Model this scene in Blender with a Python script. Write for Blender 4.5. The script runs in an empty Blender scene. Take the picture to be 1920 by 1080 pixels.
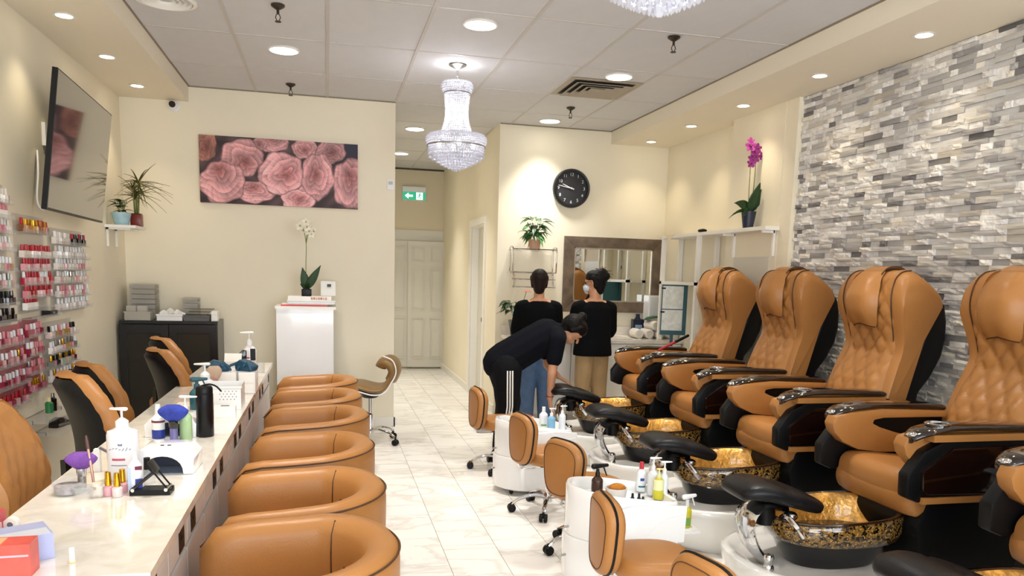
import bpy, bmesh, math, random
from mathutils import Vector, Matrix, Quaternion

random.seed(7)
PI = math.pi
scene = bpy.context.scene
C = scene.collection

# ------------------------------------------------------------------ camera
FPX, CYPX = 1440.0, 717.1          # focal length and principal row of the (cropped) phone photo, 1920x1080 frame
YAW, PITCH, ROLL = math.radians(13.636), math.radians(8.036), math.radians(1.630)
cam_d = bpy.data.cameras.new('camera')
cam_d.sensor_fit = 'HORIZONTAL'
cam_d.sensor_width = 36.0
cam_d.lens = FPX / 1920.0 * 36.0
cam_d.shift_y = (CYPX - 540.0) / 1920.0
cam_d.clip_start = 0.05
cam = bpy.data.objects.new('camera', cam_d)
C.objects.link(cam)
_r = Vector((math.cos(YAW), -math.sin(YAW), 0))
_f = Vector((math.sin(YAW) * math.cos(PITCH), math.cos(YAW) * math.cos(PITCH), -math.sin(PITCH)))
_u = _r.cross(_f)
_r2 = math.cos(ROLL) * _r + math.sin(ROLL) * _u
_u2 = -math.sin(ROLL) * _r + math.cos(ROLL) * _u
M = Matrix((( _r2.x, _u2.x, -_f.x, 0), (_r2.y, _u2.y, -_f.y, 0), (_r2.z, _u2.z, -_f.z, 1.5), (0, 0, 0, 1)))
cam.matrix_world = M
scene.camera = cam

# ------------------------------------------------------------------ world, daylight, exposure
world = bpy.data.worlds.new('world')
scene.world = world
world.use_nodes = True
bg = world.node_tree.nodes['Background']
bg.inputs[0].default_value = (0.85, 0.92, 1.0, 1)
bg.inputs[1].default_value = 1.0
scene.view_settings.view_transform = 'Standard'
scene.view_settings.look = 'None'
scene.view_settings.gamma = 1.0
scene.view_settings.use_curve_mapping = False
scene.view_settings.exposure = 0.4

def area_light(name, loc, rot, sx, sy, power, col):
    d = bpy.data.lights.new(name, 'AREA')
    d.shape = 'RECTANGLE'; d.size = sx; d.size_y = sy; d.energy = power; d.color = col
    o = bpy.data.objects.new(name, d); C.objects.link(o)
    o.location = loc; o.rotation_euler = rot
    return o
# daylight entering through the two shop-front windows behind the camera
DAY = 80.0
area_light('daylight_window', (-0.35, -1.62, 1.55), (math.radians(90), 0, 0), 2.3, 2.3, DAY, (0.90, 0.95, 1.0))
area_light('daylight_window', (2.25, -1.62, 1.55), (math.radians(90), 0, 0), 2.3, 2.3, DAY, (0.90, 0.95, 1.0))
POT_W, PANEL_W, CHAND_W = 11.0, 8.0, 7.5

# ------------------------------------------------------------------ helpers: colour and materials
def lin(c):
    def f(u):
        u /= 255.0
        return u / 12.92 if u <= 0.04045 else ((u + 0.055) / 1.055) ** 2.4
    if isinstance(c, str):
        c = tuple(int(c[i:i + 2], 16) for i in (0, 2, 4))
    return (f(c[0]), f(c[1]), f(c[2]), 1.0)

MATS = {}
def mat(name, col, rough=0.5, metal=0.0, bump=0.0, bscale=60.0, var=0.0, vscale=8.0, coat=0.0, emit=None, estr=0.0,
        trans=0.0, alpha=1.0, spec=0.5, sheen=0.0, objcol=False, ior=1.45):
    if name in MATS:
        return MATS[name]
    m = bpy.data.materials.new(name); m.use_nodes = True
    nt = m.node_tree; N = nt.nodes; L = nt.links
    b = N['Principled BSDF']
    c = lin(col)
    b.inputs['Base Color'].default_value = c
    b.inputs['Roughness'].default_value = rough
    b.inputs['Metallic'].default_value = metal
    b.inputs['Specular IOR Level'].default_value = spec
    b.inputs['IOR'].default_value = ior
    b.inputs['Coat Weight'].default_value = coat
    b.inputs['Coat Roughness'].default_value = 0.06
    b.inputs['Transmission Weight'].default_value = trans
    b.inputs['Alpha'].default_value = alpha
    b.inputs['Sheen Weight'].default_value = sheen
    if emit is not None:
        b.inputs['Emission Color'].default_value = lin(emit)
        b.inputs['Emission Strength'].default_value = estr
    tc = None
    if bump or var:
        tc = N.new('ShaderNodeTexCoord')
    src = None
    if objcol:
        oi = N.new('ShaderNodeObjectInfo'); src = oi.outputs['Color']
        L.new(src, b.inputs['Base Color'])
    if var:
        n = N.new('ShaderNodeTexNoise'); n.inputs['Scale'].default_value = vscale; n.inputs['Detail'].default_value = 4
        L.new(tc.outputs['Object'], n.inputs['Vector'])
        mr = N.new('ShaderNodeMapRange')
        mr.inputs['From Min'].default_value = 0.3; mr.inputs['From Max'].default_value = 0.7
        mr.inputs['To Min'].default_value = 1 - var; mr.inputs['To Max'].default_value = 1 + var
        L.new(n.outputs['Fac'], mr.inputs['Value'])
        mx = N.new('ShaderNodeVectorMath'); mx.operation = 'SCALE'
        if src: L.new(src, mx.inputs[0])
        else: mx.inputs[0].default_value = c[:3]
        L.new(mr.outputs['Result'], mx.inputs['Scale'])
        L.new(mx.outputs['Vector'], b.inputs['Base Color'])
    if bump:
        n2 = N.new('ShaderNodeTexNoise'); n2.inputs['Scale'].default_value = bscale; n2.inputs['Detail'].default_value = 5
        L.new(tc.outputs['Object'], n2.inputs['Vector'])
        bp = N.new('ShaderNodeBump'); bp.inputs['Strength'].default_value = bump; bp.inputs['Distance'].default_value = 0.01
        L.new(n2.outputs['Fac'], bp.inputs['Height']); L.new(bp.outputs['Normal'], b.inputs['Normal'])
    MATS[name] = m
    return m

def clear_mat(name, col, fac=0.25, rough=0.05):
    """thin clear plastic or glass: mostly transparent, with a glossy skin"""
    if name in MATS: return MATS[name]
    m = bpy.data.materials.new(name); m.use_nodes = True
    nt = m.node_tree; N = nt.nodes; L = nt.links
    out = N['Material Output']; b = N['Principled BSDF']
    b.inputs['Base Color'].default_value = lin(col); b.inputs['Roughness'].default_value = rough
    t = N.new('ShaderNodeBsdfTransparent'); t.inputs['Color'].default_value = lin(col)
    mx = N.new('ShaderNodeMixShader'); mx.inputs['Fac'].default_value = fac
    L.new(t.outputs[0], mx.inputs[1]); L.new(b.outputs[0], mx.inputs[2]); L.new(mx.outputs[0], out.inputs['Surface'])
    MATS[name] = m
    return m

# ------------------------------------------------------------------ helpers: geometry
class MB:
    def __init__(self):
        self.bm = bmesh.new(); self.mi = 0; self.n = 0
    def _mark(self, faces):
        for f in faces:
            if f.is_valid: f.material_index = self.mi
    def poly(self, pts_list, faces):
        vs = [self.bm.verts.new(p) for p in pts_list]
        out = []
        for f in faces:
            try: out.append(self.bm.faces.new([vs[i] for i in f]))
            except ValueError: pass
        self._mark(out)
        return vs, out
    def _bevel(self, faces, b, seg=2):
        if b <= 0: return
        es = set()
        for f in faces:
            for e in f.edges: es.add(e)
        es = [e for e in es if len(e.link_faces) == 2 and e.calc_face_angle(0) > 0.45]
        r = bmesh.ops.bevel(self.bm, geom=es, offset=b, segments=seg, profile=0.6, affect='EDGES', clamp_overlap=True)
        self._mark(r['faces'])
    def box(self, x0, x1, y0, y1, z0, z1, b=0.0, seg=2):
        p = [(x0,y0,z0),(x1,y0,z0),(x1,y1,z0),(x0,y1,z0),(x0,y0,z1),(x1,y0,z1),(x1,y1,z1),(x0,y1,z1)]
        f = [(0,3,2,1),(4,5,6,7),(0,1,5,4),(1,2,6,5),(2,3,7,6),(3,0,4,7)]
        _, fs = self.poly(p, f); self._bevel(fs, b, seg); return self
    def prism(self, pts, axis, a, c, b=0.0, seg=2):
        """2D outline extruded along axis from a to c. axis 'x': pts=(y,z); 'y': pts=(x,z); 'z': pts=(x,y)"""
        def mk(p, t):
            return {'x': (t, p[0], p[1]), 'y': (p[0], t, p[1]), 'z': (p[0], p[1], t)}[axis]
        n = len(pts)
        P = [mk(p, a) for p in pts] + [mk(p, c) for p in pts]
        F = [tuple(range(n))[::-1], tuple(range(n, 2 * n))] + [(i, (i + 1) % n, n + (i + 1) % n, n + i) for i in range(n)]
        _, fs = self.poly(P, F)
        bmesh.ops.recalc_face_normals(self.bm, faces=fs)
        self._bevel(fs, b, seg); return self
    def lathe(self, prof, c=(0, 0, 0), n=20, axis='z', sx=1.0, sy=1.0):
        """profile of (radius, height) turned about an axis through c"""
        rings = []
        for r, h in prof:
            ring = []
            for i in range(n):
                a = 2 * PI * i / n
                x, y = r * math.cos(a) * sx, r * math.sin(a) * sy
                p = {'z': (x, y, h), 'x': (h, x, y), 'y': (x, h, y)}[axis]
                ring.append((p[0] + c[0], p[1] + c[1], p[2] + c[2]))
            rings.append(ring)
        self.loft(rings, cap=False)
        for ring, (r, h), fl in ((rings[0], prof[0], True), (rings[-1], prof[-1], False)):
            if r <= 0.003:
                self.poly(ring, [tuple(range(n))[::-1] if fl else tuple(range(n))])
        return self
    def loft(self, rings, cap=True, closed=True):
        n = len(rings[0]); P = [p for r in rings for p in r]; F = []
        for k in range(len(rings) - 1):
            for i in range(n if closed else n - 1):
                j = (i + 1) % n
                F.append((k * n + i, k * n + j, (k + 1) * n + j, (k + 1) * n + i))
        if cap:
            F.append(tuple(range(n))[::-1]); F.append(tuple(range((len(rings) - 1) * n, len(rings) * n)))
        _, fs = self.poly(P, F)
        bmesh.ops.recalc_face_normals(self.bm, faces=[f for f in fs if f.is_valid])
        return self
    def tube(self, pts, r, n=8, closed=False, flat=1.0):
        pts = [Vector(p) for p in pts]; m = len(pts)
        rs = r if isinstance(r, (list, tuple)) else [r] * m
        rings = []; prev = None
        for i in range(m):
            a = pts[(i - 1) % m] if (closed or i > 0) else pts[i]
            b = pts[(i + 1) % m] if (closed or i < m - 1) else pts[i]
            t = (b - a).normalized()
            if prev is None:
                ref = Vector((0, 0, 1)) if abs(t.z) < 0.9 else Vector((1, 0, 0))
                u = t.cross(ref).normalized()
            else:
                u = (prev - t * prev.dot(t)).normalized()
            prev = u; w = t.cross(u)
            rings.append([tuple(pts[i] + rs[i] * (math.cos(2 * PI * k / n) * u + flat * math.sin(2 * PI * k / n) * w)) for k in range(n)])
        if closed:
            rings.append(rings[0]); return self.loft(rings, cap=False)
        return self.loft(rings)
    def ell(self, c, r, nu=14, nv=9):
        prof = [(math.sin(PI * i / nv), -math.cos(PI * i / nv)) for i in range(nv + 1)]
        rings = []
        for s, h in prof:
            s = max(s, 1e-3)
            rings.append([(c[0] + r[0] * s * math.cos(2 * PI * k / nu), c[1] + r[1] * s * math.sin(2 * PI * k / nu), c[2] + r[2] * h) for k in range(nu)])
        return self.loft(rings)
    def limb(self, p0, p1, r0, r1, flat=1.0, ref=(0, 1, 0), n=12):
        """tapered capsule; cross-section squeezed by flat along ref"""
        p0, p1 = Vector(p0), Vector(p1); t = (p1 - p0).normalized(); ref = Vector(ref)
        w = ref - t * ref.dot(t)
        if w.length < 1e-3: w = Vector((1, 0, 0)) - t * t.x
        w.normalize(); u = t.cross(w)
        rings = []
        def ring(c, r):
            return [tuple(c + r * (math.cos(2 * PI * k / n) * u + flat * math.sin(2 * PI * k / n) * w)) for k in range(n)]
        for a in (-80, -50, -20): rings.append(ring(p0 + t * r0 * math.sin(math.radians(a)), r0 * math.cos(math.radians(a))))
        rings.append(ring(p0, r0)); rings.append(ring(p1, r1))
        for a in (20, 50, 80): rings.append(ring(p1 + t * r1 * math.sin(math.radians(a)), r1 * math.cos(math.radians(a))))
        return self.loft(rings)
    def grid(self, fn, nu, nv, flip=False):
        P = [fn(i / nu, j / nv) for j in range(nv + 1) for i in range(nu + 1)]
        F = []
        for j in range(nv):
            for i in range(nu):
                a = j * (nu + 1) + i
                q = (a, a + 1, a + nu + 2, a + nu + 1)
                F.append(q[::-1] if flip else q)
        self.poly(P, F); return self
    def xf(self, mtx):
        bmesh.ops.transform(self.bm, matrix=mtx, verts=self.bm.verts); return self

def obj(name, mb, mats, parent=None, smooth=True, ang=38, loc=None, rot=None):
    me = bpy.data.meshes.new(name)
    if isinstance(mb, MB):
        mb.bm.normal_update(); mb.bm.to_mesh(me); mb.bm.free()
    else:
        me.from_pydata(*mb)
    for m in (mats if isinstance(mats, (list, tuple)) else [mats]): me.materials.append(m)
    if smooth:
        me.shade_smooth(); me.set_sharp_from_angle(angle=math.radians(ang))
    o = bpy.data.objects.new(name, me); C.objects.link(o)
    if parent: o.parent = parent
    if loc: o.location = loc
    if rot: o.rotation_euler = rot
    return o

def tag(o, label=None, cat=None, group=None, kind=None):
    if label: o['label'] = label
    if cat: o['category'] = cat
    if group: o['group'] = group
    if kind: o['kind'] = kind
    return o

def thing(name, label, cat, loc=(0, 0, 0), rotz=0.0, group=None):
    o = bpy.data.objects.new(name, None); C.objects.link(o)
    o.empty_display_size = 0.1
    o.location = loc; o.rotation_euler = (0, 0, rotz)
    return tag(o, label, cat, group)

def struct(name, mb, mats, parent=None, **k):
    o = obj(name, mb, mats, parent, **k)
    if parent is None: o['kind'] = 'structure'
    return o

def dup(root, loc=None, rotz=None, label=None, parent=None):
    r = root.copy(); C.objects.link(r)
    if parent: r.parent = parent
    for ch in [c for c in root.children]: dup(ch, parent=r)
    if loc is not None: r.location = loc
    if rotz is not None: r.rotation_euler = (0, 0, rotz)
    if label: r['label'] = label
    return r

def B(x0, x1, y0, y1, z0, z1, b=0.0, seg=2):
    return MB().box(x0, x1, y0, y1, z0, z1, b, seg)

# ------------------------------------------------------------------ materials
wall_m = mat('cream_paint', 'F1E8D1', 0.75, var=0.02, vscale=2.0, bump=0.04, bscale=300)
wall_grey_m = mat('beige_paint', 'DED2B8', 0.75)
white_paint = mat('white_paint', 'F4F1EA', 0.45)
door_white = mat('door_white', 'DCD9CE', 0.5)
gloss_white = mat('gloss_white', 'F3F3F4', 0.12, coat=0.6)
chrome = mat('chrome', 'D8D8DA', 0.08, 1.0)
steel = mat('brushed_steel', 'A9A8A6', 0.3, 1.0)
black_plastic = mat('black_plastic', '0A0A0B', 0.4, spec=0.3)
black_gloss = mat('black_gloss', '0C0C10', 0.12, coat=0.5)
black_leather = mat('black_leather', '0E0E11', 0.36, spec=0.35, bump=0.12, bscale=180)
tan = mat('tan_leather', 'A9733D', 0.40, bump=0.10, bscale=160, var=0.06, vscale=4)
tan_dark = mat('tan_piping', '4A2C12', 0.5)
wood_gloss = mat('dark_wood_gloss', '180A06', 0.10, coat=0.8, var=0.2, vscale=14)
clear = clear_mat('clear_acrylic', 'F8F8F8', 0.16)
glass = clear_mat('window_glass', 'E8EFEC', 0.12, 0.02)
white_plastic = mat('white_plastic', 'EFEFEF', 0.3)
dark_fabric = mat('black_fabric', '08080A', 0.9, spec=0.15, bump=0.1, bscale=200)
# ================================================================== the room shell
H, SOF = 3.03, 2.90
XL, XR = -1.715, 3.62

def marble_tile_mat():
    m = bpy.data.materials.new('marble_floor_tile'); m.use_nodes = True
    nt = m.node_tree; N = nt.nodes; L = nt.links; b = N['Principled BSDF']
    b.inputs['Roughness'].default_value = 0.22; b.inputs['Specular IOR Level'].default_value = 0.45
    g = N.new('ShaderNodeNewGeometry'); oi = N.new('ShaderNodeObjectInfo')
    mul = N.new('ShaderNodeVectorMath'); mul.operation = 'MULTIPLY_ADD'
    cmb = N.new('ShaderNodeCombineXYZ')
    m1 = N.new('ShaderNodeMath'); m1.operation = 'MULTIPLY'; m1.inputs[1].default_value = 37.0
    L.new(oi.outputs['Random'], m1.inputs[0]); L.new(m1.outputs[0], cmb.inputs[0]); L.new(m1.outputs[0], cmb.inputs[2])
    L.new(g.outputs['Position'], mul.inputs[0]); mul.inputs[1].default_value = (1.2, 3.2, 1.0); L.new(cmb.outputs[0], mul.inputs[2])
    mp = N.new('ShaderNodeMapping'); mp.inputs['Rotation'].default_value = (0, 0, 0.42); L.new(mul.outputs[0], mp.inputs['Vector'])
    n = N.new('ShaderNodeTexNoise'); n.inputs['Scale'].default_value = 1.1; n.inputs['Detail'].default_value = 7
    n.inputs['Roughness'].default_value = 0.55; n.inputs['Distortion'].default_value = 0.7
    L.new(mp.outputs[0], n.inputs['Vector'])
    r = N.new('ShaderNodeValToRGB')
    e = r.color_ramp.elements
    e[0].position = 0.0; e[0].color = lin('F3F0EB'); e[1].position = 1.0; e[1].color = lin('F3F0EB')
    for p, c in ((0.44, 'F1EEE8'), (0.495, 'DCD8D1'), (0.53, 'F0EDE7')):
        x = e.new(p); x.color = lin(c)
    L.new(n.outputs['Fac'], r.inputs['Fac']); L.new(r.outputs['Color'], b.inputs['Base Color'])
    return m
tile_m = marble_tile_mat()
grout_m = mat('floor_grout', 'A79F92', 0.8)

floor = struct('floor', B(-1.83, 3.75, -1.7, 12.05, -0.06, -0.004), grout_m, smooth=False)
TX, TY = 0.2955, 0.43
unit_tile = None
stuff_v, stuff_f = [], []
def add_box_data(V, F, x0, x1, y0, y1, z0, z1):
    n = len(V)
    V += [(x0,y0,z0),(x1,y0,z0),(x1,y1,z0),(x0,y1,z0),(x0,y0,z1),(x1,y0,z1),(x1,y1,z1),(x0,y1,z1)]
    F += [tuple(n + i for i in q) for q in ((0,3,2,1),(4,5,6,7),(0,1,5,4),(1,2,6,5),(2,3,7,6),(3,0,4,7))]
g = 0.0016
cols = range(int((-1.83 - 0.022) / TX) - 1, int(3.75 / TX) + 2)
for ci in cols:
    xa = 0.017 + ci * TX; xb = xa + TX
    xa_, xb_ = max(xa, -1.80), min(xb, 3.70)
    if xb_ - xa_ < 0.02: continue
    off = (0.0, 0.29, 0.145)[ci % 3]
    for ri in range(-5, 30):
        ya = 0.03 + off + ri * TY; yb = ya + TY
        ya_, yb_ = max(ya, -1.6), min(yb, 11.95)
        if yb_ - ya_ < 0.02: continue
        if -0.1 < (xa + xb) / 2 < 1.95 and ya > 2.6 and not ((xa + xb) / 2 < 0.55 and ya > 7.3):
            if unit_tile is None:
                unit_tile = obj('floor_tile', B(-0.5, 0.5, -0.5, 0.5, -0.006, 0.0), tile_m, floor, smooth=False); o = unit_tile
            else:
                o = unit_tile.copy(); C.objects.link(o)
            o.location = ((xa_ + xb_) / 2, (ya_ + yb_) / 2, 0); o.scale = (xb_ - xa_ - 2 * g, yb_ - ya_ - 2 * g, 1)
        else:
            add_box_data(stuff_v, stuff_f, xa_ + g, xb_ - g, ya_ + g, yb_ - g, -0.006, 0.0)
o = obj('floor_tiles_under_furniture', (stuff_v, [], stuff_f), tile_m, floor, smooth=False); o['kind'] = 'stuff'

# ---- ceiling: grid of mineral tiles between T-bars
ceil_m = mat('ceiling_tile', 'D4D3D4', 0.85, bump=0.25, bscale=220, var=0.02, vscale=5)
tbar_m = mat('ceiling_tbar', 'C6C1BC', 0.5)
ceil = struct('ceiling', B(-1.83, 3.75, -1.7, 12.05, 3.062, 3.16), wall_m, smooth=False)
cx = [-1.16, -0.60, 0.012, 0.622, 1.24, 1.855, 2.465, 2.955]
ry = [-1.6, -0.75, 0.15, 1.05, 1.96, 2.88, 3.80, 4.74, 5.68, 6.60, 7.41, 8.30, 9.34, 10.25, 11.15, 11.95]
utile = None
for i in range(len(cx) - 1):
    for j in range(len(ry) - 1):
        x0, x1, y0, y1 = cx[i], cx[i + 1], ry[j], ry[j + 1]
        if y0 > 7.4 and x1 < 0.7: continue
        if y0 > 7.4 and x0 > 1.3:
            if y0 > 7.9: continue
            y1 = 8.0
        if y0 > 7.9: x1 = min(x1, 1.74)
        if x1 - x0 < 0.05: continue
        if utile is None:
            utile = obj('ceiling_tile', B(-0.5, 0.5, -0.5, 0.5, 0.0, 0.016), ceil_m, ceil, smooth=False); o = utile
        else:
            o = utile.copy(); C.objects.link(o)
        o.location = ((x0 + x1) / 2, (y0 + y1) / 2, H + random.uniform(0.003, 0.006))
        o.scale = (x1 - x0 - 0.014, y1 - y0 - 0.014, 1)
for i, x in enumerate(cx[1:-1]):
    y1 = 11.95 if abs(x - 1.24) < 0.1 else (8.0 if x > 1.3 else 7.41)
    obj('ceiling_runner', B(x - 0.011, x + 0.011, -1.6, y1, H, H + 0.03), tbar_m, ceil, smooth=False)
for j, y in enumerate(ry[1:-1]):
    x0, x1 = (-1.16, 2.955) if y < 7.3 else ((0.622, 2.955) if y < 7.5 else (0.622, 1.74))
    obj('ceiling_crossbar', B(x0, x1, y - 0.008, y + 0.008, H + 0.001, H + 0.03), tbar_m, ceil, smooth=False)
angle_m = mat('shadow_angle_trim', '8C7F6C', 0.6)
sof_m = mat('soffit_paint', 'EEE5D1', 0.7)
struct('ceiling_soffit_left', B(-1.83, -1.16, -1.6, 7.41, SOF, 3.2), sof_m, smooth=False)
struct('ceiling_soffit_right', B(2.955, 3.75, -1.6, 8.0, SOF, 3.2), sof_m, smooth=False)
for k, (a, b_) in enumerate((((-1.162, -1.15), (-1.6, 7.41)), ((2.945, 2.957), (-1.6, 8.0)))):
    struct('trim_%d' % (k + 1), B(a[0], a[1], b_[0], b_[1], H - 0.004, H + 0.004), angle_m, smooth=False)
struct('trim_3', B(-1.16, 0.622, 7.398, 7.412, H - 0.005, H + 0.004), angle_m, smooth=False)
struct('trim_4', B(1.74, 2.955, 7.988, 8.002, H - 0.006, H + 0.004), angle_m, smooth=False)
struct('trim_5', B(0.622, 1.74, 11.935, 11.952, H - 0.02, H + 0.004), mat('dark_angle', '4A4438', 0.6), smooth=False)

# ---- walls
struct('wall_left', B(-1.83, XL, -1.6, 7.41, 0, 3.2), wall_m, smooth=False)
struct('wall_back_left', B(-1.83, 0.622, 7.41, 12.05, 0, 3.2), wall_m, smooth=False)
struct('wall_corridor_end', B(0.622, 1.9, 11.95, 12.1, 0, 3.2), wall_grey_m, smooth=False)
w = MB()
w.box(1.74, 3.75, 8.0, 8.66, 0, 3.2); w.box(1.74, 3.75, 9.50, 12.05, 0, 3.2); w.box(1.74, 3.75, 8.66, 9.50, 2.06, 3.2); w.box(1.88, 3.75, 8.66, 9.50, 0, 2.06)
struct('wall_back_right', w, wall_m, smooth=False)
w = MB(); w.box(XR, 3.75, 5.6, 8.0, 0, 3.2); w.box(3.51, 3.75, 5.60, 6.42, 0, SOF, 0.004); w.box(3.515, 3.75, 5.44, 5.598, 0, SOF, 0.004)
struct('wall_right_far', w, wall_m, smooth=False)
wf = MB()
WIN = ((-1.5, 0.8), (1.1, 3.4))
wf.box(-1.83, 3.75, -1.7, -1.6, 0, 0.4); wf.box(-1.83, 3.75, -1.7, -1.6, 2.7, 3.2)
for a, b_ in ((-1.83, -1.5), (0.8, 1.1), (3.4, 3.75)): wf.box(a, b_, -1.7, -1.6, 0.4, 2.7)
struct('wall_front', wf, wall_m, smooth=False)
for k, (a, b_) in enumerate(WIN):
    fr = MB()
    for x in (a, (a + b_) / 2, b_): fr.box(x - 0.03, x + 0.03, -1.6, -1.55, 0.4, 2.7)
    for z in (0.4, 1.9, 2.7): fr.box(a, b_, -1.6, -1.55, z - 0.03, z + 0.03)
    struct('window_%d' % (k + 1), fr, white_paint, smooth=False)
base_m = mat('baseboard_paint', 'EDEAE0', 0.5)
struct('baseboard_back_left', B(-1.70, 0.634, 7.396, 7.41, 0, 0.09, 0.003), base_m)
struct('baseboard_corridor_left', B(0.622, 0.636, 7.396, 11.95, 0, 0.09, 0.003), base_m)
struct('baseboard_left', B(XL, XL + 0.014, -1.6, 7.39, 0, 0.09, 0.003), base_m)
struct('baseboard_corridor_right', MB().box(1.726, 1.74, 9.58, 11.95, 0, 0.09, 0.003).box(1.726, 1.74, 7.99, 8.585, 0, 0.09, 0.003), base_m)

# ---- side doorway in the corridor's right wall
fr = MB()
fr.box(1.722, 1.742, 8.585, 8.66, 0, 2.06, 0.004); fr.box(1.722, 1.742, 9.50, 9.575, 0, 2.06, 0.004); fr.box(1.722, 1.742, 8.585, 9.575, 2.06, 2.135, 0.004)
fr.box(1.742, 1.87, 8.66, 8.675, 0, 2.06); fr.box(1.742, 1.87, 9.485, 9.50, 0, 2.06); fr.box(1.742, 1.87, 8.675, 9.485, 2.045, 2.06)
d1 = struct('door_1', fr, white_paint)
obj('door_slab', B(1.83, 1.868, 8.70, 9.485, 0.01, 2.045, 0.003), door_white, d1)
tag(obj('strike_plate', B(1.80, 1.842, 9.05, 9.10, 0.92, 0.97, 0.004), black_plastic, d1), 'small black latch')

# ---- double closet doors at the corridor end, six raised panels each
fr = MB()
fr.box(0.64, 1.92, 11.93, 11.955, 2.03, 2.12, 0.004); fr.box(1.83, 1.92, 11.93, 11.955, 0, 2.03, 0.004)
fr.box(0.64, 1.83, 11.935, 11.953, 1.96, 2.03, 0.003)
d2 = struct('door_2', fr, door_white)
def door_leaf(x0, x1, y):
    s = obj('door_slab', B(x0, x1, y, y + 0.03, 0.025, 1.955, 0.003), door_white, d2)
    wdt = (x1 - x0); pw = wdt * 0.29
    for fx in (0.12, 0.59):
        for z0, z1 in ((0.17, 0.78), (0.92, 1.53), (1.66, 1.86)):
            a = x0 + wdt * fx
            m_ = MB()
            m_.box(a + 0.025, a + pw - 0.025, y - 0.008, y + 0.004, z0 + 0.025, z1 - 0.025, 0.006)
            for (p, q, r, t) in ((a - 0.012, a, z0 - 0.012, z1 + 0.012), (a + pw, a + pw + 0.012, z0 - 0.012, z1 + 0.012)): m_.box(p, q, y - 0.012, y + 0.004, r, t, 0.004)
            for (r, t) in ((z0 - 0.012, z0), (z1, z1 + 0.012)): m_.box(a, a + pw, y - 0.012, y + 0.004, r, t, 0.004)
            obj('door_panel', m_, door_white, s)
door_leaf(1.20, 1.80, 11.885); door_leaf(0.645, 1.215, 11.918)

# ---- split-face stone wall on the right
stone_m = mat('split_stone', 'FFFFFF', 0.85, bump=0.7, bscale=38, var=0.12, vscale=26, objcol=True)
wr = struct('wall_right', B(3.566, 3.75, -1.6, 5.44, 0, SOF), mat('stone_backing', '4A4744', 0.9), smooth=False)
tones = [('F4F2EF', 11), ('EAE7E3', 11), ('DDDAD7', 9), ('CFCCCA', 8), ('EFE9DE', 4), ('B5B2B2', 4.6), ('979494', 2.8), ('7A7778', 1.4), ('D8D0C4', 2)]
tw = [t[1] for t in tones]
stones = []
rs = random.Random(11)
z = 0.0
while z < SOF - 0.012:
    hh = rs.choice((0.029, 0.032, 0.035, 0.027)); hh = min(hh, SOF - 0.004 - z)
    y = 1.0 - rs.random() * 0.2
    tone_run = None
    while y < 5.43:
        ln = rs.choice((0.055, 0.075, 0.095, 0.12, 0.145, 0.175))
        y1 = min(y + ln, 5.438)
        if y1 - y > 0.01:
            stones.append((y, y1, z, z + hh, rs.choice((0.004, 0.010, 0.015, 0.020, 0.026)), rs.choices(range(len(tones)), tw)[0]))
        y = y1 + 0.0015
    z += hh + 0.0012
def seen_size(s):
    yc, zc = (s[0] + s[1]) / 2, (s[2] + s[3]) / 2
    if zc < 1.45 or yc < 3.32 - 0.15 * (zc - 1.5) + 0.05: return -1
    return (s[1] - s[0]) * (s[3] - s[2]) / (yc * yc + 12.5)
order = sorted(range(len(stones)), key=lambda i: -seen_size(stones[i]))
single = set(order[:300])
def stone_mesh(k):
    r = random.Random(k)
    V, F = [], []
    ny, nz = 3, 2
    for j in range(nz + 1):
        for i in range(ny + 1):
            edge = i in (0, ny) or j in (0, nz)
            V.append((-1.0 + (0.25 if edge else 0) + r.uniform(-0.12, 0.22) * (1.0), -0.5 + i / ny, -0.5 + j / nz))
    for j in range(nz):
        for i in range(ny):
            a = j * (ny + 1) + i
            F.append((a, a + ny + 1, a + ny + 2, a + 1))
    n = len(V)
    ring = [0, 1, 2, 3, 7, 11, 10, 9, 8, 4]
    for q in ring: V.append((0.6, V[q][1], V[q][2]))
    for i in range(10): F.append((ring[i], ring[(i + 1) % 10], n + (i + 1) % 10, n + i))
    return V, F
smeshes = []
for k in range(7):
    V, F = stone_mesh(k); me = bpy.data.meshes.new('stone'); me.from_pydata(V, [], F); me.materials.append(stone_m); smeshes.append(me)
SV, SF, SM = [], [], []
for i, (y0, y1, z0, z1, d, t) in enumerate(stones):
    if i in single:
        o = bpy.data.objects.new('stone', smeshes[i % 7]); C.objects.link(o); o.parent = wr
        o.location = (3.566, (y0 + y1) / 2, (z0 + z1) / 2); o.scale = (d, y1 - y0, z1 - z0); o.color = lin(tones[t][0])
    else:
        V, F = stone_mesh(i % 7); n = len(SV)
        SV += [(3.566 + v[0] * d, (y0 + y1) / 2 + v[1] * (y1 - y0), (z0 + z1) / 2 + v[2] * (z1 - z0)) for v in V]
        SF += [tuple(n + q for q in f) for f in F]; SM += [t] * len(F)
smats = [mat('stone_tone_%d' % k, tones[k][0], 0.85, bump=0.7, bscale=38, var=0.12, vscale=26) for k in range(len(tones))]
o = obj('stone_courses', (SV, [], SF), smats, wr, smooth=False); o['kind'] = 'stuff'
o.data.polygons.foreach_set('material_index', SM)
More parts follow.
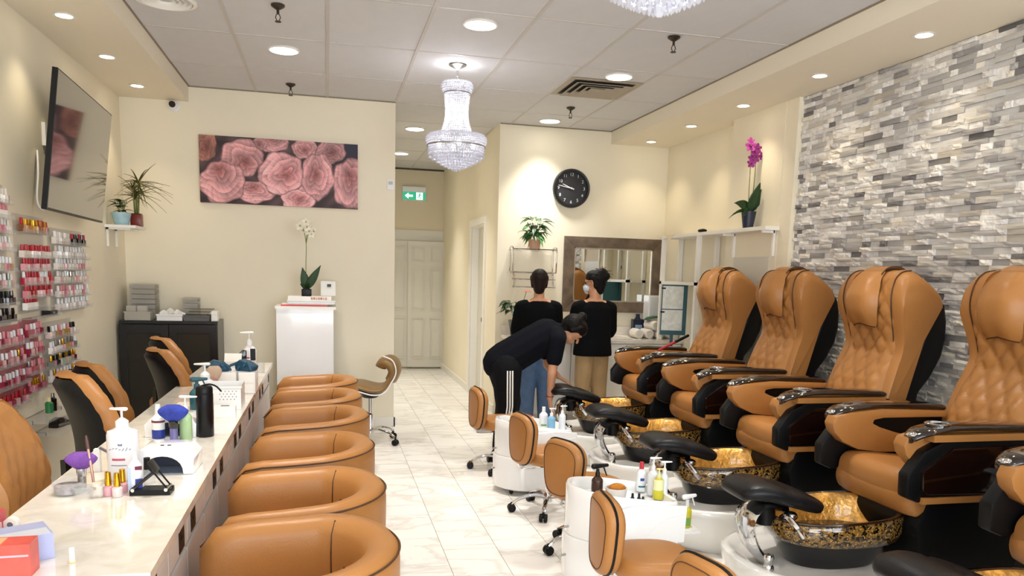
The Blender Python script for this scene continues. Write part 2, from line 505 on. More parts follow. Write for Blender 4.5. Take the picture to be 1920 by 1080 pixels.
# ================================================================== ceiling fittings
lamp_w = mat('panel_glow', 'FFFFFF', 0.5, emit='FFFAF0', estr=9.0)
lamp_y = mat('pot_glow', 'FFFFFF', 0.5, emit='FFF3D8', estr=10.0)
def spot(name, parent, loc, power, col, ang, blend, size=0.04):
    d = bpy.data.lights.new(name, 'SPOT'); d.energy = power; d.color = col; d.spot_size = math.radians(ang); d.spot_blend = blend; d.shadow_soft_size = size
    o = bpy.data.objects.new(name, d); C.objects.link(o); o.parent = parent; o.location = loc
    return o
def pot(x, y, label, grp):
    t = thing('pot_light', label, 'ceiling light', (x, y, SOF), 0, grp)
    obj('trim_ring', MB().lathe([(0.058, -0.001), (0.062, -0.007), (0.046, -0.007), (0.042, 0.004), (0.058, 0.004)], n=24), white_paint, t)
    obj('lens', MB().lathe([(0.0435, -0.002), (0.043, -0.005), (0.001, -0.0055)], n=20), lamp_y, t)
    spot('bulb', t, (0, 0, -0.03), POT_W, (1.0, 0.845, 0.60), 100, 0.85, 0.03)
nm = ['nearest', 'second nearest', 'middle', 'fourth', 'farthest']
for y, l in ((5.14, 'small round pot light in left soffit, nearest of three'), (6.03, 'small round pot light in left soffit, middle of three'), (6.90, 'small round pot light in left soffit above the television corner')):
    pot(-1.46, y, l, 'pot lights in the left soffit')
for y, l in ((4.25, 'third'), (3.35, 'second'), (2.45, 'first')): pot(-1.46, y, 'small pot light in left soffit, %s from the shop front' % l, 'pot lights in the left soffit out of view')
for y, l in ((3.90, 'round pot light in right soffit above stone wall, nearest the camera'), (4.85, 'round pot light in right soffit, second one above the stone wall'),
             (5.85, 'round pot light in right soffit above the purple orchid'), (6.77, 'round pot light in right soffit, second from the clock wall'), (7.68, 'round pot light in right soffit closest to the clock wall')):
    pot(3.275, y, l, 'pot lights in the right soffit')
for y, l in ((2.95, 'third'), (2.0, 'second'), (1.05, 'first')): pot(3.275, y, 'round pot light in right soffit, %s from the shop front' % l, 'pot lights in the right soffit out of view')
def panel(x, y, label, r=0.095):
    t = thing('led_panel_light', label, 'ceiling light', (x, y, H), 0, 'round led panel lights')
    obj('trim_ring', MB().lathe([(r + 0.012, 0.0), (r + 0.014, -0.008), (r + 0.002, -0.011), (r, 0.003), (r + 0.012, 0.004)], n=32), white_paint, t)
    obj('diffuser', MB().lathe([(r + 0.001, -0.004), (r, -0.009), (0.001, -0.010)], n=28), lamp_w, t)
    d = bpy.data.lights.new('glow', 'AREA'); d.shape = 'DISK'; d.size = 2 * r; d.energy = PANEL_W; d.color = (1.0, 0.96, 0.90); d.spread = math.radians(84)
    o = bpy.data.objects.new('glow', d); C.objects.link(o); o.parent = t; o.location = (0, 0, -0.013)
panel(0.935, 4.95, 'round ceiling panel light in front of the chandelier')
panel(-0.29, 5.955, 'round ceiling panel light between two sprinklers on the left')
panel(2.195, 5.835, 'round ceiling panel light beside the square air vent')
panel(2.176, 7.68, 'round ceiling panel light closest to the clock wall')
panel(0.934, 8.64, 'round ceiling panel light at the corridor mouth')
panel(0.947, 10.47, 'round ceiling panel light deep in the corridor')
panel(2.19, 3.75, 'round ceiling panel light at top edge beside the cut-off chandelier')
panel(-0.29, 3.2, 'round ceiling panel light over the manicure table near the shop front'); panel(0.95, 1.2, 'round ceiling panel light just inside the shop front')
dark_metal = mat('dark_brass', '4C433A', 0.4, 0.8)
def sprinkler(x, y, label):
    t = thing('sprinkler_head', label, 'sprinkler', (x, y, H), 0, 'ceiling sprinklers')
    obj('escutcheon', MB().lathe([(0.001, 0.002), (0.040, 0.002), (0.040, -0.006), (0.028, -0.014), (0.012, -0.024), (0.001, -0.025)], n=16), dark_metal, t)
    f = MB(); f.lathe([(0.008, -0.02), (0.008, -0.05), (0.001, -0.05)], n=10)
    f.tube([(0.008, 0, -0.05), (0.014, 0, -0.068), (0.004, 0, -0.09)], 0.003, 6); f.tube([(-0.008, 0, -0.05), (-0.014, 0, -0.068), (-0.004, 0, -0.09)], 0.003, 6)
    obj('frame', f, dark_metal, t)
    obj('deflector', MB().lathe([(0.001, -0.088), (0.018, -0.089), (0.018, -0.093), (0.001, -0.094)], n=14), dark_metal, t)
sprinkler(-0.274, 5.0, 'dark sprinkler head on the left ceiling near the top edge')
sprinkler(-0.29, 7.02, 'dark sprinkler head above the peony picture')
sprinkler(2.17, 4.81, 'dark sprinkler head nearest the cut-off chandelier')
sprinkler(2.19, 7.04, 'dark sprinkler head between square vent and clock wall')
# round diffuser
t = thing('round_air_diffuser', 'round white ceiling air diffuser with concentric rings at top left', 'air vent', (-0.911, 5.12, H))
obj('plate', MB().lathe([(0.17, 0.004), (0.172, -0.006), (0.15, -0.010), (0.15, 0.01)], n=36), white_paint, t)
obj('throat', MB().lathe([(0.15, 0.02), (0.15, 0.016), (0.001, 0.016)], n=30), black_plastic, t)
for r in (0.135, 0.105, 0.075, 0.045): obj('ring', MB().lathe([(r, 0.012), (r + 0.012, -0.006), (r + 0.010, -0.008), (r - 0.004, 0.010)], n=32), white_paint, t)
# square diffuser
t = thing('square_air_diffuser', 'square ceiling air vent with nested louvres above the clock side', 'air vent', (2.16, 6.28, H))
def sqring(r0, r1, z0, z1):
    m_ = MB()
    for s in range(4):
        a = s * PI / 2
        def rr(x, y, z_): return (x * math.cos(a) - y * math.sin(a), x * math.sin(a) + y * math.cos(a), z_)
        P = [rr(-r0, -r0, z0), rr(r0, -r0, z0), rr(r1, -r1, z1), rr(-r1, -r1, z1)]
        m_.poly(P + [(p[0], p[1], p[2] + 0.004) for p in P], [(0,1,2,3),(7,6,5,4),(0,4,5,1),(2,6,7,3),(1,5,6,2),(3,7,4,0)])
    return m_
obj('frame', sqring(0.30, 0.255, -0.003, -0.004), mat('vent_paint', 'A89C8A', 0.5), t, smooth=False)
obj('throat', B(-0.255, 0.255, -0.255, 0.255, -0.0005, 0.002), mat('vent_dark', '2A2622', 0.8), t, smooth=False)
for r in (0.235, 0.175, 0.115): obj('louvre', sqring(r, r - 0.042, -0.022, -0.004), mat('vent_paint', 'A89C8A', 0.5), t, smooth=False)
obj('louvre', B(-0.055, 0.055, -0.055, 0.055, -0.016, -0.010), mat('vent_paint', 'A89C8A', 0.5), t, smooth=False)

# ---- crystal chandeliers
crystal = bpy.data.materials.new('lit_crystal'); crystal.use_nodes = True
_n = crystal.node_tree; _b = _n.nodes['Principled BSDF']
_b.inputs['Base Color'].default_value = (0.85, 0.85, 0.88, 1); _b.inputs['Roughness'].default_value = 0.08; _b.inputs['Specular IOR Level'].default_value = 0.9
_t = _n.nodes.new('ShaderNodeBsdfTranslucent'); _t.inputs['Color'].default_value = (0.66, 0.66, 0.70, 1)
_x = _n.nodes.new('ShaderNodeMixShader'); _x.inputs[0].default_value = 0.6
_n.links.new(_b.outputs[0], _x.inputs[1]); _n.links.new(_t.outputs[0], _x.inputs[2]); _n.links.new(_x.outputs[0], _n.nodes['Material Output'].inputs['Surface'])
bulb_m = mat('bulb_glow', 'FFFFFF', 0.5, emit='FFFCF8', estr=6.0)
def beads(rows):
    """rows of (radius, z, count, bead radius, stretch)"""
    V, F = [], []
    for r, z_, n, br, st in rows:
        ph = random.random()
        for k in range(n):
            a = 2 * PI * (k + ph) / n; x, y = r * math.cos(a), r * math.sin(a); q = len(V)
            V += [(x, y, z_ + br * st), (x, y, z_ - br * st)] + [(x + br * math.cos(c), y + br * math.sin(c), z_) for c in (a, a + PI / 2, a + PI, a + 1.5 * PI)]
            for i in range(4):
                F.append((q, q + 2 + i, q + 2 + (i + 1) % 4)); F.append((q + 1, q + 2 + (i + 1) % 4, q + 2 + i))
    return (V, [], F)
def chandelier(loc, label):
    t = thing('crystal_chandelier', label, 'chandelier', loc, 0, 'crystal chandeliers')
    z0 = H - loc[2]
    obj('ceiling_canopy', MB().lathe([(0.001, z0), (0.068, z0), (0.066, z0 - 0.006), (0.03, z0 - 0.022), (0.008, z0 - 0.038), (0.001, z0 - 0.038)], n=20), steel, t)
    ch = MB()
    for k in range(8):
        zc = z0 - 0.04 - k * 0.0195; a = (k % 2) * PI / 2
        ch.tube([(0.007 * math.cos(q) * math.cos(a), 0.007 * math.cos(q) * math.sin(a), zc - 0.011 + 0.013 * math.sin(q)) for q in [2 * PI * i / 10 for i in range(10)]], 0.0022, 5, closed=True)
    obj('chain', ch, steel, t)
    obj('frame_ring', MB().lathe([(0.098, 0.505), (0.101, 0.505), (0.101, 0.497), (0.098, 0.497)], n=32), steel, t)
    obj('frame_ring', MB().lathe([(0.220, 0.120), (0.224, 0.120), (0.224, 0.110), (0.220, 0.110)], n=40), steel, t)
    rows = []
    for k in range(5): rows.append((0.10 + 0.012 * math.sin(PI * k / 4) + 0.004, 0.575 - k * 0.015, 46, 0.0085, 1.0))
    rows.append((0.08, 0.582, 36, 0.0085, 1)); rows.append((0.05, 0.584, 22, 0.0085, 1)); rows.append((0.09, 0.497, 40, 0.008, 1))
    o = obj('crown_crystals', beads(rows), crystal, t, smooth=False); o['kind'] = 'stuff'
    rows = []
    for k in range(22):
        f = k / 21; rows.append((0.094 - 0.010 * math.sin(PI * min(1, f * 1.25)) + 0.026 * max(0, f - 0.55) ** 1.5 / 0.3, 0.485 - f * 0.29, 38, 0.0072, 1.0))
    o = obj('column_strands', beads(rows), crystal, t, smooth=False); o['kind'] = 'stuff'
    rows = []
    for k in range(6): rows.append((0.205 + 0.022 * math.sin(PI * (k + 0.5) / 6), 0.195 - k * 0.0145, 84, 0.009, 1.0))
    rows.append((0.185, 0.198, 70, 0.009, 1)); rows.append((0.15, 0.199, 56, 0.009, 1)); rows.append((0.12, 0.199, 46, 0.009, 1))
    o = obj('band_crystals', beads(rows), crystal, t, smooth=False); o['kind'] = 'stuff'
    rows = []
    for (r, zt, zb) in ((0.208, 0.10, 0.055), (0.18, 0.075, 0.035), (0.15, 0.055, 0.018), (0.12, 0.04, 0.002), (0.09, 0.025, -0.012), (0.06, 0.01, -0.025), (0.03, -0.005, -0.038)):
        zz = zt
        while zz > zb - 0.002: rows.append((r, zz, max(6, int(2 * PI * r / 0.019)), 0.0085, 1.15)); zz -= 0.0165
        rows.append((r, zb - 0.014, max(6, int(2 * PI * r / 0.021)), 0.0105, 1.3))
    o = obj('tier_drops', beads(rows), crystal, t, smooth=False); o['kind'] = 'stuff'
    obj('finial_ball', MB().ell((0, 0, -0.055), (0.016, 0.016, 0.018), 10, 6), crystal, t)
    for (x, y, z_) in ((0.13, 0, 0.13), (-0.13, 0, 0.13), (0, 0.13, 0.13), (0, -0.13, 0.13), (0.03, 0, 0.33), (-0.03, 0, 0.43)):
        obj('bulb', MB().ell((x, y, z_), (0.018, 0.018, 0.026), 10, 6), bulb_m, t)
    for z_, p in ((0.15, 0.45), (0.36, 0.25), (0.60, 0.30)):
        d = bpy.data.lights.new('chandelier_glow', 'POINT'); d.energy = CHAND_W * p; d.color = (0.97, 0.96, 1.0); d.shadow_soft_size = 0.06
        l = bpy.data.objects.new('chandelier_glow', d); C.objects.link(l); l.parent = t; l.location = (0, 0, z_)
chandelier((0.955, 5.94, 2.325), 'full crystal chandelier hanging mid-room on a chain')
chandelier((0.945, 2.21, 2.325), 'crystal chandelier cut off by the top edge, only tip showing')
# ================================================================== pedicure massage chairs along the stone wall
def leopard_mat():
    m = bpy.data.materials.new('speckled_glass_bowl'); m.use_nodes = True
    nt = m.node_tree; N = nt.nodes; L = nt.links; b = N['Principled BSDF']
    tc = N.new('ShaderNodeTexCoord'); v = N.new('ShaderNodeTexVoronoi'); v.inputs['Scale'].default_value = 95
    L.new(tc.outputs['Object'], v.inputs['Vector'])
    n = N.new('ShaderNodeTexNoise'); n.inputs['Scale'].default_value = 60; L.new(tc.outputs['Object'], n.inputs['Vector'])
    r = N.new('ShaderNodeValToRGB'); e = r.color_ramp.elements
    e[0].position = 0.22; e[0].color = lin('E0B872'); e[1].position = 0.34; e[1].color = lin('1B0E06'); L.new(v.outputs['Distance'], r.inputs['Fac'])
    r2 = N.new('ShaderNodeValToRGB'); e = r2.color_ramp.elements
    e[0].position = 0.42; e[0].color = lin('0C0704'); e[1].position = 0.56; e[1].color = lin('B98A3E'); L.new(n.outputs['Fac'], r2.inputs['Fac'])
    mx = N.new('ShaderNodeMix'); mx.data_type = 'RGBA'; mx.inputs[0].default_value = 0.45
    L.new(r.outputs['Color'], mx.inputs[6]); L.new(r2.outputs['Color'], mx.inputs[7]); L.new(mx.outputs[2], b.inputs['Base Color'])
    b.inputs['Roughness'].default_value = 0.1; b.inputs['Coat Weight'].default_value = 1.0
    return m
leopard = leopard_mat()
gold_in = mat('gold_foil_lining', 'D8A04A', 0.22, 0.55, bump=0.7, bscale=45, var=0.45, vscale=16, coat=0.8)
base_white = mat('acrylic_base', 'EDEBE6', 0.1, coat=0.8)

def interp(tab, t):
    for (a, va), (b_, vb) in zip(tab, tab[1:]):
        if t <= b_: return va + (vb - va) * max(0, (t - a) / (b_ - a))
    return tab[-1][1]
def smooth_path(pts, n=6):
    """Catmull-Rom through points"""
    P = [Vector(p) for p in pts]; out = []
    for i in range(len(P) - 1):
        p0 = P[max(i - 1, 0)]; p1 = P[i]; p2 = P[i + 1]; p3 = P[min(i + 2, len(P) - 1)]
        for k in range(n):
            t = k / n
            out.append(0.5 * ((2 * p1) + (-p0 + p2) * t + (2 * p0 - 5 * p1 + 4 * p2 - p3) * t * t + (-p0 + 3 * p1 - 3 * p2 + p3) * t ** 3))
    out.append(P[-1]); return [tuple(p) for p in out]
def closed_smooth(pts, n=4):
    P = [Vector(p) for p in pts]; m = len(P); out = []
    for i in range(m):
        p0, p1, p2, p3 = P[(i - 1) % m], P[i], P[(i + 1) % m], P[(i + 2) % m]
        for k in range(n):
            t = k / n
            out.append(0.5 * ((2 * p1) + (-p0 + p2) * t + (2 * p0 - 5 * p1 + 4 * p2 - p3) * t * t + (-p0 + 3 * p1 - 3 * p2 + p3) * t ** 3))
    return [tuple(p) for p in out]

X0 = 2.9
def pedi_chair(label):
    t = thing('pedicure_massage_chair', label, 'massage chair', (X0, 0, 0), 0, 'tan pedicure massage chairs')
    def px(x): return x - X0
    # ---- white moulded platform: nose bowl at the left, low deck under the seat
    plan = [(1.80, 0.0), (1.835, 0.19), (1.96, 0.32), (2.15, 0.385), (2.45, 0.40), (3.10, 0.40), (3.40, 0.36)]
    half = smooth_path([(a, b_) for a, b_ in [(p[0], p[1]) for p in plan]] if False else [(p[0], p[1], 0) for p in plan], 5)
    outline = [(p[0], p[1]) for p in half] + [(p[0], -p[1]) for p in half[::-1][:-1]]
    def ring(s, z_, dx=0.0):
        c = 2.55
        return [(px(c + (x - c) * s + dx), y * s, z_) for x, y in outline]
    rings = [ring(0.90, 0.0, 0.02), ring(0.93, 0.03, 0.01), ring(0.965, 0.12), ring(1.0, 0.21), ring(1.0, 0.243), ring(0.985, 0.252), ring(0.95, 0.252), ring(0.90, 0.225), ring(0.87, 0.215)]
    obj('base_platform', MB().loft(rings), base_white, t, ang=50)
    # ---- glass basin
    def bring(a, b_, z_, cxx=2.285, n=36, e=2.4):
        out = []
        for k in range(n):
            q = 2 * PI * k / n; c, s = math.cos(q), math.sin(q)
            out.append((px(cxx + a * math.copysign(abs(c) ** (2 / e), c)), b_ * math.copysign(abs(s) ** (2 / e), s), z_ + (0.02 * c if z_ > 0.4 else 0)))
        return out
    bs = obj('basin', MB().loft([bring(0.27, 0.19, 0.335), bring(0.305, 0.222, 0.345), bring(0.325, 0.24, 0.39), bring(0.322, 0.24, 0.445), bring(0.31, 0.228, 0.462)], cap=False), leopard, t, ang=70)
    obj('basin_lining', MB().loft([bring(0.31, 0.228, 0.462), bring(0.292, 0.21, 0.452), bring(0.278, 0.196, 0.40), bring(0.255, 0.175, 0.31), bring(0.21, 0.135, 0.272), bring(0.004, 0.004, 0.268)], cap=False), gold_in, bs, ang=70)
    obj('basin_tub', MB().loft([bring(0.215, 0.14, 0.22), bring(0.24, 0.16, 0.26), bring(0.28, 0.195, 0.342), bring(0.24, 0.16, 0.345)]), black_gloss, bs)
    obj('basin_rim', MB().tube(bring(0.316, 0.234, 0.462), 0.007, 6, closed=True), mat('bronze_rim', '2E1A0C', 0.12, 0.2, coat=1.0), bs)
    # ---- waterfall spout, tap body and knobs in chrome
    sp = MB()
    path = smooth_path([(px(1.945), 0.0, 0.235), (px(1.88), 0, 0.30), (px(1.84), 0, 0.39), (px(1.852), 0, 0.465), (px(1.92), 0, 0.50), (px(2.02), 0, 0.48)], 5)
    rg = []
    for i, p in enumerate(path):
        a = Vector(path[max(i - 1, 0)]); b_ = Vector(path[min(i + 1, len(path) - 1)]); tt = (b_ - a).normalized(); nn = Vector((-tt.z, 0, tt.x))
        w_ = 0.062 + 0.022 * math.sin(PI * i / (len(path) - 1)); th = 0.018
        rg.append([tuple(Vector(p) + nn * th * cz + Vector((0, w_ * sy, 0))) for sy, cz in ((-1, 0), (-0.8, 0.8), (0, 1.3), (0.8, 0.8), (1, 0), (0.8, -0.8), (0, -1), (-0.8, -0.8))])
    sp.loft(rg); sps = obj('waterfall_spout', sp, chrome, t, ang=60)
    k = MB(); k.lathe([(0.001, 0.30), (0.020, 0.30), (0.024, 0.285), (0.018, 0.255), (0.026, 0.245), (0.026, 0.232), (0.001, 0.232)], c=(px(1.90), -0.115, 0), n=14)
    obj('tap_knob', k, chrome, t)
    k = MB(); k.tube(smooth_path([(px(1.985), -0.06, 0.45), (px(1.97), -0.12, 0.475), (px(1.99), -0.165, 0.44), (px(2.02), -0.185, 0.395)], 5), 0.012, 8)
    k.ell((px(2.0), -0.10, 0.468), (0.035, 0.03, 0.022)); obj('hand_shower', k, chrome, t)
    # ---- footrest pad on its post
    fp = smooth_path([(px(1.765), 0, 0.552), (px(1.81), 0, 0.578), (px(1.90), 0, 0.574), (px(2.03), 0, 0.538), (px(2.14), 0, 0.50), (px(2.165), 0, 0.488)], 5)
    rg = []
    nF = len(fp) - 1
    for i, p in enumerate(fp):
        u = i / nF; w_ = 0.15 * (math.sin(PI * min(max(u * 0.88 + 0.08, 0.02), 0.98)) ** 0.35); th = 0.044 * (math.sin(PI * min(max(u * 0.94 + 0.03, 0.01), 0.99)) ** 0.45)
        a = Vector(fp[max(i - 1, 0)]); b_ = Vector(fp[min(i + 1, nF)]); tt = (b_ - a).normalized(); nn = Vector((-tt.z, 0, tt.x))
        ridge = 0.006 if abs(u - 0.5) < 0.05 else 0
        rg.append([tuple(Vector(p) + nn * (th * (abs(math.sin(q)) ** 0.7) * math.copysign(1, math.sin(q)) - (ridge if math.sin(q) > 0.3 else 0)) + Vector((0, w_ * math.copysign(abs(math.cos(q)) ** 0.6, math.cos(q)), 0))) for q in [2 * PI * j / 16 for j in range(16)]])
    fr_ = obj('footrest', MB().loft(rg), black_leather, t, ang=60)
    obj('footrest_post', MB().tube([(px(1.955), 0.02, 0.40), (px(1.95), 0.02, 0.47), (px(1.94), 0, 0.55)], 0.045, 12), black_plastic, fr_)
    # ---- black body under the seat
    obj('seat_base', MB().prism([(px(2.58), 0.235), (px(2.52), 0.44), (px(2.56), 0.56), (px(3.28), 0.56), (px(3.36), 0.40), (px(3.36), 0.22)], 'y', -0.27, 0.27, 0.02), black_plastic, t)
    # ---- seat cushion
    pts = [(2.475, 0.615), (2.49, 0.66), (2.545, 0.683), (2.70, 0.672), (2.95, 0.64), (3.16, 0.63), (3.16, 0.54), (2.62, 0.545), (2.52, 0.525), (2.482, 0.56)]
    cl = closed_smooth([(px(a), 0, b_) for a, b_ in pts], 4)
    rg = []
    for y, s, dz in ((-0.262, 0.55, -0.03), (-0.255, 0.86, -0.012), (-0.235, 0.97, -0.004), (-0.10, 1.0, -0.004), (0, 1.0, -0.008), (0.10, 1.0, -0.004), (0.235, 0.97, -0.004), (0.255, 0.86, -0.012), (0.262, 0.55, -0.03)):
        rg.append([(px(2.82) + (p[0] - px(2.82)) * (0.5 + 0.5 * s), y, 0.60 + (p[2] - 0.60) * s + dz) for p in cl])
    st = obj('seat', MB().loft(rg), tan, t, ang=60)
    lf = MB(); cl2 = closed_smooth([(px(a), 0, b_) for a, b_ in ((2.49, 0.60), (2.56, 0.60), (2.66, 0.565), (2.70, 0.535), (2.60, 0.53), (2.535, 0.485), (2.50, 0.49), (2.475, 0.545))], 3)
    rg = []
    for y, s in ((-0.265, 0.6), (-0.255, 0.9), (-0.2, 1), (0.2, 1), (0.255, 0.9), (0.265, 0.6)):
        rg.append([(px(2.56) + (p[0] - px(2.56)) * s, y, 0.55 + (p[2] - 0.55) * s) for p in cl2])
    obj('leg_flap', lf.loft(rg), tan, t, ang=60)
    # ---- backrest: quilted centre, side wings, black rear shell
    front = [(0.62, 3.02), (0.80, 3.07), (0.95, 3.12), (1.10, 3.185), (1.20, 3.195), (1.32, 3.172), (1.44, 3.16), (1.53, 3.18), (1.575, 3.215), (1.59, 3.27)]
    halfw = [(0.62, 0.20), (0.85, 0.235), (1.05, 0.215), (1.16, 0.20), (1.30, 0.225), (1.45, 0.235), (1.55, 0.20), (1.59, 0.12)]
    def bulge(z_):
        return 0.022 * math.exp(-((z_ - 0.86) / 0.14) ** 2) + 0.02 * math.exp(-((z_ - 1.36) / 0.12) ** 2) - 0.012 * math.exp(-((z_ - 1.10) / 0.08) ** 2)
    def quilt(y, s):
        a = (y / 0.105 + s / 0.135); b_ = (y / 0.105 - s / 0.135)
        da = abs(a - round(a)); db = abs(b_ - round(b_))
        return min(1.0, 3.2 * min(da, db)) ** 0.55
    def bfun(u, v):
        z_ = 0.62 + v * 0.965; hw = interp(halfw, z_); y = (u * 2 - 1) * hw
        edge = 1 - abs(u * 2 - 1) ** 6
        x = interp(front, z_) - (0.026 + bulge(z_)) * edge * (1 - 0.35 * (1 - abs(u * 2 - 1))) - 0.019 * quilt(y, z_) * edge + 0.012
        return (px(x), y, z_)
    bc = MB().grid(bfun, 34, 76, flip=True)
    obj('back_cushion', bc, tan, t, ang=180)
    crease = [(3.02, 0.62), (3.085, 0.83), (3.145, 1.0), (3.195, 1.12), (3.19, 1.21), (3.145, 1.36), (3.135, 1.45), (3.155, 1.535), (3.20, 1.578), (3.26, 1.588)]
    rear_t = [(3.33, 1.545), (3.41, 1.48), (3.435, 1.42), (3.35, 1.185), (3.216, 0.80), (3.17, 0.62)]
    wing = [(px(a), b_) for a, b_ in [(p[0], p[2]) for p in smooth_path([(a, 0, b_) for a, b_ in crease], 3)] + [(p[0], p[2]) for p in smooth_path([(a, 0, b_) for a, b_ in rear_t[:3]], 3)] + rear_t[3:]]
    core = [(px(3.10), 0.60), (px(3.20), 1.18), (px(3.20), 1.545), (px(3.29), 1.575), (px(3.40), 1.49), (px(3.42), 1.43), (px(3.36), 1.18), (px(3.24), 0.80), (px(3.2), 0.60)]
    obj('back_core', MB().prism(core, 'y', -0.2, 0.2, 0.012), tan, t)
    def wv(z_): return interp([(0.6, 0.97), (0.85, 1.0), (1.02, 0.95), (1.14, 0.90), (1.26, 0.95), (1.40, 1.03), (1.5, 1.02), (1.6, 0.98)], z_)
    for s in (-1, 1):
        wm = MB(); nW = len(wing); zc = 1.1
        rg = []
        for off, sc in ((0.15, 1.0), (0.20, 0.99), (0.245, 0.965), (0.272, 0.925), (0.284, 0.86)):
            ring_ = []
            for (a, b_) in wing:
                cxw = px(3.29); ww = wv(b_)
                ring_.append((cxw + (a - cxw) * sc, s * off * ww, zc + (b_ - zc) * (1 - (1 - sc) * max(0, min(1, (b_ - 1.2) / 0.3)) * 1.25)))
            rg.append(ring_)
        wg = obj('side_wing', wm.loft(rg), tan, t, ang=50)
        obj('seam', MB().tube([(px(a) - 0.001, s * 0.205 * wv(b_), b_ - 0.004) for a, b_ in [(p[0], p[2]) for p in smooth_path([(a, 0, b_) for a, b_ in crease[1:]], 3)]], 0.0035, 6), tan_dark, wg)
    shell = [(3.435, 1.43), (3.35, 1.185), (3.216, 0.80), (3.16, 0.62), (3.32, 0.60), (3.334, 0.80), (3.345, 0.88), (3.415, 0.97), (3.475, 1.09), (3.493, 1.19), (3.488, 1.30), (3.465, 1.39)]
    obj('back_shell', MB().prism([(px(a) - (0.012 if i < 3 else 0), b_) for i, (a, b_) in enumerate(shell)], 'y', -0.262, 0.262, 0.025, 3), black_plastic, t)
    # head pillow with the strap over the top
    pp = [(1.245, 0.085), (1.262, 0.105), (1.30, 0.118), (1.38, 0.128), (1.45, 0.125), (1.52, 0.105), (1.565, 0.09)]
    def pfun(u, v):
        z_ = 1.25 + v * 0.325; hw = interp(pp, z_)
        w_ = u * 2 - 1; y = w_ * hw; pad = (1 - abs(w_) ** 4)
        th = 0.062 * (math.sin(PI * min(0.97, 0.05 + v * 0.8)) ** 0.6) + 0.012
        dip = 0.018 * (1 - abs(w_)) * (1 - v) ** 4
        return (px(interp(front, z_) - 0.035 - bulge(z_) * 0.8 - th * pad), y, z_ + dip)
    pl = obj('head_pillow', MB().grid(pfun, 16, 18, flip=True), tan, t, ang=180)
    obj('piping', MB().tube([pfun(i / 16, 0.0) for i in range(17)], 0.004, 6), tan_dark, pl)
    sv = smooth_path([(px(3.155), 0, 1.555), (px(3.19), 0, 1.592), (px(3.26), 0, 1.603), (px(3.34), 0, 1.572), (px(3.42), 0, 1.50)], 4)
    ms = MB()
    rg = [[(p[0], -0.085, p[2] - 0.004), (p[0], -0.085, p[2] + 0.004), (p[0], 0.085, p[2] + 0.004), (p[0], 0.085, p[2] - 0.004)] for p in sv]
    obj('pillow_strap', ms.loft(rg), tan, pl, ang=50)
    obj('strap_edge', MB().tube([(p[0], -0.087, p[2] + 0.002) for p in sv], 0.004, 6), tan_dark, pl)
    # ---- armrests
    for s in (-1, 1):
        yi, yo = 0.205, 0.335
        inner = [(2.405, 0.815), (2.42, 0.775), (2.47, 0.725), (2.56, 0.685), (2.68, 0.668), (2.95, 0.664), (3.10, 0.67), (3.10, 0.70), (2.95, 0.725), (2.78, 0.765), (2.68, 0.795), (2.635, 0.815), (2.64, 0.832), (2.70, 0.842), (3.06, 0.842), (3.07, 0.875), (2.68, 0.888), (2.50, 0.872), (2.42, 0.852)]
        ar = obj('armrest', MB().prism([(px(a), b_) for a, b_ in inner], 'y', s * yi, s * (yi + 0.072), 0.012), tan, t)
        # black liner that shows through the arm opening, and the black outer shell
        blk = [(2.47, 0.80), (2.395, 0.70), (2.40, 0.60), (2.46, 0.575), (2.70, 0.56), (3.08, 0.56), (3.10, 0.86), (2.60, 0.86)]
        obj('arm_shell', MB().prism([(px(a), b_) for a, b_ in blk], 'y', s * (yi + 0.06), s * (yo - 0.008), 0.012), black_plastic, ar)
        pan = [(2.60, 0.815), (2.455, 0.715), (2.462, 0.635), (2.49, 0.613), (3.05, 0.60), (3.09, 0.62), (3.09, 0.80), (3.05, 0.825)]
        obj('outer_panel', MB().prism([(px(a), b_) for a, b_ in pan], 'y', s * (yo - 0.012), s * (yo + 0.012), 0.008), wood_gloss, ar)
        obj('panel_rim', MB().box(px(2.47), px(3.08), min(s * (yo - 0.05), s * (yo + 0.006)), max(s * (yo - 0.05), s * (yo + 0.006)), 0.572, 0.60, 0.006), tan, ar)
        ym = s * (yi + yo) / 2 + s * 0.004
        tp = smooth_path([(px(2.425), ym, 0.845), (px(2.47), ym, 0.872), (px(2.56), ym, 0.893), (px(2.70), ym, 0.899), (px(3.00), ym, 0.893), (px(3.065), ym, 0.886)], 4)
        rg = []
        for i, p in enumerate(tp):
            u = i / (len(tp) - 1); w_ = 0.066 * (min(1, 0.45 + 2.2 * u)) * (min(1, 0.7 + 6 * (1 - u))); th = 0.016
            rg.append([(p[0], p[1] + w_ * math.copysign(abs(math.cos(q)) ** 0.5, math.cos(q)), p[2] + th * math.sin(q)) for q in [2 * PI * j / 12 for j in range(12)]])
        top = obj('arm_top', MB().loft(rg), wood_gloss, ar, ang=50)
        obj('arm_underside', MB().box(px(2.50), px(3.06), ym - 0.062, ym + 0.062, 0.842, 0.872, 0.012), tan, ar)
        obj('chrome_tip', MB().ell((px(2.452), ym, 0.864), (0.034, 0.034, 0.014), 14, 8), chrome, ar)
        if s < 0:
            cp = MB().lathe([(0.050, 0.905), (0.053, 0.912), (0.047, 0.915), (0.043, 0.907), (0.038, 0.900), (0.001, 0.899)], c=(px(2.565), ym, 0), n=24)
            obj('cup_holder', cp, chrome, ar)
            obj('sticker', MB().box(px(2.93), px(2.985), s * yo - 0.0135, s * yo - 0.0115, 0.755, 0.785), white_plastic, ar)
            for q in range(3): obj('sticker_print', B(px(2.937), px(2.978), s * yo - 0.0142, s * yo - 0.0134, 0.761 + q * 0.008, 0.764 + q * 0.008), mat('sticker_ink', '55555C', 0.6), ar)
        else:
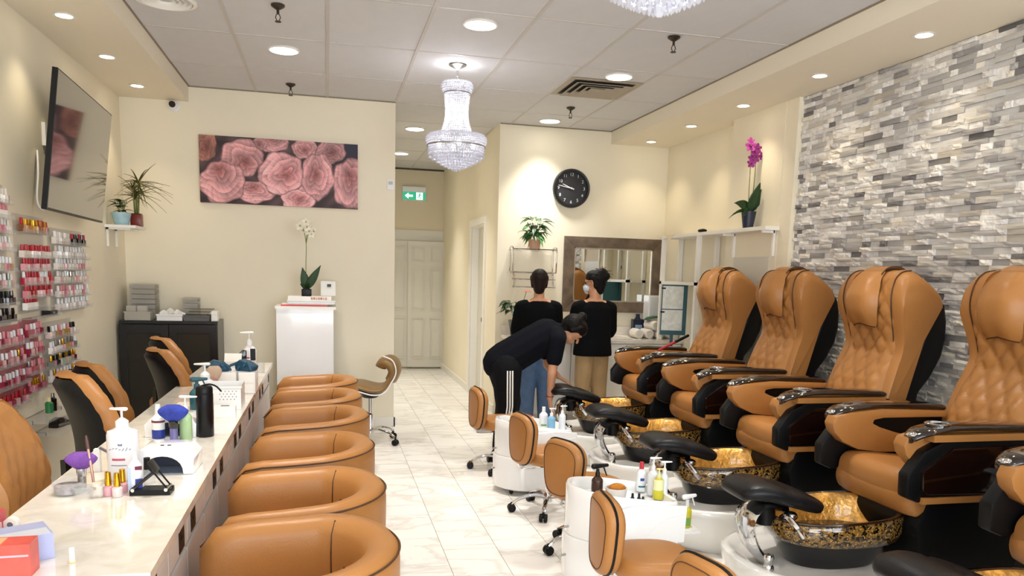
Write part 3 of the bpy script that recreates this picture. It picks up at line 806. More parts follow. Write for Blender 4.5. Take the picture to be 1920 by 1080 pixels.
            obj('remote_panel', MB().prism([(px(2.49), 0.888), (px(2.61), 0.911), (px(2.61), 0.918), (px(2.49), 0.896)], 'y', ym - 0.032, ym + 0.032, 0.002), steel, ar)
    return t
chairs_y = [5.94, 4.97, 4.00, 3.02, 2.0]
clabels = ['tan massage chair farthest away, by the counter with a red-handled tool on its arm',
           'tan massage chair second from the counter, in front of the cream pilaster',
           'tan massage chair third from the counter, fully seen before the stone wall',
           'tan massage chair nearest the camera with its back cut by the right edge',
           'massage chair at the bottom right corner, only an arm and footrest showing']
c0 = pedi_chair(clabels[0]); c0.location = (X0, chairs_y[0], 0)
for y, l in zip(chairs_y[1:], clabels[1:]): dup(c0, (X0, y, 0), 0, l)
# red-handled tool lying across the far chair's armrest
tl = thing('foot_file', 'red handled foot file with black end resting on farthest chair arm', 'foot file', (2.60, 5.72, 0.915))
obj('handle', MB().limb((0.0, 0, 0.012), (0.13, 0.0, 0.075), 0.010, 0.011, n=8), mat('red_plastic', 'A31F2B', 0.3), tl)
obj('tip', MB().limb((0.13, 0.0, 0.075), (0.245, 0.0, 0.13), 0.013, 0.012, 0.5, n=8), black_plastic, tl)
# ================================================================== manicure row: table, tub chairs, technician chairs
def counter_mat():
    m = bpy.data.materials.new('quartz_top'); m.use_nodes = True
    nt = m.node_tree; N = nt.nodes; L = nt.links; b = N['Principled BSDF']
    b.inputs['Roughness'].default_value = 0.12; b.inputs['Coat Weight'].default_value = 0.5
    tc = N.new('ShaderNodeTexCoord'); n = N.new('ShaderNodeTexNoise'); n.inputs['Scale'].default_value = 9; n.inputs['Detail'].default_value = 8; n.inputs['Distortion'].default_value = 1.2
    L.new(tc.outputs['Object'], n.inputs['Vector'])
    r = N.new('ShaderNodeValToRGB'); e = r.color_ramp.elements
    e[0].position = 0.35; e[0].color = lin('E2DACD'); e[1].position = 0.6; e[1].color = lin('F0EAE0')
    L.new(n.outputs['Fac'], r.inputs['Fac']); L.new(r.outputs['Color'], b.inputs['Base Color'])
    return m
quartz = counter_mat()
DT = 0.75
tag(obj('manicure_worktop', B(-0.915, -0.425, 1.95, 6.33, DT - 0.028, DT, 0.006), quartz), 'long cream quartz worktop over the manicure cabinets', 'worktop')
cab_w = mat('cabinet_white', 'EDE7E2', 0.25, coat=0.3)
seams = [1.97, 2.59, 3.32, 4.05, 4.78, 5.51, 6.31]
un = ['nearest the camera', 'second from the camera', 'third from the camera', 'fourth from the camera', 'fifth from the camera', 'farthest, next to white podium']
for k in range(6):
    y0, y1 = seams[k] + 0.002, seams[k + 1] - 0.002
    t = thing('manicure_cabinet', 'white manicure cabinet unit under the worktop, ' + un[k], 'cabinet', (-0.66, (y0 + y1) / 2, 0), 0, 'manicure cabinets')
    hw = (y1 - y0) / 2
    obj('body', MB().box(0.085, 0.19, -hw, hw, 0.06, 0.722, 0.003).box(0.10, 0.15, -hw + 0.01, hw - 0.01, 0, 0.06), cab_w, t)
    for s in (-1, 1):
        if k == 0 and s < 0: pass
        d = obj('drawer', B(0.192, 0.212, min(0.003 * s, s * (hw - 0.002)), max(0.003 * s, s * (hw - 0.002)), 0.606, 0.718, 0.003), cab_w, t)
        yc = s * (hw - 0.105)
        obj('handle', MB().box(0.208, 0.2145, yc - 0.042, yc + 0.042, 0.614, 0.712, 0.004).box(0.2135, 0.2165, yc - 0.012, yc + 0.012, 0.65, 0.658), black_plastic, d)
        p = obj('cupboard_door', B(0.192, 0.210, min(0.003 * s, s * (hw - 0.002)), max(0.003 * s, s * (hw - 0.002)), 0.07, 0.582, 0.003), cab_w, t)
    obj('gap_shadow_strip', B(0.188, 0.202, -hw + 0.002, hw - 0.002, 0.585, 0.604), black_plastic, t)  # black strip standing in for the dark gap under the drawers

# ---- barrel tub chairs
def tub_chair(label):
    t = thing('tub_chair', label, 'tub chair', (0, 0, 0), 0, 'tan tub chairs along the manicure table')
    path = [(-0.285, 0.262)]
    path += [(-0.10, 0.268), (0.04, 0.258)]
    for a in range(75, -76, -15):
        path.append((0.045 + 0.212 * math.cos(math.radians(a)), 0.262 * math.sin(math.radians(a))))
    path += [(0.04, -0.258), (-0.10, -0.268), (-0.285, -0.262)]
    P = smooth_path([(p[0], p[1], 0) for p in path], 3)
    n = len(P)
    def nrm(i):
        a = Vector(P[max(i - 1, 0)]); b_ = Vector(P[min(i + 1, n - 1)]); tt = (b_ - a).normalized(); return Vector((-tt.y, tt.x, 0))
    rg, rim, seam_in = [], [], []
    for i, p in enumerate(P):
        u = abs(i / (n - 1) * 2 - 1)
        zt = 0.695 - 0.03 * u ** 3; h_end = 1.0
        if u > 0.93: zt -= 0.055 * ((u - 0.93) / 0.07) ** 2
        w_ = 0.040 + (0.014 * (1 - u)); nn = nrm(i)          # nn points outwards (path runs clockwise seen from above)
        prof = [(0.75, 0.10), (1.0, 0.16), (1.12, 0.40), (1.15, zt - 0.06), (1.1, zt - 0.025), (0.75, zt - 0.003), (0.1, zt), (-0.6, zt - 0.012), (-0.98, zt - 0.05), (-1.05, zt - 0.12), (-1.0, 0.42), (-1.0, 0.12)]
        end = 0.55 if i in (0, n - 1) else 1.0
        rg.append([tuple(Vector(p) + nn * w_ * a * end + Vector((0, 0, z_ if end == 1 else 0.1 + (z_ - 0.1) * 0.97))) for a, z_ in prof])
        rim.append(tuple(Vector(p) + nn * w_ * 1.12 + Vector((0, 0, zt - 0.022))))
        if i % 1 == 0 and u < 0.5: seam_in.append(tuple(Vector(p) - nn * w_ * 0.85 + Vector((0, 0, zt - 0.03))))
    sh = obj('barrel_back', MB().loft(rg), tan, t, ang=75)
    obj('piping', MB().tube(rim, 0.0035, 6), tan_dark, sh)
    for s in (-1, 1):
        i = int(n * (0.5 + s * 0.24)); p = Vector(P[i]); nn = nrm(i); u = abs(i / (n - 1) * 2 - 1)
        obj('seam', MB().tube([tuple(p - nn * 0.048 * a + Vector((0, 0, z_))) for a, z_ in ((0.5, 0.684), (0.95, 0.64), (1.04, 0.58), (1.03, 0.47))], 0.0028, 5), tan_dark, sh)
    # channel ribs on the outside of the arms
    for s in (-1, 1):
        for q in range(7):
            x = -0.24 + q * 0.045
            obj('rib', MB().limb((x, s * 0.305, 0.18), (x, s * 0.309, 0.585), 0.017, 0.017, 0.5, n=8), tan, sh)
    sp = []
    for a in range(0, 360, 10):
        c, s_ = math.cos(math.radians(a)), math.sin(math.radians(a))
        sp.append((-0.045 + 0.235 * math.copysign(abs(c) ** 0.6, c), 0.214 * math.copysign(abs(s_) ** 0.6, s_)))
    rg = [[(-0.045 + (x + 0.045) * k, y * k, z_) for x, y in sp] for k, z_ in ((0.96, 0.25), (1.0, 0.28), (1.0, 0.43), (0.97, 0.452), (0.85, 0.465), (0.3, 0.472))]
    obj('seat', MB().loft(rg), tan, t, ang=60)
    obj('plinth', MB().prism([(-0.24, -0.2), (0.12, -0.2), (0.2, -0.1), (0.2, 0.1), (0.12, 0.2), (-0.24, 0.2)], 'z', 0.09, 0.2), black_plastic, t)
    for x, y in ((-0.22, 0.22), (-0.22, -0.22), (0.15, 0.15), (0.15, -0.15)):
        obj('leg', MB().lathe([(0.001, 0), (0.016, 0), (0.024, 0.12), (0.001, 0.12)], c=(x, y, 0), n=10), black_plastic, t)
    return t
tubs = [(-0.105, 2.28, 0.05, 'tan tub chair nearest the camera, cut by the bottom edge'), (-0.10, 2.93, 0.03, 'tan tub chair second from the camera'), (-0.10, 3.66, -0.02, 'tan tub chair third from the camera at the manicure table'),
        (-0.085, 4.44, 0.0, 'tan tub chair fourth from the camera at the manicure table'), (-0.095, 5.14, 0.0, 'tan tub chair second from the podium end'), (-0.095, 5.84, 0.0, 'farthest tan tub chair, closest to the white podium')]
tc0 = tub_chair(tubs[0][3]); tc0.location = (tubs[0][0], tubs[0][1], 0); tc0.rotation_euler = (0, 0, tubs[0][2])
for x, y, r, l in tubs[1:]: dup(tc0, (x, y, 0), r, l)

# ---- technician chairs behind the table
def star_base(t, r=0.26, zhub=0.10, legs=5, metal=None, a0=0.3, cr=0.026):
    metal = metal or chrome
    for k in range(legs):
        a = a0 + 2 * PI * k / legs; c, s = math.cos(a), math.sin(a)
        lp = smooth_path([(0.02 * c, 0.02 * s, zhub), (0.10 * c, 0.10 * s, zhub + 0.012), (r * 0.8 * c, r * 0.8 * s, zhub - 0.012), (r * c, r * s, zhub - 0.045)], 4)
        lg = obj('base_leg', MB().tube(lp, [0.019 - 0.007 * i / (len(lp) - 1) for i in range(len(lp))], 8, flat=0.7), metal, t)
        w_ = MB()
        for sd in (-1, 1):
            ox, oy = -s * 0.014 * sd, c * 0.014 * sd
            rings = []
            for rr, hh in ((0.004, -0.011), (cr - 0.003, -0.011), (cr, -0.006), (cr, 0.006), (cr - 0.003, 0.011), (0.004, 0.011)):
                rings.append([(r * c + ox + c * rr * math.cos(q) - s * hh, r * s + oy + s * rr * math.cos(q) + c * hh, cr + rr * math.sin(q)) for q in [2 * PI * j / 14 for j in range(14)]])
            w_.loft(rings)
        w_.limb((r * c, r * s, cr + 0.005), (r * c, r * s, zhub - 0.04), 0.009, 0.009, n=8)
        obj('caster', w_, black_plastic, lg)
    obj('base_hub', MB().lathe([(0.001, zhub - 0.03), (0.028, zhub - 0.03), (0.032, zhub + 0.01), (0.024, zhub + 0.03), (0.001, zhub + 0.03)], n=14), metal, t)

def quilted(u, v, du, dv):
    a, b_ = u / du + v / dv, u / du - v / dv
    return min(1.0, 3.0 * min(abs(a - round(a)), abs(b_ - round(b_)))) ** 0.6
def tech_chair(label):
    """faces local +x"""
    t = thing('technician_chair', label, 'office chair', (0, 0, 0), 0, 'technician chairs behind the manicure table')
    W, Z0, Z1 = 0.23, 0.47, 1.0
    def outline(v):
        return W * (0.80 + 0.20 * math.sin(PI * min(1, v * 0.9 + 0.12))) * (1 - max(0, v - 0.72) ** 2 * 5.2)
    def xc(v): return -0.02 - 0.10 * v + 0.05 * math.sin(PI * v)
    def ff(u, v):
        w_ = u * 2 - 1; hw = outline(v); z_ = Z0 + (Z1 - Z0) * v
        return (xc(v) + 0.035 * (1 - abs(w_) ** 6) * (1 if 0.02 < v < 0.985 else 0.2) + 0.010 * quilted(w_ * hw, z_, 0.09, 0.12) + 0.03 * w_ * w_, w_ * hw, z_)
    def fb(u, v):
        w_ = u * 2 - 1; hw = outline(v) * 0.93; z_ = Z0 + (Z1 - 0.02 - Z0) * v
        return (xc(v) - 0.045 - 0.03 * (1 - abs(w_) ** 4) * (1 if 0.02 < v < 0.96 else 0.1) + 0.03 * w_ * w_, w_ * hw, z_)
    m_ = MB().grid(ff, 22, 26)
    obj('backrest', m_, tan, t, ang=180)
    def band(side):
        rings = []
        for k in range(27):
            v = k / 26; a = ff(1 if side > 0 else 0, v); rings.append(a)
        return rings
    rimp = [ff(0, k / 24) for k in range(25)] + [ff(i / 12, 1) for i in range(1, 12)] + [ff(1, 1 - k / 24) for k in range(25)]
    rg = []
    for p in rimp:
        rg.append([(p[0] + 0.008, p[1], p[2]), (p[0] - 0.01, p[1] * 1.03, p[2] + 0.004), (p[0] - 0.045, p[1] * 1.0, p[2]), (p[0] - 0.06, p[1] * 0.94, p[2] - 0.012), (p[0] - 0.02, p[1] * 0.9, p[2] - 0.02)])
    obj('rim_band', MB().loft(rg), tan, t, ang=60)
    obj('back_panel', MB().grid(fb, 14, 18, flip=True), black_leather, t, ang=180)
    sp = [(0.02 + 0.24 * math.copysign(abs(math.cos(a)) ** 0.6, math.cos(a)), 0.245 * math.copysign(abs(math.sin(a)) ** 0.6, math.sin(a))) for a in [2 * PI * k / 32 for k in range(32)]]
    rg = [[(0.02 + 0.06 + (x - 0.02) * k, y * k, z_) for x, y in sp] for k, z_ in ((0.9, 0.40), (1.0, 0.42), (1.0, 0.47), (0.95, 0.495), (0.6, 0.505), (0.1, 0.505))]
    obj('seat', MB().loft(rg), tan, t, ang=60)
    obj('bracket', MB().box(-0.15, -0.02, -0.04, 0.04, 0.37, 0.40, 0.008).box(-0.165, -0.135, -0.035, 0.035, 0.37, 0.60, 0.008), black_plastic, t)
    obj('gas_post', MB().lathe([(0.001, 0.1), (0.024, 0.1), (0.024, 0.24), (0.014, 0.25), (0.014, 0.40), (0.001, 0.40)], n=12), black_plastic, t)
    star_base(t, 0.25, 0.10)
    return t
tch = [((-1.06, 2.98), 0.04, 'tan technician chair at left edge, diamond-quilted front showing'), ((-1.035, 3.87), 0.60, 'technician chair with black back panel beside the polish rack, front one of its pair'),
       ((-1.19, 4.68), 0.62, 'technician chair just behind another one beside the polish rack'), ((-0.95, 5.27), 0.55, 'technician chair before black glass cabinet, nearer one of its pair'), ((-1.14, 6.31), 0.58, 'rearmost technician chair before the black glass cabinet')]
q0 = tech_chair(tch[0][2]); q0.location = (*tch[0][0], 0); q0.rotation_euler = (0, 0, tch[0][1])
for (xy, r, l), sz in zip(tch[1:], (1.0, 0.95, 0.97, 0.95)): dup(q0, (*xy, 0), r, l).scale = (1, 1, sz)

# ---- pedicure stools
def stool(label):
    """faces local +x, low padded back"""
    t = thing('pedicure_stool', label, 'stool', (0, 0, 0), 0, 'low tan pedicure stools')
    sp = [(0.165 * math.copysign(abs(math.cos(a)) ** 0.75, math.cos(a)), 0.165 * math.copysign(abs(math.sin(a)) ** 0.75, math.sin(a))) for a in [2 * PI * k / 32 for k in range(32)]]
    rg = [[(x * k, y * k, z_) for x, y in sp] for k, z_ in ((0.85, 0.325), (0.97, 0.33), (1.0, 0.345), (1.0, 0.385), (0.96, 0.402), (0.8, 0.41), (0.2, 0.413))]
    obj('seat', MB().loft(rg), tan, t, ang=60)
    # backrest pad: rounded shield, curved
    rings = []
    ol = []
    for k in range(36):
        a = 2 * PI * k / 36; c, s = math.cos(a), math.sin(a); e = 0.62
        y = 0.138 * math.copysign(abs(c) ** e, c); z_ = 0.488 + 0.157 * math.copysign(abs(s) ** e, s)
        y *= 1.0 + 0.14 * (z_ - 0.488) / 0.157 - 0.10 * max(0, (z_ - 0.56) / 0.085) ** 2
        ol.append((y, z_))
    for dx, k in ((-0.038, 0.80), (-0.036, 0.93), (-0.022, 1.0), (0.0, 1.015), (0.022, 1.0), (0.036, 0.93), (0.038, 0.80)):
        rings.append([(-0.205 + dx + 0.9 * (y * k) ** 2, y * k, 0.488 + (z_ - 0.488) * k) for y, z_ in ol])
    bk = obj('backrest', MB().loft(rings), tan, t, ang=60)
    obj('edge_strip', MB().tube([(-0.208 + 0.9 * (y * 1.02) ** 2, y * 1.02, 0.488 + (z_ - 0.488) * 1.02) for y, z_ in ol], 0.0055, 6, closed=True), black_plastic, bk)
    obj('back_seam', MB().tube([(-0.243 + 0.9 * (y * 0.86) ** 2, y * 0.86, 0.488 + (z_ - 0.488) * 0.86) for y, z_ in ol], 0.0022, 5, closed=True), tan_dark, bk)
    obj('back_bracket', MB().tube(smooth_path([(-0.02, 0, 0.318), (-0.13, 0, 0.312), (-0.19, 0, 0.318), (-0.205, 0, 0.345), (-0.203, 0, 0.38)], 5), 0.012, 8, flat=2.0), chrome, t)
    obj('mount_plate', MB().box(-0.09, 0.09, -0.07, 0.07, 0.308, 0.326, 0.004), black_plastic, t)
    obj('lever', MB().tube([(0.05, -0.03, 0.305), (0.09, -0.12, 0.30), (0.10, -0.17, 0.298)], 0.006, 6), black_plastic, t)
    obj('gas_post', MB().lathe([(0.001, 0.11), (0.024, 0.11), (0.024, 0.22), (0.014, 0.225), (0.014, 0.31), (0.001, 0.31)], n=14), chrome, t)
    star_base(t, 0.235, 0.095, 5, chrome, 0.35)
    return t
sts = [((1.30, 5.66), 0.10, 'tan pedicure stool farthest back, beside the bending person'), ((1.37, 4.58), 0.20, 'tan pedicure stool in front of the farther white cart'),
       ((1.39, 3.86), 0.42, 'tan pedicure stool with its wide back turned toward camera, behind near cart'), ((1.27, 2.76), -0.10, 'tan pedicure stool nearest the camera before the cart with spray bottle'), ((1.33, 2.12), 0.25, 'tan pedicure stool mostly below the frame, only its back corner showing')]
s0 = stool(sts[0][2]); s0.location = (*sts[0][0], 0); s0.rotation_euler = (0, 0, sts[0][1])
for xy, r, l in sts[1:]: dup(s0, (*xy, 0), r, l)

# ---- swoopy waiting stool near the corridor
brown = mat('taupe_leather', '8A6A3E', 0.4, bump=0.1, bscale=150)
t = thing('swivel_stool', 'taupe leather swivel stool with curled back and white edge by corridor', 'stool', (0.36, 6.72, 0), -0.2)
def sweep(path, w0, th, name, m_, par, flare=0.0):
    pth = smooth_path(path, 5); rg = []
    for i, p in enumerate(pth):
        a = Vector(pth[max(i - 1, 0)]); b_ = Vector(pth[min(i + 1, len(pth) - 1)]); tt = (b_ - a).normalized(); nn = Vector((-tt.z, 0, tt.x)); u = i / (len(pth) - 1)
        w_ = w0 * (0.65 + 0.35 * math.sin(PI * min(1, u * 0.9 + 0.1)))
        rg.append([tuple(Vector(p) + Vector((0, w_ * math.copysign(abs(math.cos(q)) ** 0.5, math.cos(q)), 0)) + nn * th * math.sin(q)) for q in [2 * PI * j / 12 for j in range(12)]])
    return obj(name, MB().loft(rg), m_, par, ang=60)
sweep([(-0.20, 0, 0.50), (-0.10, 0, 0.515), (0.04, 0, 0.485), (0.13, 0, 0.50), (0.185, 0, 0.58), (0.20, 0, 0.66)], 0.21, 0.03, 'seat', brown, t)
sweep([(0.185, 0, 0.565), (0.215, 0, 0.64), (0.195, 0, 0.70), (0.155, 0, 0.722), (0.115, 0, 0.705), (0.10, 0, 0.675)], 0.205, 0.05, 'backrest', brown, t)
edge_p = smooth_path([(-0.20, -0.19, 0.472), (-0.10, -0.205, 0.485), (0.04, -0.205, 0.452), (0.14, -0.20, 0.468), (0.205, -0.195, 0.555), (0.245, -0.19, 0.65), (0.215, -0.18, 0.745), (0.135, -0.18, 0.782)], 5)
obj('edge_trim', MB().tube(edge_p, 0.006, 6), white_plastic, t)
obj('under_pan', MB().lathe([(0.001, 0.40), (0.06, 0.40), (0.13, 0.46), (0.001, 0.47)], n=18), black_plastic, t)
obj('gas_post', MB().lathe([(0.001, 0.1), (0.03, 0.1), (0.03, 0.25), (0.015, 0.26), (0.015, 0.42), (0.001, 0.42)], n=12), chrome, t)
star_base(t, 0.26, 0.11, 5, chrome, -0.45)
# ================================================================== left wall: television, polish racks, plant shelf
# television on a tilting arm
t = thing('wall_television', 'large flat black television on a tilting arm on left wall', 'television', (-1.505, 5.545, 2.165))
t.rotation_euler = (0, math.radians(-6.9) * -1, math.radians(2.9))
obj('screen_case', B(-0.028, 0.0, -0.69, 0.69, -0.385, 0.385, 0.004), black_plastic, t)
obj('screen', B(-0.001, 0.0015, -0.682, 0.682, -0.372, 0.378), mat('tv_glass', '241E18', 0.06, spec=0.9, coat=1.0), t, smooth=False)
obj('rear_housing', MB().prism([(-0.03, -0.30), (-0.06, -0.26), (-0.06, 0.05), (-0.03, 0.12)], 'y', -0.5, 0.5, 0.008), black_plastic, t)
obj('rear_bracket', B(-0.075, -0.058, -0.2, 0.2, -0.12, 0.14, 0.004), black_plastic, t)
t = thing('tv_wall_mount', 'pale metal swing arm mount behind the television', 'wall mount', (XL, 5.53, 2.28))
obj('wall_plate', B(0.0, 0.02, -0.05, 0.05, -0.07, 0.07, 0.004), white_paint, t)
for z_ in (-0.035, 0.035): obj('swing_arm', MB().tube([(0.018, 0, z_), (0.09, 0.02, z_), (0.135, 0.04, z_ - 0.02)], 0.009, 8), steel, t)
t = thing('tv_cable', 'white cable drooping behind the television', 'cable', (XL, 5.3, 1.8))
obj('wire', MB().tube(smooth_path([(0.01, 0.05, 0.36), (0.04, -0.05, 0.22), (0.05, -0.12, 0.05), (0.07, -0.08, 0.0), (0.09, -0.02, 0.06), (0.10, 0.0, 0.12)], 5), 0.006, 6), white_plastic, t)

# polish bottles: one object each, colour carried by the object
pol_body = mat('polish_glass', 'FFFFFF', 0.12, coat=0.6, objcol=True)
caps = {'white': white_plastic, 'black': black_gloss, 'red': mat('cap_red', 'B5202C', 0.35), 'silver': steel, 'gold': mat('cap_gold', 'C99A2E', 0.22, 0.9), 'pink': mat('cap_pink', 'D98A92', 0.4), 'clear': mat('cap_clear', 'D9D4CB', 0.25)}
bmesh_cache = {}
def bottle_mesh(cap):
    if cap in bmesh_cache: return bmesh_cache[cap]
    m_ = MB()
    m_.box(-0.0125, 0.0125, -0.0125, 0.0125, 0, 0.036, 0.004, 1)
    m_.mi = 1
    m_.lathe([(0.0055, 0.036), (0.0075, 0.037), (0.0085, 0.042), (0.0072, 0.068), (0.001, 0.0685)], n=8)
    me = bpy.data.meshes.new('polish_bottle'); m_.bm.to_mesh(me); m_.bm.free()
    me.materials.append(pol_body); me.materials.append(caps[cap]); me.shade_smooth(); me.set_sharp_from_angle(angle=0.7)
    bmesh_cache[cap] = me
    return me
reds = [('C3202F', 'red'), ('D63A45', 'bright red'), ('B01A33', 'crimson'), ('E0525A', 'coral red'), ('A8182A', 'deep red')]
pinks = [('E7A3AE', 'pink'), ('D98595', 'rose pink'), ('EBC0C4', 'blush'), ('C96A7F', 'dark pink'), ('F0D3D2', 'pale pink')]
pales = [('EFE6DF', 'ivory'), ('F2EAE6', 'milky'), ('E6D9D0', 'nude'), ('F5F1EC', 'white'), ('D9CBC2', 'beige')]
darks = [('17141A', 'black'), ('2A1A22', 'plum black'), ('101014', 'black'), ('241018', 'dark wine')]
warm = [('C98A2B', 'amber'), ('D9A534', 'golden'), ('B06B2A', 'bronze'), ('E0703C', 'orange'), ('D9565A', 'coral'), ('7A4520', 'brown')]
dusty = [('A5384F', 'berry'), ('C46A78', 'dusty rose'), ('D8949C', 'rosy'), ('9C2F45', 'wine'), ('E3B7B5', 'blush'), ('7F2438', 'burgundy')]
mixes = {'reds': reds, 'pinks': pinks, 'pales': pales, 'darks': darks, 'warm': warm, 'redpink': reds + pinks, 'dusty': dusty, 'palepink': pales + pinks, 'mixed': pales + pinks + [('3A3A40', 'charcoal'), ('8A8F86', 'grey'), ('B8924A', 'gold'), ('6E2030', 'maroon'), ('A8C0A0', 'sage')]}
ORD = ['first', 'second', 'third', 'fourth', 'fifth', 'sixth', 'seventh', 'eighth', 'ninth', 'tenth', 'eleventh', 'twelfth', 'thirteenth', 'fourteenth']
rp = random.Random(5)
def acrylic_rack(name, label, y0, y1, rows, depth=0.055, tall=None, backing=None):
    """rows: (z, palette, caps, count, y-range fraction, words)"""
    zt = max(r[0] for r in rows) + 0.10; zb = min(r[0] for r in rows) - 0.02
    t = thing(name, label, 'polish rack', (XL, (y0 + y1) / 2, zb), 0, 'clear acrylic polish racks')
    hw = (y1 - y0) / 2
    obj('back_panel', B(0.001, 0.006, -hw, hw, 0, zt - zb), backing or clear, t, smooth=False)
    zs = sorted(set(r[0] for r in rows))
    for z_ in zs:
        sh = obj('shelf', B(0.006, depth, -hw, hw, z_ - zb - 0.006, z_ - zb), clear, t, smooth=False)
        obj('front_lip', B(depth, depth + 0.004, -hw, hw, z_ - zb - 0.006, z_ - zb + 0.018), clear, sh, smooth=False)
    for z_, pal, cps, n, f0, f1, words in rows:
        for k in range(n):
            y = y0 + 0.018 + (y1 - y0 - 0.036) * (f0 + (f1 - f0) * (k + 0.5) / n)
            o = bpy.data.objects.new('polish_bottle', bottle_mesh(rp.choice(cps))); C.objects.link(o)
            o.location = (XL + depth - 0.022 + rp.uniform(-0.004, 0.004), y, z_ + 0.0005); o.rotation_euler = (0, 0, rp.uniform(-0.25, 0.25))
            s = rp.uniform(1.04, 1.16); o.scale = (s, s, s); hx_, cn = rp.choice(mixes[pal]); o.color = lin(hx_)
            tag(o, '%s polish bottle, %s from left on %s' % (cn, ORD[k], words), 'nail polish', 'nail polish bottles on the left wall')
W1 = 'nail polish bottle on the '
acrylic_rack('polish_rack', 'clear acrylic polish rack under the television, middle of the upper row', 4.915, 5.40, [
    (1.66, 'warm', ['gold', 'gold', 'red', 'black'], 12, 0, 1, 'the top shelf of middle rack'),
    (1.515, 'pales', ['red'], 11, 0, 1, 'the second shelf of middle rack'),
    (1.44, 'pinks', ['red'], 11, 0, 1, 'the third shelf of middle rack'),
    (1.36, 'redpink', ['red', 'red', 'white'], 11, 0, 1, 'the fourth shelf of middle rack'),
    (1.285, 'redpink', ['red'], 10, 0, 1, 'the fifth shelf of middle rack'),
    (1.215, 'pales', ['red'], 5, 0, 0.45, 'the short bottom shelf of middle rack')])
acrylic_rack('polish_rack', 'clear acrylic polish rack below the far end of the television', 5.46, 6.16, [
    (1.61, 'pales', ['clear', 'white'], 7, 0, 0.48, 'the pale top row of far rack'),
    (1.61, 'darks', ['black', 'black', 'red'], 6, 0.5, 1, 'the dark top row of far rack'),
    (1.52, 'pales', ['white', 'white', 'clear'], 11, 0, 1, 'the second shelf of far rack'),
    (1.445, 'palepink', ['clear', 'white'], 12, 0, 1, 'the third shelf of far rack'),
    (1.36, 'mixed', ['white', 'clear', 'silver'], 12, 0, 1, 'the fourth shelf of far rack'),
    (1.27, 'palepink', ['white', 'pink'], 12, 0, 1, 'the fifth shelf of far rack'),
    (1.185, 'pales', ['white'], 10, 0, 1, 'the lowest shelf of far rack')])
acrylic_rack('polish_rack', 'clear acrylic polish rack at the left edge with black bottles low down', 4.45, 4.80, [
    (1.80, 'pales', ['clear'], 7, 0, 1, 'the top shelf at the left edge'), (1.72, 'pales', ['clear', 'pink'], 7, 0, 1, 'the second shelf at the left edge'),
    (1.64, 'palepink', ['clear'], 7, 0, 1, 'the third shelf at the left edge'), (1.55, 'palepink', ['clear', 'white'], 7, 0, 1, 'the fourth shelf at the left edge'),
    (1.44, 'mixed', ['white'], 7, 0, 1, 'the fifth shelf at the left edge'), (1.35, 'mixed', ['white', 'silver'], 7, 0, 1, 'the sixth shelf at the left edge'),
    (1.255, 'darks', ['black'], 7, 0, 1, 'the seventh shelf at the left edge'), (1.165, 'darks', ['black', 'black', 'silver'], 7, 0, 1, 'the lowest shelf at the left edge')])
pinkclear = clear_mat('pink_acrylic', 'E9A3A6', 0.55)
acrylic_rack('polish_rack', 'long rose-tinted polish rack low on the wall, left unit', 4.20, 4.90, [
    (1.04, 'dusty', ['pink', 'white', 'white'], 14, 0, 1, 'the top shelf of low left rack'), (0.93, 'dusty', ['pink', 'white', 'gold'], 14, 0, 1, 'the second shelf of low left rack'),
    (0.815, 'dusty', ['pink', 'white'], 14, 0, 1, 'the third shelf of low left rack'), (0.70, 'dusty', ['red'], 8, 0.3, 1, 'the bottom shelf of low left rack')], backing=pinkclear)
acrylic_rack('polish_rack', 'short rose-tinted polish rack low on the wall, right unit', 4.91, 5.20, [
    (1.06, 'dusty', ['pink', 'white'], 7, 0, 1, 'the top shelf of low middle rack'), (0.95, 'dusty', ['white', 'pink'], 7, 0, 1, 'the second shelf of low middle rack'),
    (0.845, 'dusty', ['silver', 'pink'], 7, 0, 1, 'the third shelf of low middle rack'), (0.735, 'dusty', ['pink', 'gold'], 7, 0, 1, 'the bottom shelf of low middle rack')], backing=pinkclear)
acrylic_rack('polish_rack', 'clear acrylic polish rack low on the wall behind the chair pair', 5.26, 5.82, [
    (1.02, 'mixed', ['white', 'pink', 'black'], 9, 0, 1, 'the top shelf of low far rack'), (0.925, 'mixed', ['silver', 'gold', 'white'], 9, 0, 1, 'the second shelf of low far rack'),
    (0.835, 'mixed', ['black', 'gold'], 9, 0, 1, 'the third shelf of low far rack'), (0.745, 'mixed', ['white', 'black', 'gold'], 8, 0, 0.9, 'the fourth shelf of low far rack')])
# red price rails of the low racks
for y0, y1, z_, l in ((4.2, 4.9, 1.128, 'top'), (4.2, 4.9, 1.018, 'second'), (4.2, 4.9, 0.905, 'third')):
    pass
# glass shelf with odds and ends under the racks
t = thing('glass_wall_shelf', 'low clear glass shelf on left wall behind the technician chairs', 'wall shelf', (XL, 5.15, 0.585))
obj('glass_plate', B(0.0, 0.16, -0.35, 0.35, -0.008, 0, 0.002), clear, t)
for y in (-0.25, 0.25): obj('bracket', B(0, 0.05, y - 0.01, y + 0.01, -0.03, -0.008, 0.002), chrome, t)
t = thing('glass_wall_shelf', 'lowest clear glass shelf on left wall holding a black dispenser', 'wall shelf', (XL, 5.35, 0.475))
obj('glass_plate', B(0.0, 0.17, -0.35, 0.35, -0.008, 0, 0.002), clear, t)
for y in (-0.25, 0.25): obj('bracket', B(0, 0.05, y - 0.01, y + 0.01, -0.03, -0.008, 0.002), chrome, t)
t = thing('tape_dispenser', 'small black and silver dispenser on the lowest glass shelf', 'dispenser', (XL + 0.08, 5.25, 0.475), 1.3)
obj('body', MB().prism([(-0.07, 0), (0.07, 0), (0.065, 0.03), (0.0, 0.06), (-0.06, 0.045)], 'y', -0.03, 0.03, 0.008), black_gloss, t)
obj('front_plate', B(-0.055, 0.05, -0.034, -0.029, 0.012, 0.026, 0.002), steel, t)
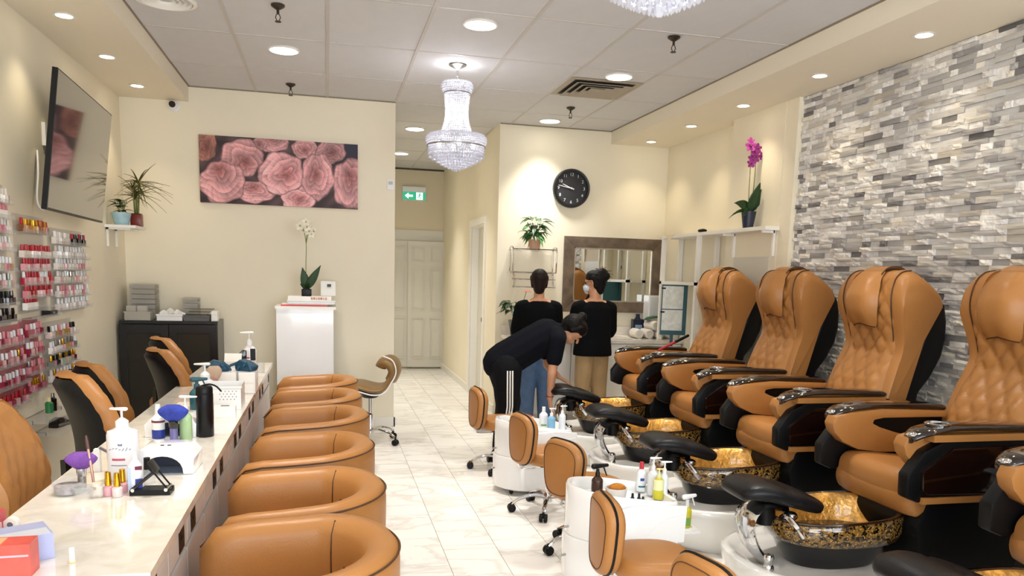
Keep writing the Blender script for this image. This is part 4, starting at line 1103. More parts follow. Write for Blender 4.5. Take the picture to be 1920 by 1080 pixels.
t = thing('green_bottle', 'small green bottle standing on the low glass shelf', 'bottle', (XL + 0.07, 5.12, 0.585))
obj('body', MB().lathe([(0.001, 0), (0.022, 0.001), (0.023, 0.06), (0.010, 0.072), (0.001, 0.072)], n=14), mat('green_glass', '2F7F4A', 0.2), t)
obj('cap', MB().lathe([(0.001, 0.070), (0.012, 0.070), (0.011, 0.095), (0.001, 0.095)], n=12), mat('pale_cap', 'E8D6A0', 0.4), t)
t = thing('dark_bottle', 'small dark grey bottle beside the green one on glass shelf', 'bottle', (XL + 0.07, 5.19, 0.585))
obj('body', MB().lathe([(0.001, 0), (0.020, 0.001), (0.021, 0.075), (0.010, 0.085), (0.001, 0.085)], n=14), black_gloss, t)
obj('cap', MB().lathe([(0.001, 0.083), (0.011, 0.083), (0.010, 0.11), (0.001, 0.11)], n=12), steel, t)
t = thing('eyeglasses_case', 'small black case lying on the upper acrylic ledge', 'case', (XL + 0.036, 5.33, 1.1665))
obj('case', MB().box(-0.025, 0.025, -0.06, 0.06, 0, 0.03, 0.008), black_gloss, t)
obj('clasp', B(0.024, 0.027, -0.01, 0.01, 0.012, 0.02), steel, t)
t = thing('acrylic_ledge', 'clear ledge on left wall between upper and lower polish racks', 'wall shelf', (XL, 5.18, 1.166))
obj('plate', B(0, 0.07, -0.26, 0.26, -0.005, 0, 0.001), clear, t)
obj('lip', B(0.07, 0.074, -0.26, 0.26, -0.005, 0.012), clear, t)

# ---- corner shelf with two potted plants
leaf_dark = mat('leaf_dark_green', '24401F', 0.45, var=0.25, vscale=12)
leaf_mid = mat('leaf_green', '3E6A33', 0.45, var=0.3, vscale=14)
leaf_olive = mat('dracaena_leaf', '54521F', 0.5, var=0.3, vscale=10)
stem_m = mat('stem_green', '6B7A3C', 0.6)
soil = mat('potting_soil', '2B2018', 0.95, bump=0.5, bscale=120)
def leaf(name, base, direction, length, width, m_, parent, droop=0.3, fold=0.15, tipw=0.55, seg=7, up=(0, 0, 1), th=0.0012):
    """a curved, pointed blade with a mid fold and real thickness"""
    d = Vector(direction).normalized(); upv = Vector(up); side = d.cross(upv)
    if side.length < 1e-3: side = Vector((1, 0, 0))
    side.normalize(); nrm_ = side.cross(d).normalized()
    top, bot = [], []
    for i in range(seg + 1):
        s = i / seg
        c = Vector(base) + d * length * s - Vector((0, 0, 1)) * droop * length * s * s
        w_ = width * 0.5 * (math.sin(PI * min(0.995, 0.06 + 0.94 * s ** tipw)) + 0.02)
        for k in (-1, -0.5, 0, 0.5, 1):
            p = c + side * w_ * k + nrm_ * fold * w_ * abs(k)
            top.append(tuple(p + nrm_ * th)); bot.append(tuple(p - nrm_ * th))
    F = []; n = len(top)
    for i in range(seg):
        for k in range(4):
            a = i * 5 + k; F.append((a, a + 1, a + 6, a + 5)); F.append((n + a, n + a + 5, n + a + 6, n + a + 1))
        F.append((i * 5, i * 5 + 5, n + i * 5 + 5, n + i * 5)); F.append((i * 5 + 4, n + i * 5 + 4, n + i * 5 + 9, i * 5 + 9))
    return obj(name, (top + bot, [], F), m_, parent, ang=180)
SHX, SHY = -1.56, 7.0
t = thing('corner_wall_shelf', 'small white wall shelf with brackets in the left corner', 'wall shelf', (-1.585, 6.98, 1.80))
obj('board', B(-0.128, 0.10, -0.20, 0.16, -0.022, 0, 0.003), white_paint, t)
for y in (-0.15, 0.11):
    obj('bracket', MB().box(-0.128, -0.11, y - 0.009, y + 0.009, -0.17, -0.022, 0.002).box(-0.128, 0.05, y - 0.009, y + 0.009, -0.036, -0.022, 0.002), white_paint, t)
t = thing('potted_kalanchoe', 'small leafy plant in a pale blue pot on corner shelf', 'potted plant', (-1.615, 6.90, 1.80))
blue = mat('pale_blue_glaze', 'A7C9D6', 0.25, var=0.1, vscale=20)
obj('pot', MB().lathe([(0.001, 0), (0.052, 0.0), (0.058, 0.012), (0.052, 0.016), (0.06, 0.03), (0.074, 0.09), (0.074, 0.102), (0.066, 0.102), (0.06, 0.085), (0.001, 0.083)], n=22), blue, t)
obj('soil', MB().lathe([(0.066, 0.086), (0.05, 0.092), (0.001, 0.093)], n=16), soil, t)
rl = random.Random(3)
for k in range(22):
    a = rl.uniform(0, 2 * PI); r = rl.uniform(0.0, 0.04); hh = rl.uniform(0.10, 0.20)
    leaf('leaf', (r * math.cos(a), r * math.sin(a), hh), (math.cos(a), math.sin(a), rl.uniform(-0.1, 0.7)), rl.uniform(0.05, 0.075), rl.uniform(0.028, 0.038), leaf_dark, t, 0.3)
for k in range(6):
    a = k * 1.05; obj('stem', MB().tube([(0.01 * math.cos(a), 0.01 * math.sin(a), 0.09), (0.03 * math.cos(a), 0.03 * math.sin(a), 0.15), (0.045 * math.cos(a), 0.045 * math.sin(a), 0.20)], 0.003, 5), stem_m, t)
t = thing('potted_dracaena', 'spiky dracaena in a dark red pot on corner shelf', 'potted plant', (-1.52, 6.99, 1.80))
obj('pot', MB().prism([(-0.042, -0.042), (0.042, -0.042), (0.042, 0.042), (-0.042, 0.042)], 'z', 0, 0.10, 0.008), mat('dark_red_glaze', '7A2A22', 0.3), t)
obj('soil', B(-0.036, 0.036, -0.036, 0.036, 0.095, 0.104, 0.004), soil, t)
for dx, hh in ((-0.012, 0.20), (0.014, 0.26), (0.0, 0.14)):
    obj('cane', MB().tube([(dx, 0, 0.10), (dx * 1.4, 0.005, 0.10 + hh * 0.5), (dx * 1.6, 0, 0.10 + hh)], 0.007, 7), stem_m, t)
for k in range(64):
    a = rl.uniform(0, 2 * PI); top = rl.choice(((-0.019, 0.29), (0.022, 0.35), (0.0, 0.24)))
    el = rl.uniform(-0.25, 1.5); d = (math.cos(a), math.sin(a) * 0.75, el)
    leaf('leaf', (top[0], 0, top[1] + rl.uniform(-0.03, 0.02)), d, rl.uniform(0.19, 0.29) * (0.62 if d[0] < -0.35 else 1.0), 0.016, leaf_olive, t, rl.uniform(0.2, 0.65), 0.3, 0.35, 6)

# ================================================================== left back wall
def painting():
    W_, H_ = 1.362, 0.578
    t = thing('peony_canvas', 'wide canvas print of pink peonies on the left back wall', 'picture', (-0.402, 7.41, 2.05))
    obj('canvas', B(-W_ / 2, W_ / 2, -0.03, -0.0005, 0, H_, 0.002), mat('canvas_edge', 'B08A88', 0.8), t)
    roses = [(900, 200, 150, 85, 0, -40, 0.9), (1220, 255, 115, 95, 0, 10, 0.95), (1490, 285, 140, 110, 10, 20, 0.8), (235, 225, 100, 150, 10, 30, 0.85), (770, 215, 70, 60, 0, 0, .85), (720, 690, 180, 100, -20, -40, 1.05),
             (1160, 760, 165, 115, 0, 0, 1.12), (1690, 610, 165, 235, 0, -70, 0.95), (590, 350, 190, 170, 30, 50, 0.95), (395, 590, 205, 190, -20, -120, 1.0), (1350, 535, 152, 215, -25, -20, 1.0), (980, 505, 205, 195, 60, 10, 1.08)]
    NU, NV = 300, 128
    V, Fc, col = [], [], []
    base = (52, 38, 42)
    rr = random.Random(4)
    phs = [rr.uniform(0, 6.28) for _ in roses]
    for j in range(NV + 1):
        for i in range(NU + 1):
            u, v = i / NU, j / NV
            V.append((-W_ / 2 + u * W_, -0.0308, H_ * (1 - v)))
            x, y = 175 + 1595 * u, 125 + v * 660 + 0.056 * 1595 * u
            nz = math.sin(x * 0.021 + 1.3 * math.sin(y * 0.017)) * math.sin(y * 0.026 + 1.1 * math.sin(x * 0.013))
            c = [b_ + 26 * nz + (14 if q == 0 else 6) for q, b_ in enumerate(base)]
            if x > 1620 and y < 380: c = [34, 32, 52]
            for (cxr, cyr, a, b_, ox, oy, br), ph in zip(roses, phs):
                dx, dy = (x - cxr) / (a * 1.12), (y - cyr) / (b_ * 1.1)
                th = math.atan2(dy, dx); r = math.hypot(dx, dy) * (1 + 0.05 * math.sin(5 * th + ph) + 0.03 * math.sin(9 * th - ph))
                if r < 1:
                    ex, ey = (x - cxr - ox) / a, (y - cyr - oy) / b_
                    r2 = math.hypot(ex, ey); t2 = math.atan2(ey, ex)
                    rv = r2 * 3.7 + 0.42 * math.sin(3 * t2 + ph) + 0.25 * math.sin(5 * t2 - 2 * ph)
                    rv = max(0.0, rv); ri = int(rv); fr2 = rv - ri; npt = 3 + 2 * ri
                    pa = (t2 / (2 * PI) + 0.37 * ri + ph) * npt; pf = pa - math.floor(pa); seam_ = min(pf, 1 - pf)
                    fine = math.sin(34 * t2 + 11 * r2 + ph)
                    lum = 0.76 + 0.25 * fr2 ** 0.7 + 0.10 * min(1, seam_ * 5) + 0.03 * fine + 0.10 * math.sin(pa * 1.7 + ri)
                    lum *= 0.82 + 0.20 * min(1, r2)
                    core = math.exp(-(r2 / 0.40) ** 2)
                    pc = (226, 164, 166) if cxr != 235 else (198, 132, 116)
                    cc = (176, 88, 84)
                    c = [(pc[q] * (1 - 0.6 * core) + cc[q] * 0.6 * core) * lum * br for q in range(3)]
                    edge = max(0, (r - 0.9) / 0.1)
                    c = [k_ * (1 - 0.38 * edge) for k_ in c]
            col.append([max(0, min(255, k_)) for k_ in c])
    for j in range(NV):
        for i in range(NU):
            a = j * (NU + 1) + i; Fc.append((a, a + NU + 1, a + NU + 2, a + 1))
    m_ = bpy.data.materials.new('peony_print'); m_.use_nodes = True
    nt = m_.node_tree; at = nt.nodes.new('ShaderNodeAttribute'); at.attribute_name = 'ink'
    nt.links.new(at.outputs['Color'], nt.nodes['Principled BSDF'].inputs['Base Color']); nt.nodes['Principled BSDF'].inputs['Roughness'].default_value = 0.55
    o = obj('print', (V, [], Fc), m_, t, smooth=False)
    ca = o.data.color_attributes.new('ink', 'FLOAT_COLOR', 'POINT')
    for i, c in enumerate(col): ca.data[i].color = lin(tuple(c))
painting()

# dome camera under the soffit corner
t = thing('security_camera', 'small white security camera with black lens at soffit corner', 'camera', (-1.28, 7.41, 2.855))
obj('mount', MB().lathe([(0.001, 0.0), (0.05, 0.0), (0.05, -0.012), (0.03, -0.02), (0.001, -0.02)], n=20, axis='y'), white_plastic, t)
obj('ball', MB().ell((0.0, -0.045, 0), (0.042, 0.042, 0.042), 18, 12), white_plastic, t)
obj('lens', MB().lathe([(0.001, -0.09), (0.026, -0.09), (0.028, -0.08), (0.026, -0.06), (0.001, -0.06)], n=18, axis='y'), black_gloss, t)
t = thing('wall_thermostat', 'tiny white thermostat near the left back wall edge', 'thermostat', (0.578, 7.41, 2.29))
obj('cover', B(-0.03, 0.03, -0.022, 0, -0.045, 0.045, 0.005), white_plastic, t); obj('dial', B(-0.02, 0.02, -0.024, -0.021, 0.0, 0.03, 0.001), mat('lcd_grey', 'B9BDB4', 0.4), t)

# white podium against the wall with trays and an orchid
t = thing('white_podium', 'tall glossy white podium against the left back wall', 'podium', (-0.19, 7.15, 0))
obj('body', B(-0.24, 0.243, -0.20, 0.20, 0, 1.145, 0.03, 4), gloss_white, t)
obj('top', B(-0.25, 0.265, -0.22, 0.215, 1.146, 1.17, 0.008), white_paint, t)
t = thing('red_folder', 'flat red folder lying on the white podium', 'folder', (-0.19, 7.10, 1.171))
obj('cover', B(-0.20, 0.19, -0.15, 0.14, 0, 0.012, 0.003), mat('folder_red', 'D83A44', 0.4), t); obj('pages', B(-0.195, 0.195, -0.145, 0.135, 0.0125, 0.018), white_paint, t)
t = thing('white_tray', 'shallow white tray on the podium above a red folder', 'tray', (-0.14, 7.10, 1.19))
obj('tray', MB().prism([(-0.19, 0), (0.20, 0), (0.21, 0.024), (-0.20, 0.024)], 'y', -0.16, 0.15, 0.004), white_plastic, t); obj('rim', B(-0.20, 0.21, -0.165, -0.155, 0.024, 0.034, 0.003), white_plastic, t)
t = thing('color_chart_box', 'flat white box with nail swatches on the podium tray', 'box', (-0.15, 7.09, 1.225))
obj('box', B(-0.18, 0.185, -0.15, 0.12, 0, 0.032, 0.004), white_paint, t)
for k in range(7): obj('swatch', MB().ell((0.02 + 0.02 * k, -0.152, 0.016), (0.009, 0.003, 0.012), 8, 6), mat('swatch_%d' % (k % 3), ('D8A08A', 'C98F74', 'E4B7A6')[k % 3], 0.3), t)
t = thing('paper_card', 'small white printed card standing on the podium', 'card', (0.0, 7.17, 1.258))
obj('card', MB().prism([(-0.0, 0), (0.004, 0), (0.024, 0.13), (0.02, 0.13)], 'x', -0.055, 0.075, 0.0), white_paint, t, smooth=False)
obj('print', MB().prism([(-0.0015, 0.08), (-0.001, 0.08), (0.0115, 0.105), (0.011, 0.105)], 'x', 0.0, 0.035), mat('sticker_ink', '55555C', 0.6), t, smooth=False)
def orchid(name, label, loc, pot_m, flower_m, stems, leaves, pot=(0.038, 0.045, 0.085), square=False, fs=0.03, lm=None):
    t = thing(name, label, 'potted plant', loc)
    r0, r1, hh = pot
    if square: obj('pot', MB().prism([(-r0, -r0), (r0, -r0), (r0, r0), (-r0, r0)], 'z', 0, hh, 0.006), pot_m, t)
    else: obj('pot', MB().lathe([(0.001, 0), (r0, 0), (r1, hh), (r1 - 0.006, hh), (r1 - 0.01, hh - 0.012), (0.001, hh - 0.014)], n=20), pot_m, t)
    obj('soil', MB().lathe([(r0 - 0.004, hh - 0.01), (r0 * 0.7, hh + 0.004), (0.001, hh + 0.006)], n=12), soil, t)
    for pts, nb in stems:
        pth = smooth_path(pts, 5); s_ = obj('flower_stem', MB().tube(pth, 0.0032, 6), stem_m, t)
    for k, (p, d, sc) in enumerate(flower_spots[name]):
        fl = MB(); d = Vector(d).normalized(); u = d.cross(Vector((0, 0, 1))).normalized(); w_ = u.cross(d)
        for q in range(5):
            a = 2 * PI * q / 5 + 0.3; e = math.cos(a) * u + math.sin(a) * w_; f_ = -math.sin(a) * u + math.cos(a) * w_
            c = Vector(p) + e * fs * sc * 0.62; wd = fs * sc * (0.5 if q % 2 else 0.38)
            n_ = 9; top = [tuple(c + e * fs * sc * 0.62 * math.cos(2 * PI * i / n_) + f_ * wd * math.sin(2 * PI * i / n_) + d * 0.006 * math.cos(2 * PI * i / n_)) for i in range(n_)]
            fl.poly(top + [tuple(Vector(x) - d * 0.002) for x in top], [tuple(range(n_)), tuple(range(n_, 2 * n_))[::-1]] + [(i, n_ + i, n_ + (i + 1) % n_, (i + 1) % n_) for i in range(n_)])
        f_o = obj('flower', fl, flower_m, t, ang=60)
        obj('flower_lip', MB().ell(tuple(Vector(p) + d * 0.006), (fs * sc * 0.22,) * 3, 8, 6), mat('orchid_lip_' + name, 'C9A94A' if 'white' in name else '6B1550', 0.5), f_o)
    for (d, ln, wd, dr) in leaves: leaf('leaf', (0, 0, hh), d, ln, wd, lm or leaf_dark, t, dr, 0.2, 0.75, 8, up=(0.1, -1, 0.25), th=0.0018)
    return t
flower_spots = {
    'white_orchid': [((-0.05, -0.01, 0.60), (-0.3, -1, 0.1), 1.0), ((0.0, -0.01, 0.635), (0, -1, 0.2), 1.0), ((0.025, -0.01, 0.56), (0.2, -1, 0), 1.0), ((0.045, -0.01, 0.535), (0.4, -1, -0.1), 0.9), ((0.01, -0.01, 0.595), (0, -1, 0.1), 1.0), ((0.06, 0, 0.57), (0.5, -1, 0), 0.8), ((-0.03, 0, 0.565), (-0.4, -1, 0), 0.7)],
    'purple_orchid': [((-0.035, -0.02, 0.66), (-0.3, -1, 0.1), 1.1), ((0.0, -0.02, 0.63), (0, -1, 0.1), 1.1), ((0.03, -0.02, 0.645), (0.2, -1, 0.1), 1.0), ((-0.01, -0.02, 0.56), (0, -1, 0), 1.1), ((0.02, -0.02, 0.575), (0.2, -1, 0), 1.0), ((0.07, -0.01, 0.585), (0.6, -1, 0), 0.8), ((-0.02, -0.02, 0.525), (-0.2, -1, -0.1), 0.9), ((-0.03, -0.01, 0.70), (-0.1, -1, 0.4), 0.8), ((0.015, -0.01, 0.60), (0.1, -1, 0), 0.9)]}
orchid('white_orchid', 'white orchid in a small black square pot on the podium', (-0.175, 7.0, 1.258), black_plastic, mat('white_petal', 'EFEAD8', 0.5),
       [([(0, 0, 0.06), (-0.004, 0, 0.25), (0.0, -0.005, 0.45), (-0.025, -0.005, 0.58), (-0.055, -0.01, 0.61)], 0), ([(0, 0, 0.45), (0.02, 0, 0.54), (0.05, 0, 0.56), (0.075, 0, 0.555)], 0), ([(0, 0, 0.45), (0.005, 0, 0.55), (0.0, 0, 0.64)], 0)],
       [((0.6, -0.15, 1.0), 0.24, 0.07, -0.02), ((-0.18, -0.1, 1.0), 0.19, 0.075, 0.0), ((-0.5, -0.4, 0.7), 0.10, 0.04, 0.3), ((0.2, -0.5, 0.8), 0.11, 0.04, 0.3)], (0.042, 0.045, 0.062), True, 0.032)

# black display cabinet with glass doors
t = thing('black_glass_cabinet', 'low black cabinet with two glass doors in the left corner', 'cabinet', (-1.30, 7.19, 0))
bk_m = mat('black_lacquer', '101013', 0.3, coat=0.2)
b_ = MB()
b_.box(-0.39, 0.385, -0.19, 0.2, 1.0, 1.025, 0.003); b_.box(-0.39, -0.37, -0.19, 0.2, 0, 1.0, 0.002); b_.box(0.365, 0.385, -0.19, 0.2, 0, 1.0, 0.002); b_.box(-0.37, 0.365, 0.18, 0.2, 0, 1.0); b_.box(-0.37, 0.365, -0.17, 0.18, 0.04, 0.06)
obj('body', b_, bk_m, t)
for z_ in (0.36, 0.66): obj('shelf', B(-0.37, 0.365, -0.15, 0.18, z_, z_ + 0.018), bk_m, t)
for x0, x1, hx in ((-0.388, -0.006, -0.03), (0.0, 0.383, 0.03)):
    d = MB(); d.box(x0, x0 + 0.06, -0.212, -0.192, 0.03, 0.995, 0.002); d.box(x1 - 0.06, x1, -0.212, -0.192, 0.03, 0.995, 0.002); d.box(x0 + 0.06, x1 - 0.06, -0.212, -0.192, 0.925, 0.995, 0.002); d.box(x0 + 0.06, x1 - 0.06, -0.212, -0.192, 0.03, 0.10, 0.002)
    dr = obj('door', d, bk_m, t)
    obj('pane', B(x0 + 0.06, x1 - 0.06, -0.205, -0.200, 0.10, 0.925), clear_mat('smoked_glass', '6E6A62', 0.25, 0.03), dr, smooth=False)
    obj('knob', MB().ell((hx, -0.222, 0.55), (0.009, 0.009, 0.009), 8, 6), steel, dr)
for k in range(5):
    o = thing('spray_bottle', 'clear bottle behind the black cabinet glass, %s from left' % ORD[k], 'bottle', (-1.55 + 0.075 * k, 7.16, 0.38), 0, 'bottles inside the black cabinet')
    obj('body', MB().lathe([(0.001, 0), (0.026, 0.001), (0.027, 0.12), (0.012, 0.15), (0.001, 0.15)], n=12), mat('frosted', 'B9B9B6', 0.3), o)
    obj('cap', MB().lathe([(0.001, 0.148), (0.015, 0.148), (0.014, 0.19), (0.001, 0.19)], n=10), white_plastic, o)
# organisers on top of the cabinet
CT = 1.026
frost = clear_mat('frosted_acrylic', 'E9E6DE', 0.4, 0.2)
def drawers(loc, w_, d, n, hh, label, cont='8C8574'):
    t = thing('drawer_organizer', label, 'organizer', loc)
    for k in range(n):
        z_ = k * hh
        dr = obj('drawer', B(-w_ / 2, w_ / 2, -d / 2, d / 2, z_ + 0.001, z_ + hh - 0.003, 0.003), frost, t)
        obj('contents', B(-w_ / 2 + 0.006, w_ / 2 - 0.006, -d / 2 + 0.006, d / 2 - 0.006, z_ + 0.006, z_ + hh * 0.62, 0.002), mat('swatches_' + cont, cont, 0.5, var=0.5, vscale=60), dr)
        obj('pull', B(-0.02, 0.02, -d / 2 - 0.006, -d / 2 + 0.001, z_ + hh * 0.45, z_ + hh * 0.7, 0.002), frost, dr)
drawers((-1.545, 7.28, CT), 0.20, 0.18, 7, 0.043, 'tall stack of clear swatch drawers in the cabinet corner')
drawers((-1.165, 7.28, CT), 0.125, 0.16, 4, 0.048, 'narrow clear drawer stack at middle of black cabinet', '5A5650')
def basket(loc, w_, d, hh, label, m_, items):
    t = thing('storage_basket', label, 'basket', loc)
    z_ = MB(); th = 0.004
    z_.box(-w_ / 2, w_ / 2, -d / 2, d / 2, 0, th)
    for a in ((-w_ / 2, w_ / 2, -d / 2, -d / 2 + th), (-w_ / 2, w_ / 2, d / 2 - th, d / 2), (-w_ / 2, -w_ / 2 + th, -d / 2 + th, d / 2 - th), (w_ / 2 - th, w_ / 2, -d / 2 + th, d / 2 - th)): z_.box(*a, th, hh)
    obj('tub', z_, m_, t, smooth=False)
    obj('rim', MB().box(-w_ / 2 - 0.006, w_ / 2 + 0.006, -d / 2 - 0.006, -d / 2 + 0.004, hh - 0.012, hh, 0.002).box(-w_ / 2 - 0.006, w_ / 2 + 0.006, d / 2 - 0.004, d / 2 + 0.006, hh - 0.012, hh, 0.002), m_, t)
basket((-1.55, 7.08, CT), 0.20, 0.14, 0.075, 'clear basket of jars at the cabinet left front', frost, 0)
basket((-1.30, 7.08, CT), 0.20, 0.14, 0.055, 'white plastic basket on the black cabinet', white_plastic, 0)
basket((-1.085, 7.08, CT), 0.20, 0.14, 0.05, 'grey basket of nail files on the black cabinet', mat('grey_plastic', '5E5E5C', 0.5), 0)
for k in range(4):
    o = thing('swatch_box', 'clear swatch box in the left basket, %s of four' % ('front left', 'front right', 'rear left', 'rear right')[k], 'box', (-1.605 + (k % 2) * 0.085, 7.08 + 0.04 * (k // 2) - 0.02, CT + 0.005 + 0.0), 0.1, 'boxes in the left basket')
    obj('box', B(-0.038, 0.038, -0.018, 0.018, 0, 0.115, 0.003), frost, o); obj('contents', B(-0.032, 0.032, -0.014, 0.014, 0.004, 0.09), mat('swatches_B9', 'B9AFA0', 0.5, var=0.4, vscale=80), o)
for k, (dx, dy, r, hh) in enumerate(((-0.06, 0, 0.4, 0.085), (-0.01, 0.02, -0.5, 0.10), (0.05, -0.01, 0.8, 0.09), (0.075, 0.03, 0.2, 0.07))):
    o = thing('cotton_roll', 'crumpled white wipe in the white basket, %s from left' % ORD[k], 'wipe', (-1.30 + dx, 7.08 + dy, CT + 0.005), r, 'wipes in the white basket')
    obj('fold', MB().prism([(-0.03, 0), (0.03, 0), (0.036, hh * 0.8), (0.0, hh), (-0.034, hh * 0.7)], 'y', -0.012, 0.012, 0.006), white_paint, o); obj('crease', MB().tube([(-0.02, -0.013, 0.02), (0.0, -0.014, hh * 0.8)], 0.002, 5), white_plastic, o)
for k in range(5):
    o = thing('nail_file', 'nail file in the grey basket, %s from the bottom' % ORD[k], 'nail file', (-1.09 + 0.012 * k, 7.06 + 0.012 * k, CT + 0.052 + 0.011 * k), 0.1 * k - 0.2, 'nail files in the grey basket')
    obj('core', B(-0.09, 0.09, -0.013, 0.013, 0, 0.005, 0.002), mat('grit_%d' % (k % 2), ('6F6A5E', 'A59C86')[k % 2], 0.9), o); obj('grit_face', B(-0.088, 0.088, -0.012, 0.012, 0.005, 0.0065), mat('grit_dark', '55514A', 0.95), o)
o = thing('white_box', 'small white box at the right end of the black cabinet', 'box', (-0.95, 7.09, CT)); o.location.x = -0.945
obj('box', B(-0.025, 0.025, -0.05, 0.05, 0.051, 0.085, 0.002), white_paint, o); obj('support', B(-0.025, 0.025, -0.05, 0.05, 0.0, 0.05, 0.002), white_paint, o)
# ================================================================== clock wall
YC = 8.0
t = thing('wall_clock', 'round black wall clock with white numerals above the mirror', 'clock', (2.522, YC, 2.415))
clk_b = mat('clock_black', '17171A', 0.35)
obj('rim', MB().lathe([(0.175, -0.05), (0.19, -0.052), (0.201, -0.04), (0.203, -0.005), (0.178, -0.005)], n=48, axis='y'), clk_b, t)
obj('face', MB().lathe([(0.18, -0.02), (0.18, -0.022), (0.001, -0.0225)], n=40, axis='y'), mat('clock_face', '2A2A2E', 0.5), t)
num_m = mat('clock_white', 'E4E4E2', 0.6)
for k in range(1, 13):
    a = PI / 2 - 2 * PI * k / 12
    cu = bpy.data.curves.new('numeral', 'FONT'); cu.body = str(k); cu.size = 0.046; cu.align_x = 'CENTER'; cu.align_y = 'CENTER'; cu.extrude = 0.0008
    tmp = bpy.data.objects.new('numeral_text', cu); C.objects.link(tmp); bpy.context.view_layer.update()
    nme = bpy.data.meshes.new_from_object(tmp.evaluated_get(bpy.context.evaluated_depsgraph_get())); bpy.data.objects.remove(tmp)
    nme.materials.clear(); nme.materials.append(num_m); o = bpy.data.objects.new('numeral', nme); C.objects.link(o); o.parent = t
    o.location = (0.142 * math.cos(a), -0.0245, 0.142 * math.sin(a)); o.rotation_euler = (PI / 2, 0, 0)
for nm_, ang_, ln, w_, y in (('hour_hand', PI / 2 - 2 * PI * (9.78 / 12), 0.105, 0.0055, -0.027), ('minute_hand', PI / 2 - 2 * PI * (46.8 / 60), 0.15, 0.004, -0.031)):
    c, s = math.cos(ang_), math.sin(ang_)
    P = [(-0.03, -w_), (ln, -w_ * 0.5), (ln, w_ * 0.5), (-0.03, w_)]
    obj(nm_, MB().prism([(x * c - y_ * s, x * s + y_ * c) for x, y_ in P], 'y', y, y - 0.002), num_m, t, smooth=False)
obj('hub', MB().lathe([(0.001, -0.024), (0.009, -0.024), (0.009, -0.036), (0.001, -0.036)], n=12, axis='y'), num_m, t)

t = thing('framed_mirror', 'large mirror in a wide weathered brown wood frame over the counter', 'mirror', (3.035, YC, 1.113))
MW, MH, FW = 0.568, 0.805, 0.115
fw_m = mat('weathered_wood', '6A5A4A', 0.6, var=0.35, vscale=9, bump=0.4, bscale=30)
for pts in ([(-MW, 0), (MW, 0), (MW - FW, FW), (-MW + FW, FW)], [(-MW, MH), (MW, MH), (MW - FW, MH - FW), (-MW + FW, MH - FW)], [(-MW, 0), (-MW + FW, FW), (-MW + FW, MH - FW), (-MW, MH)], [(MW, 0), (MW - FW, FW), (MW - FW, MH - FW), (MW, MH)]):
    obj('frame_rail', MB().prism(pts, 'y', -0.04, -0.004, 0.004), fw_m, t)
obj('glass', B(-MW + FW - 0.005, MW - FW + 0.005, -0.015, -0.006, FW - 0.005, MH - FW + 0.005), mat('mirror_silver', 'E8EAE6', 0.01, 1.0), t, smooth=False)
sl = mat('frame_bead', 'B8AE9C', 0.35, 0.5)
bd = MB(); a0, a1, b0, b1 = -MW + FW, MW - FW, FW, MH - FW
for r in ((a0, a1, b0, b0 + 0.012), (a0, a1, b1 - 0.012, b1)): bd.box(r[0], r[1], -0.03, -0.012, r[2], r[3], 0.003)
for r in ((a0, a0 + 0.012, b0, b1), (a1 - 0.012, a1, b0, b1)): bd.box(r[0], r[1], -0.03, -0.012, r[2], r[3], 0.003)
obj('inner_bead', bd, sl, t)

# chrome towel rack with a glass shelf
t = thing('towel_rack_shelf', 'chrome towel rack with glass top shelf on the clock wall', 'towel rack', (2.10, YC, 1.36))
obj('glass_shelf', B(-0.24, 0.24, -0.20, -0.01, 0.385, 0.393, 0.002), clear, t)
for s in (-1, 1):
    obj('side_frame', MB().tube(smooth_path([(s * 0.235, -0.005, 0.16), (s * 0.235, -0.05, 0.155), (s * 0.235, -0.06, 0.30), (s * 0.235, -0.06, 0.40), (s * 0.235, -0.10, 0.425), (s * 0.235, -0.19, 0.41), (s * 0.235, -0.20, 0.30), (s * 0.235, -0.19, 0.16)], 4), 0.008, 8), chrome, t)
    obj('hook_arm', MB().tube(smooth_path([(s * 0.235, -0.06, 0.17), (s * 0.215, -0.14, 0.16), (s * 0.205, -0.17, 0.08), (s * 0.215, -0.19, 0.0)], 4), 0.009, 8, flat=0.6), chrome, t)
for y, z_ in ((-0.19, 0.16), (-0.12, 0.165), (-0.06, 0.16), (-0.18, 0.09), (-0.19, 0.01), (-0.195, 0.40)):
    obj('towel_bar', MB().tube([(-0.235, y, z_), (0.235, y, z_)], 0.006, 8), chrome, t)
rl = random.Random(21)
pink_pot = mat('terracotta_pale', 'C9A083', 0.6)
t = thing('potted_philodendron', 'bushy green and white leaf plant on the glass towel shelf', 'potted plant', (2.115, 7.89, 1.755))
obj('pot', MB().lathe([(0.001, 0), (0.052, 0), (0.068, 0.10), (0.071, 0.108), (0.064, 0.108), (0.06, 0.095), (0.001, 0.094)], n=20), pink_pot, t)
obj('soil', MB().lathe([(0.06, 0.096), (0.001, 0.10)], n=14), soil, t)
leaf_var = mat('variegated_leaf', '4A7A42', 0.45, var=0.55, vscale=22)
for k in range(44):
    a = rl.uniform(0, 2 * PI); r = rl.uniform(0.02, 0.10); z_ = 0.14 + 0.20 * rl.random()
    d = (math.cos(a), math.sin(a) * 0.5 - 0.35, rl.uniform(-0.5, 0.5))
    leaf('leaf', (r * math.cos(a), r * math.sin(a) * 0.5 - 0.02, z_), d, rl.uniform(0.09, 0.135), rl.uniform(0.055, 0.075), leaf_var if k % 3 else leaf_dark, t, rl.uniform(0.3, 0.8), 0.2, 0.6, 6)
for k in range(9):
    a = k * 0.7; obj('stem', MB().tube([(0, 0, 0.09), (0.04 * math.cos(a), 0.03 * math.sin(a), 0.20), (0.09 * math.cos(a), 0.05 * math.sin(a), 0.28)], 0.0035, 5), stem_m, t)
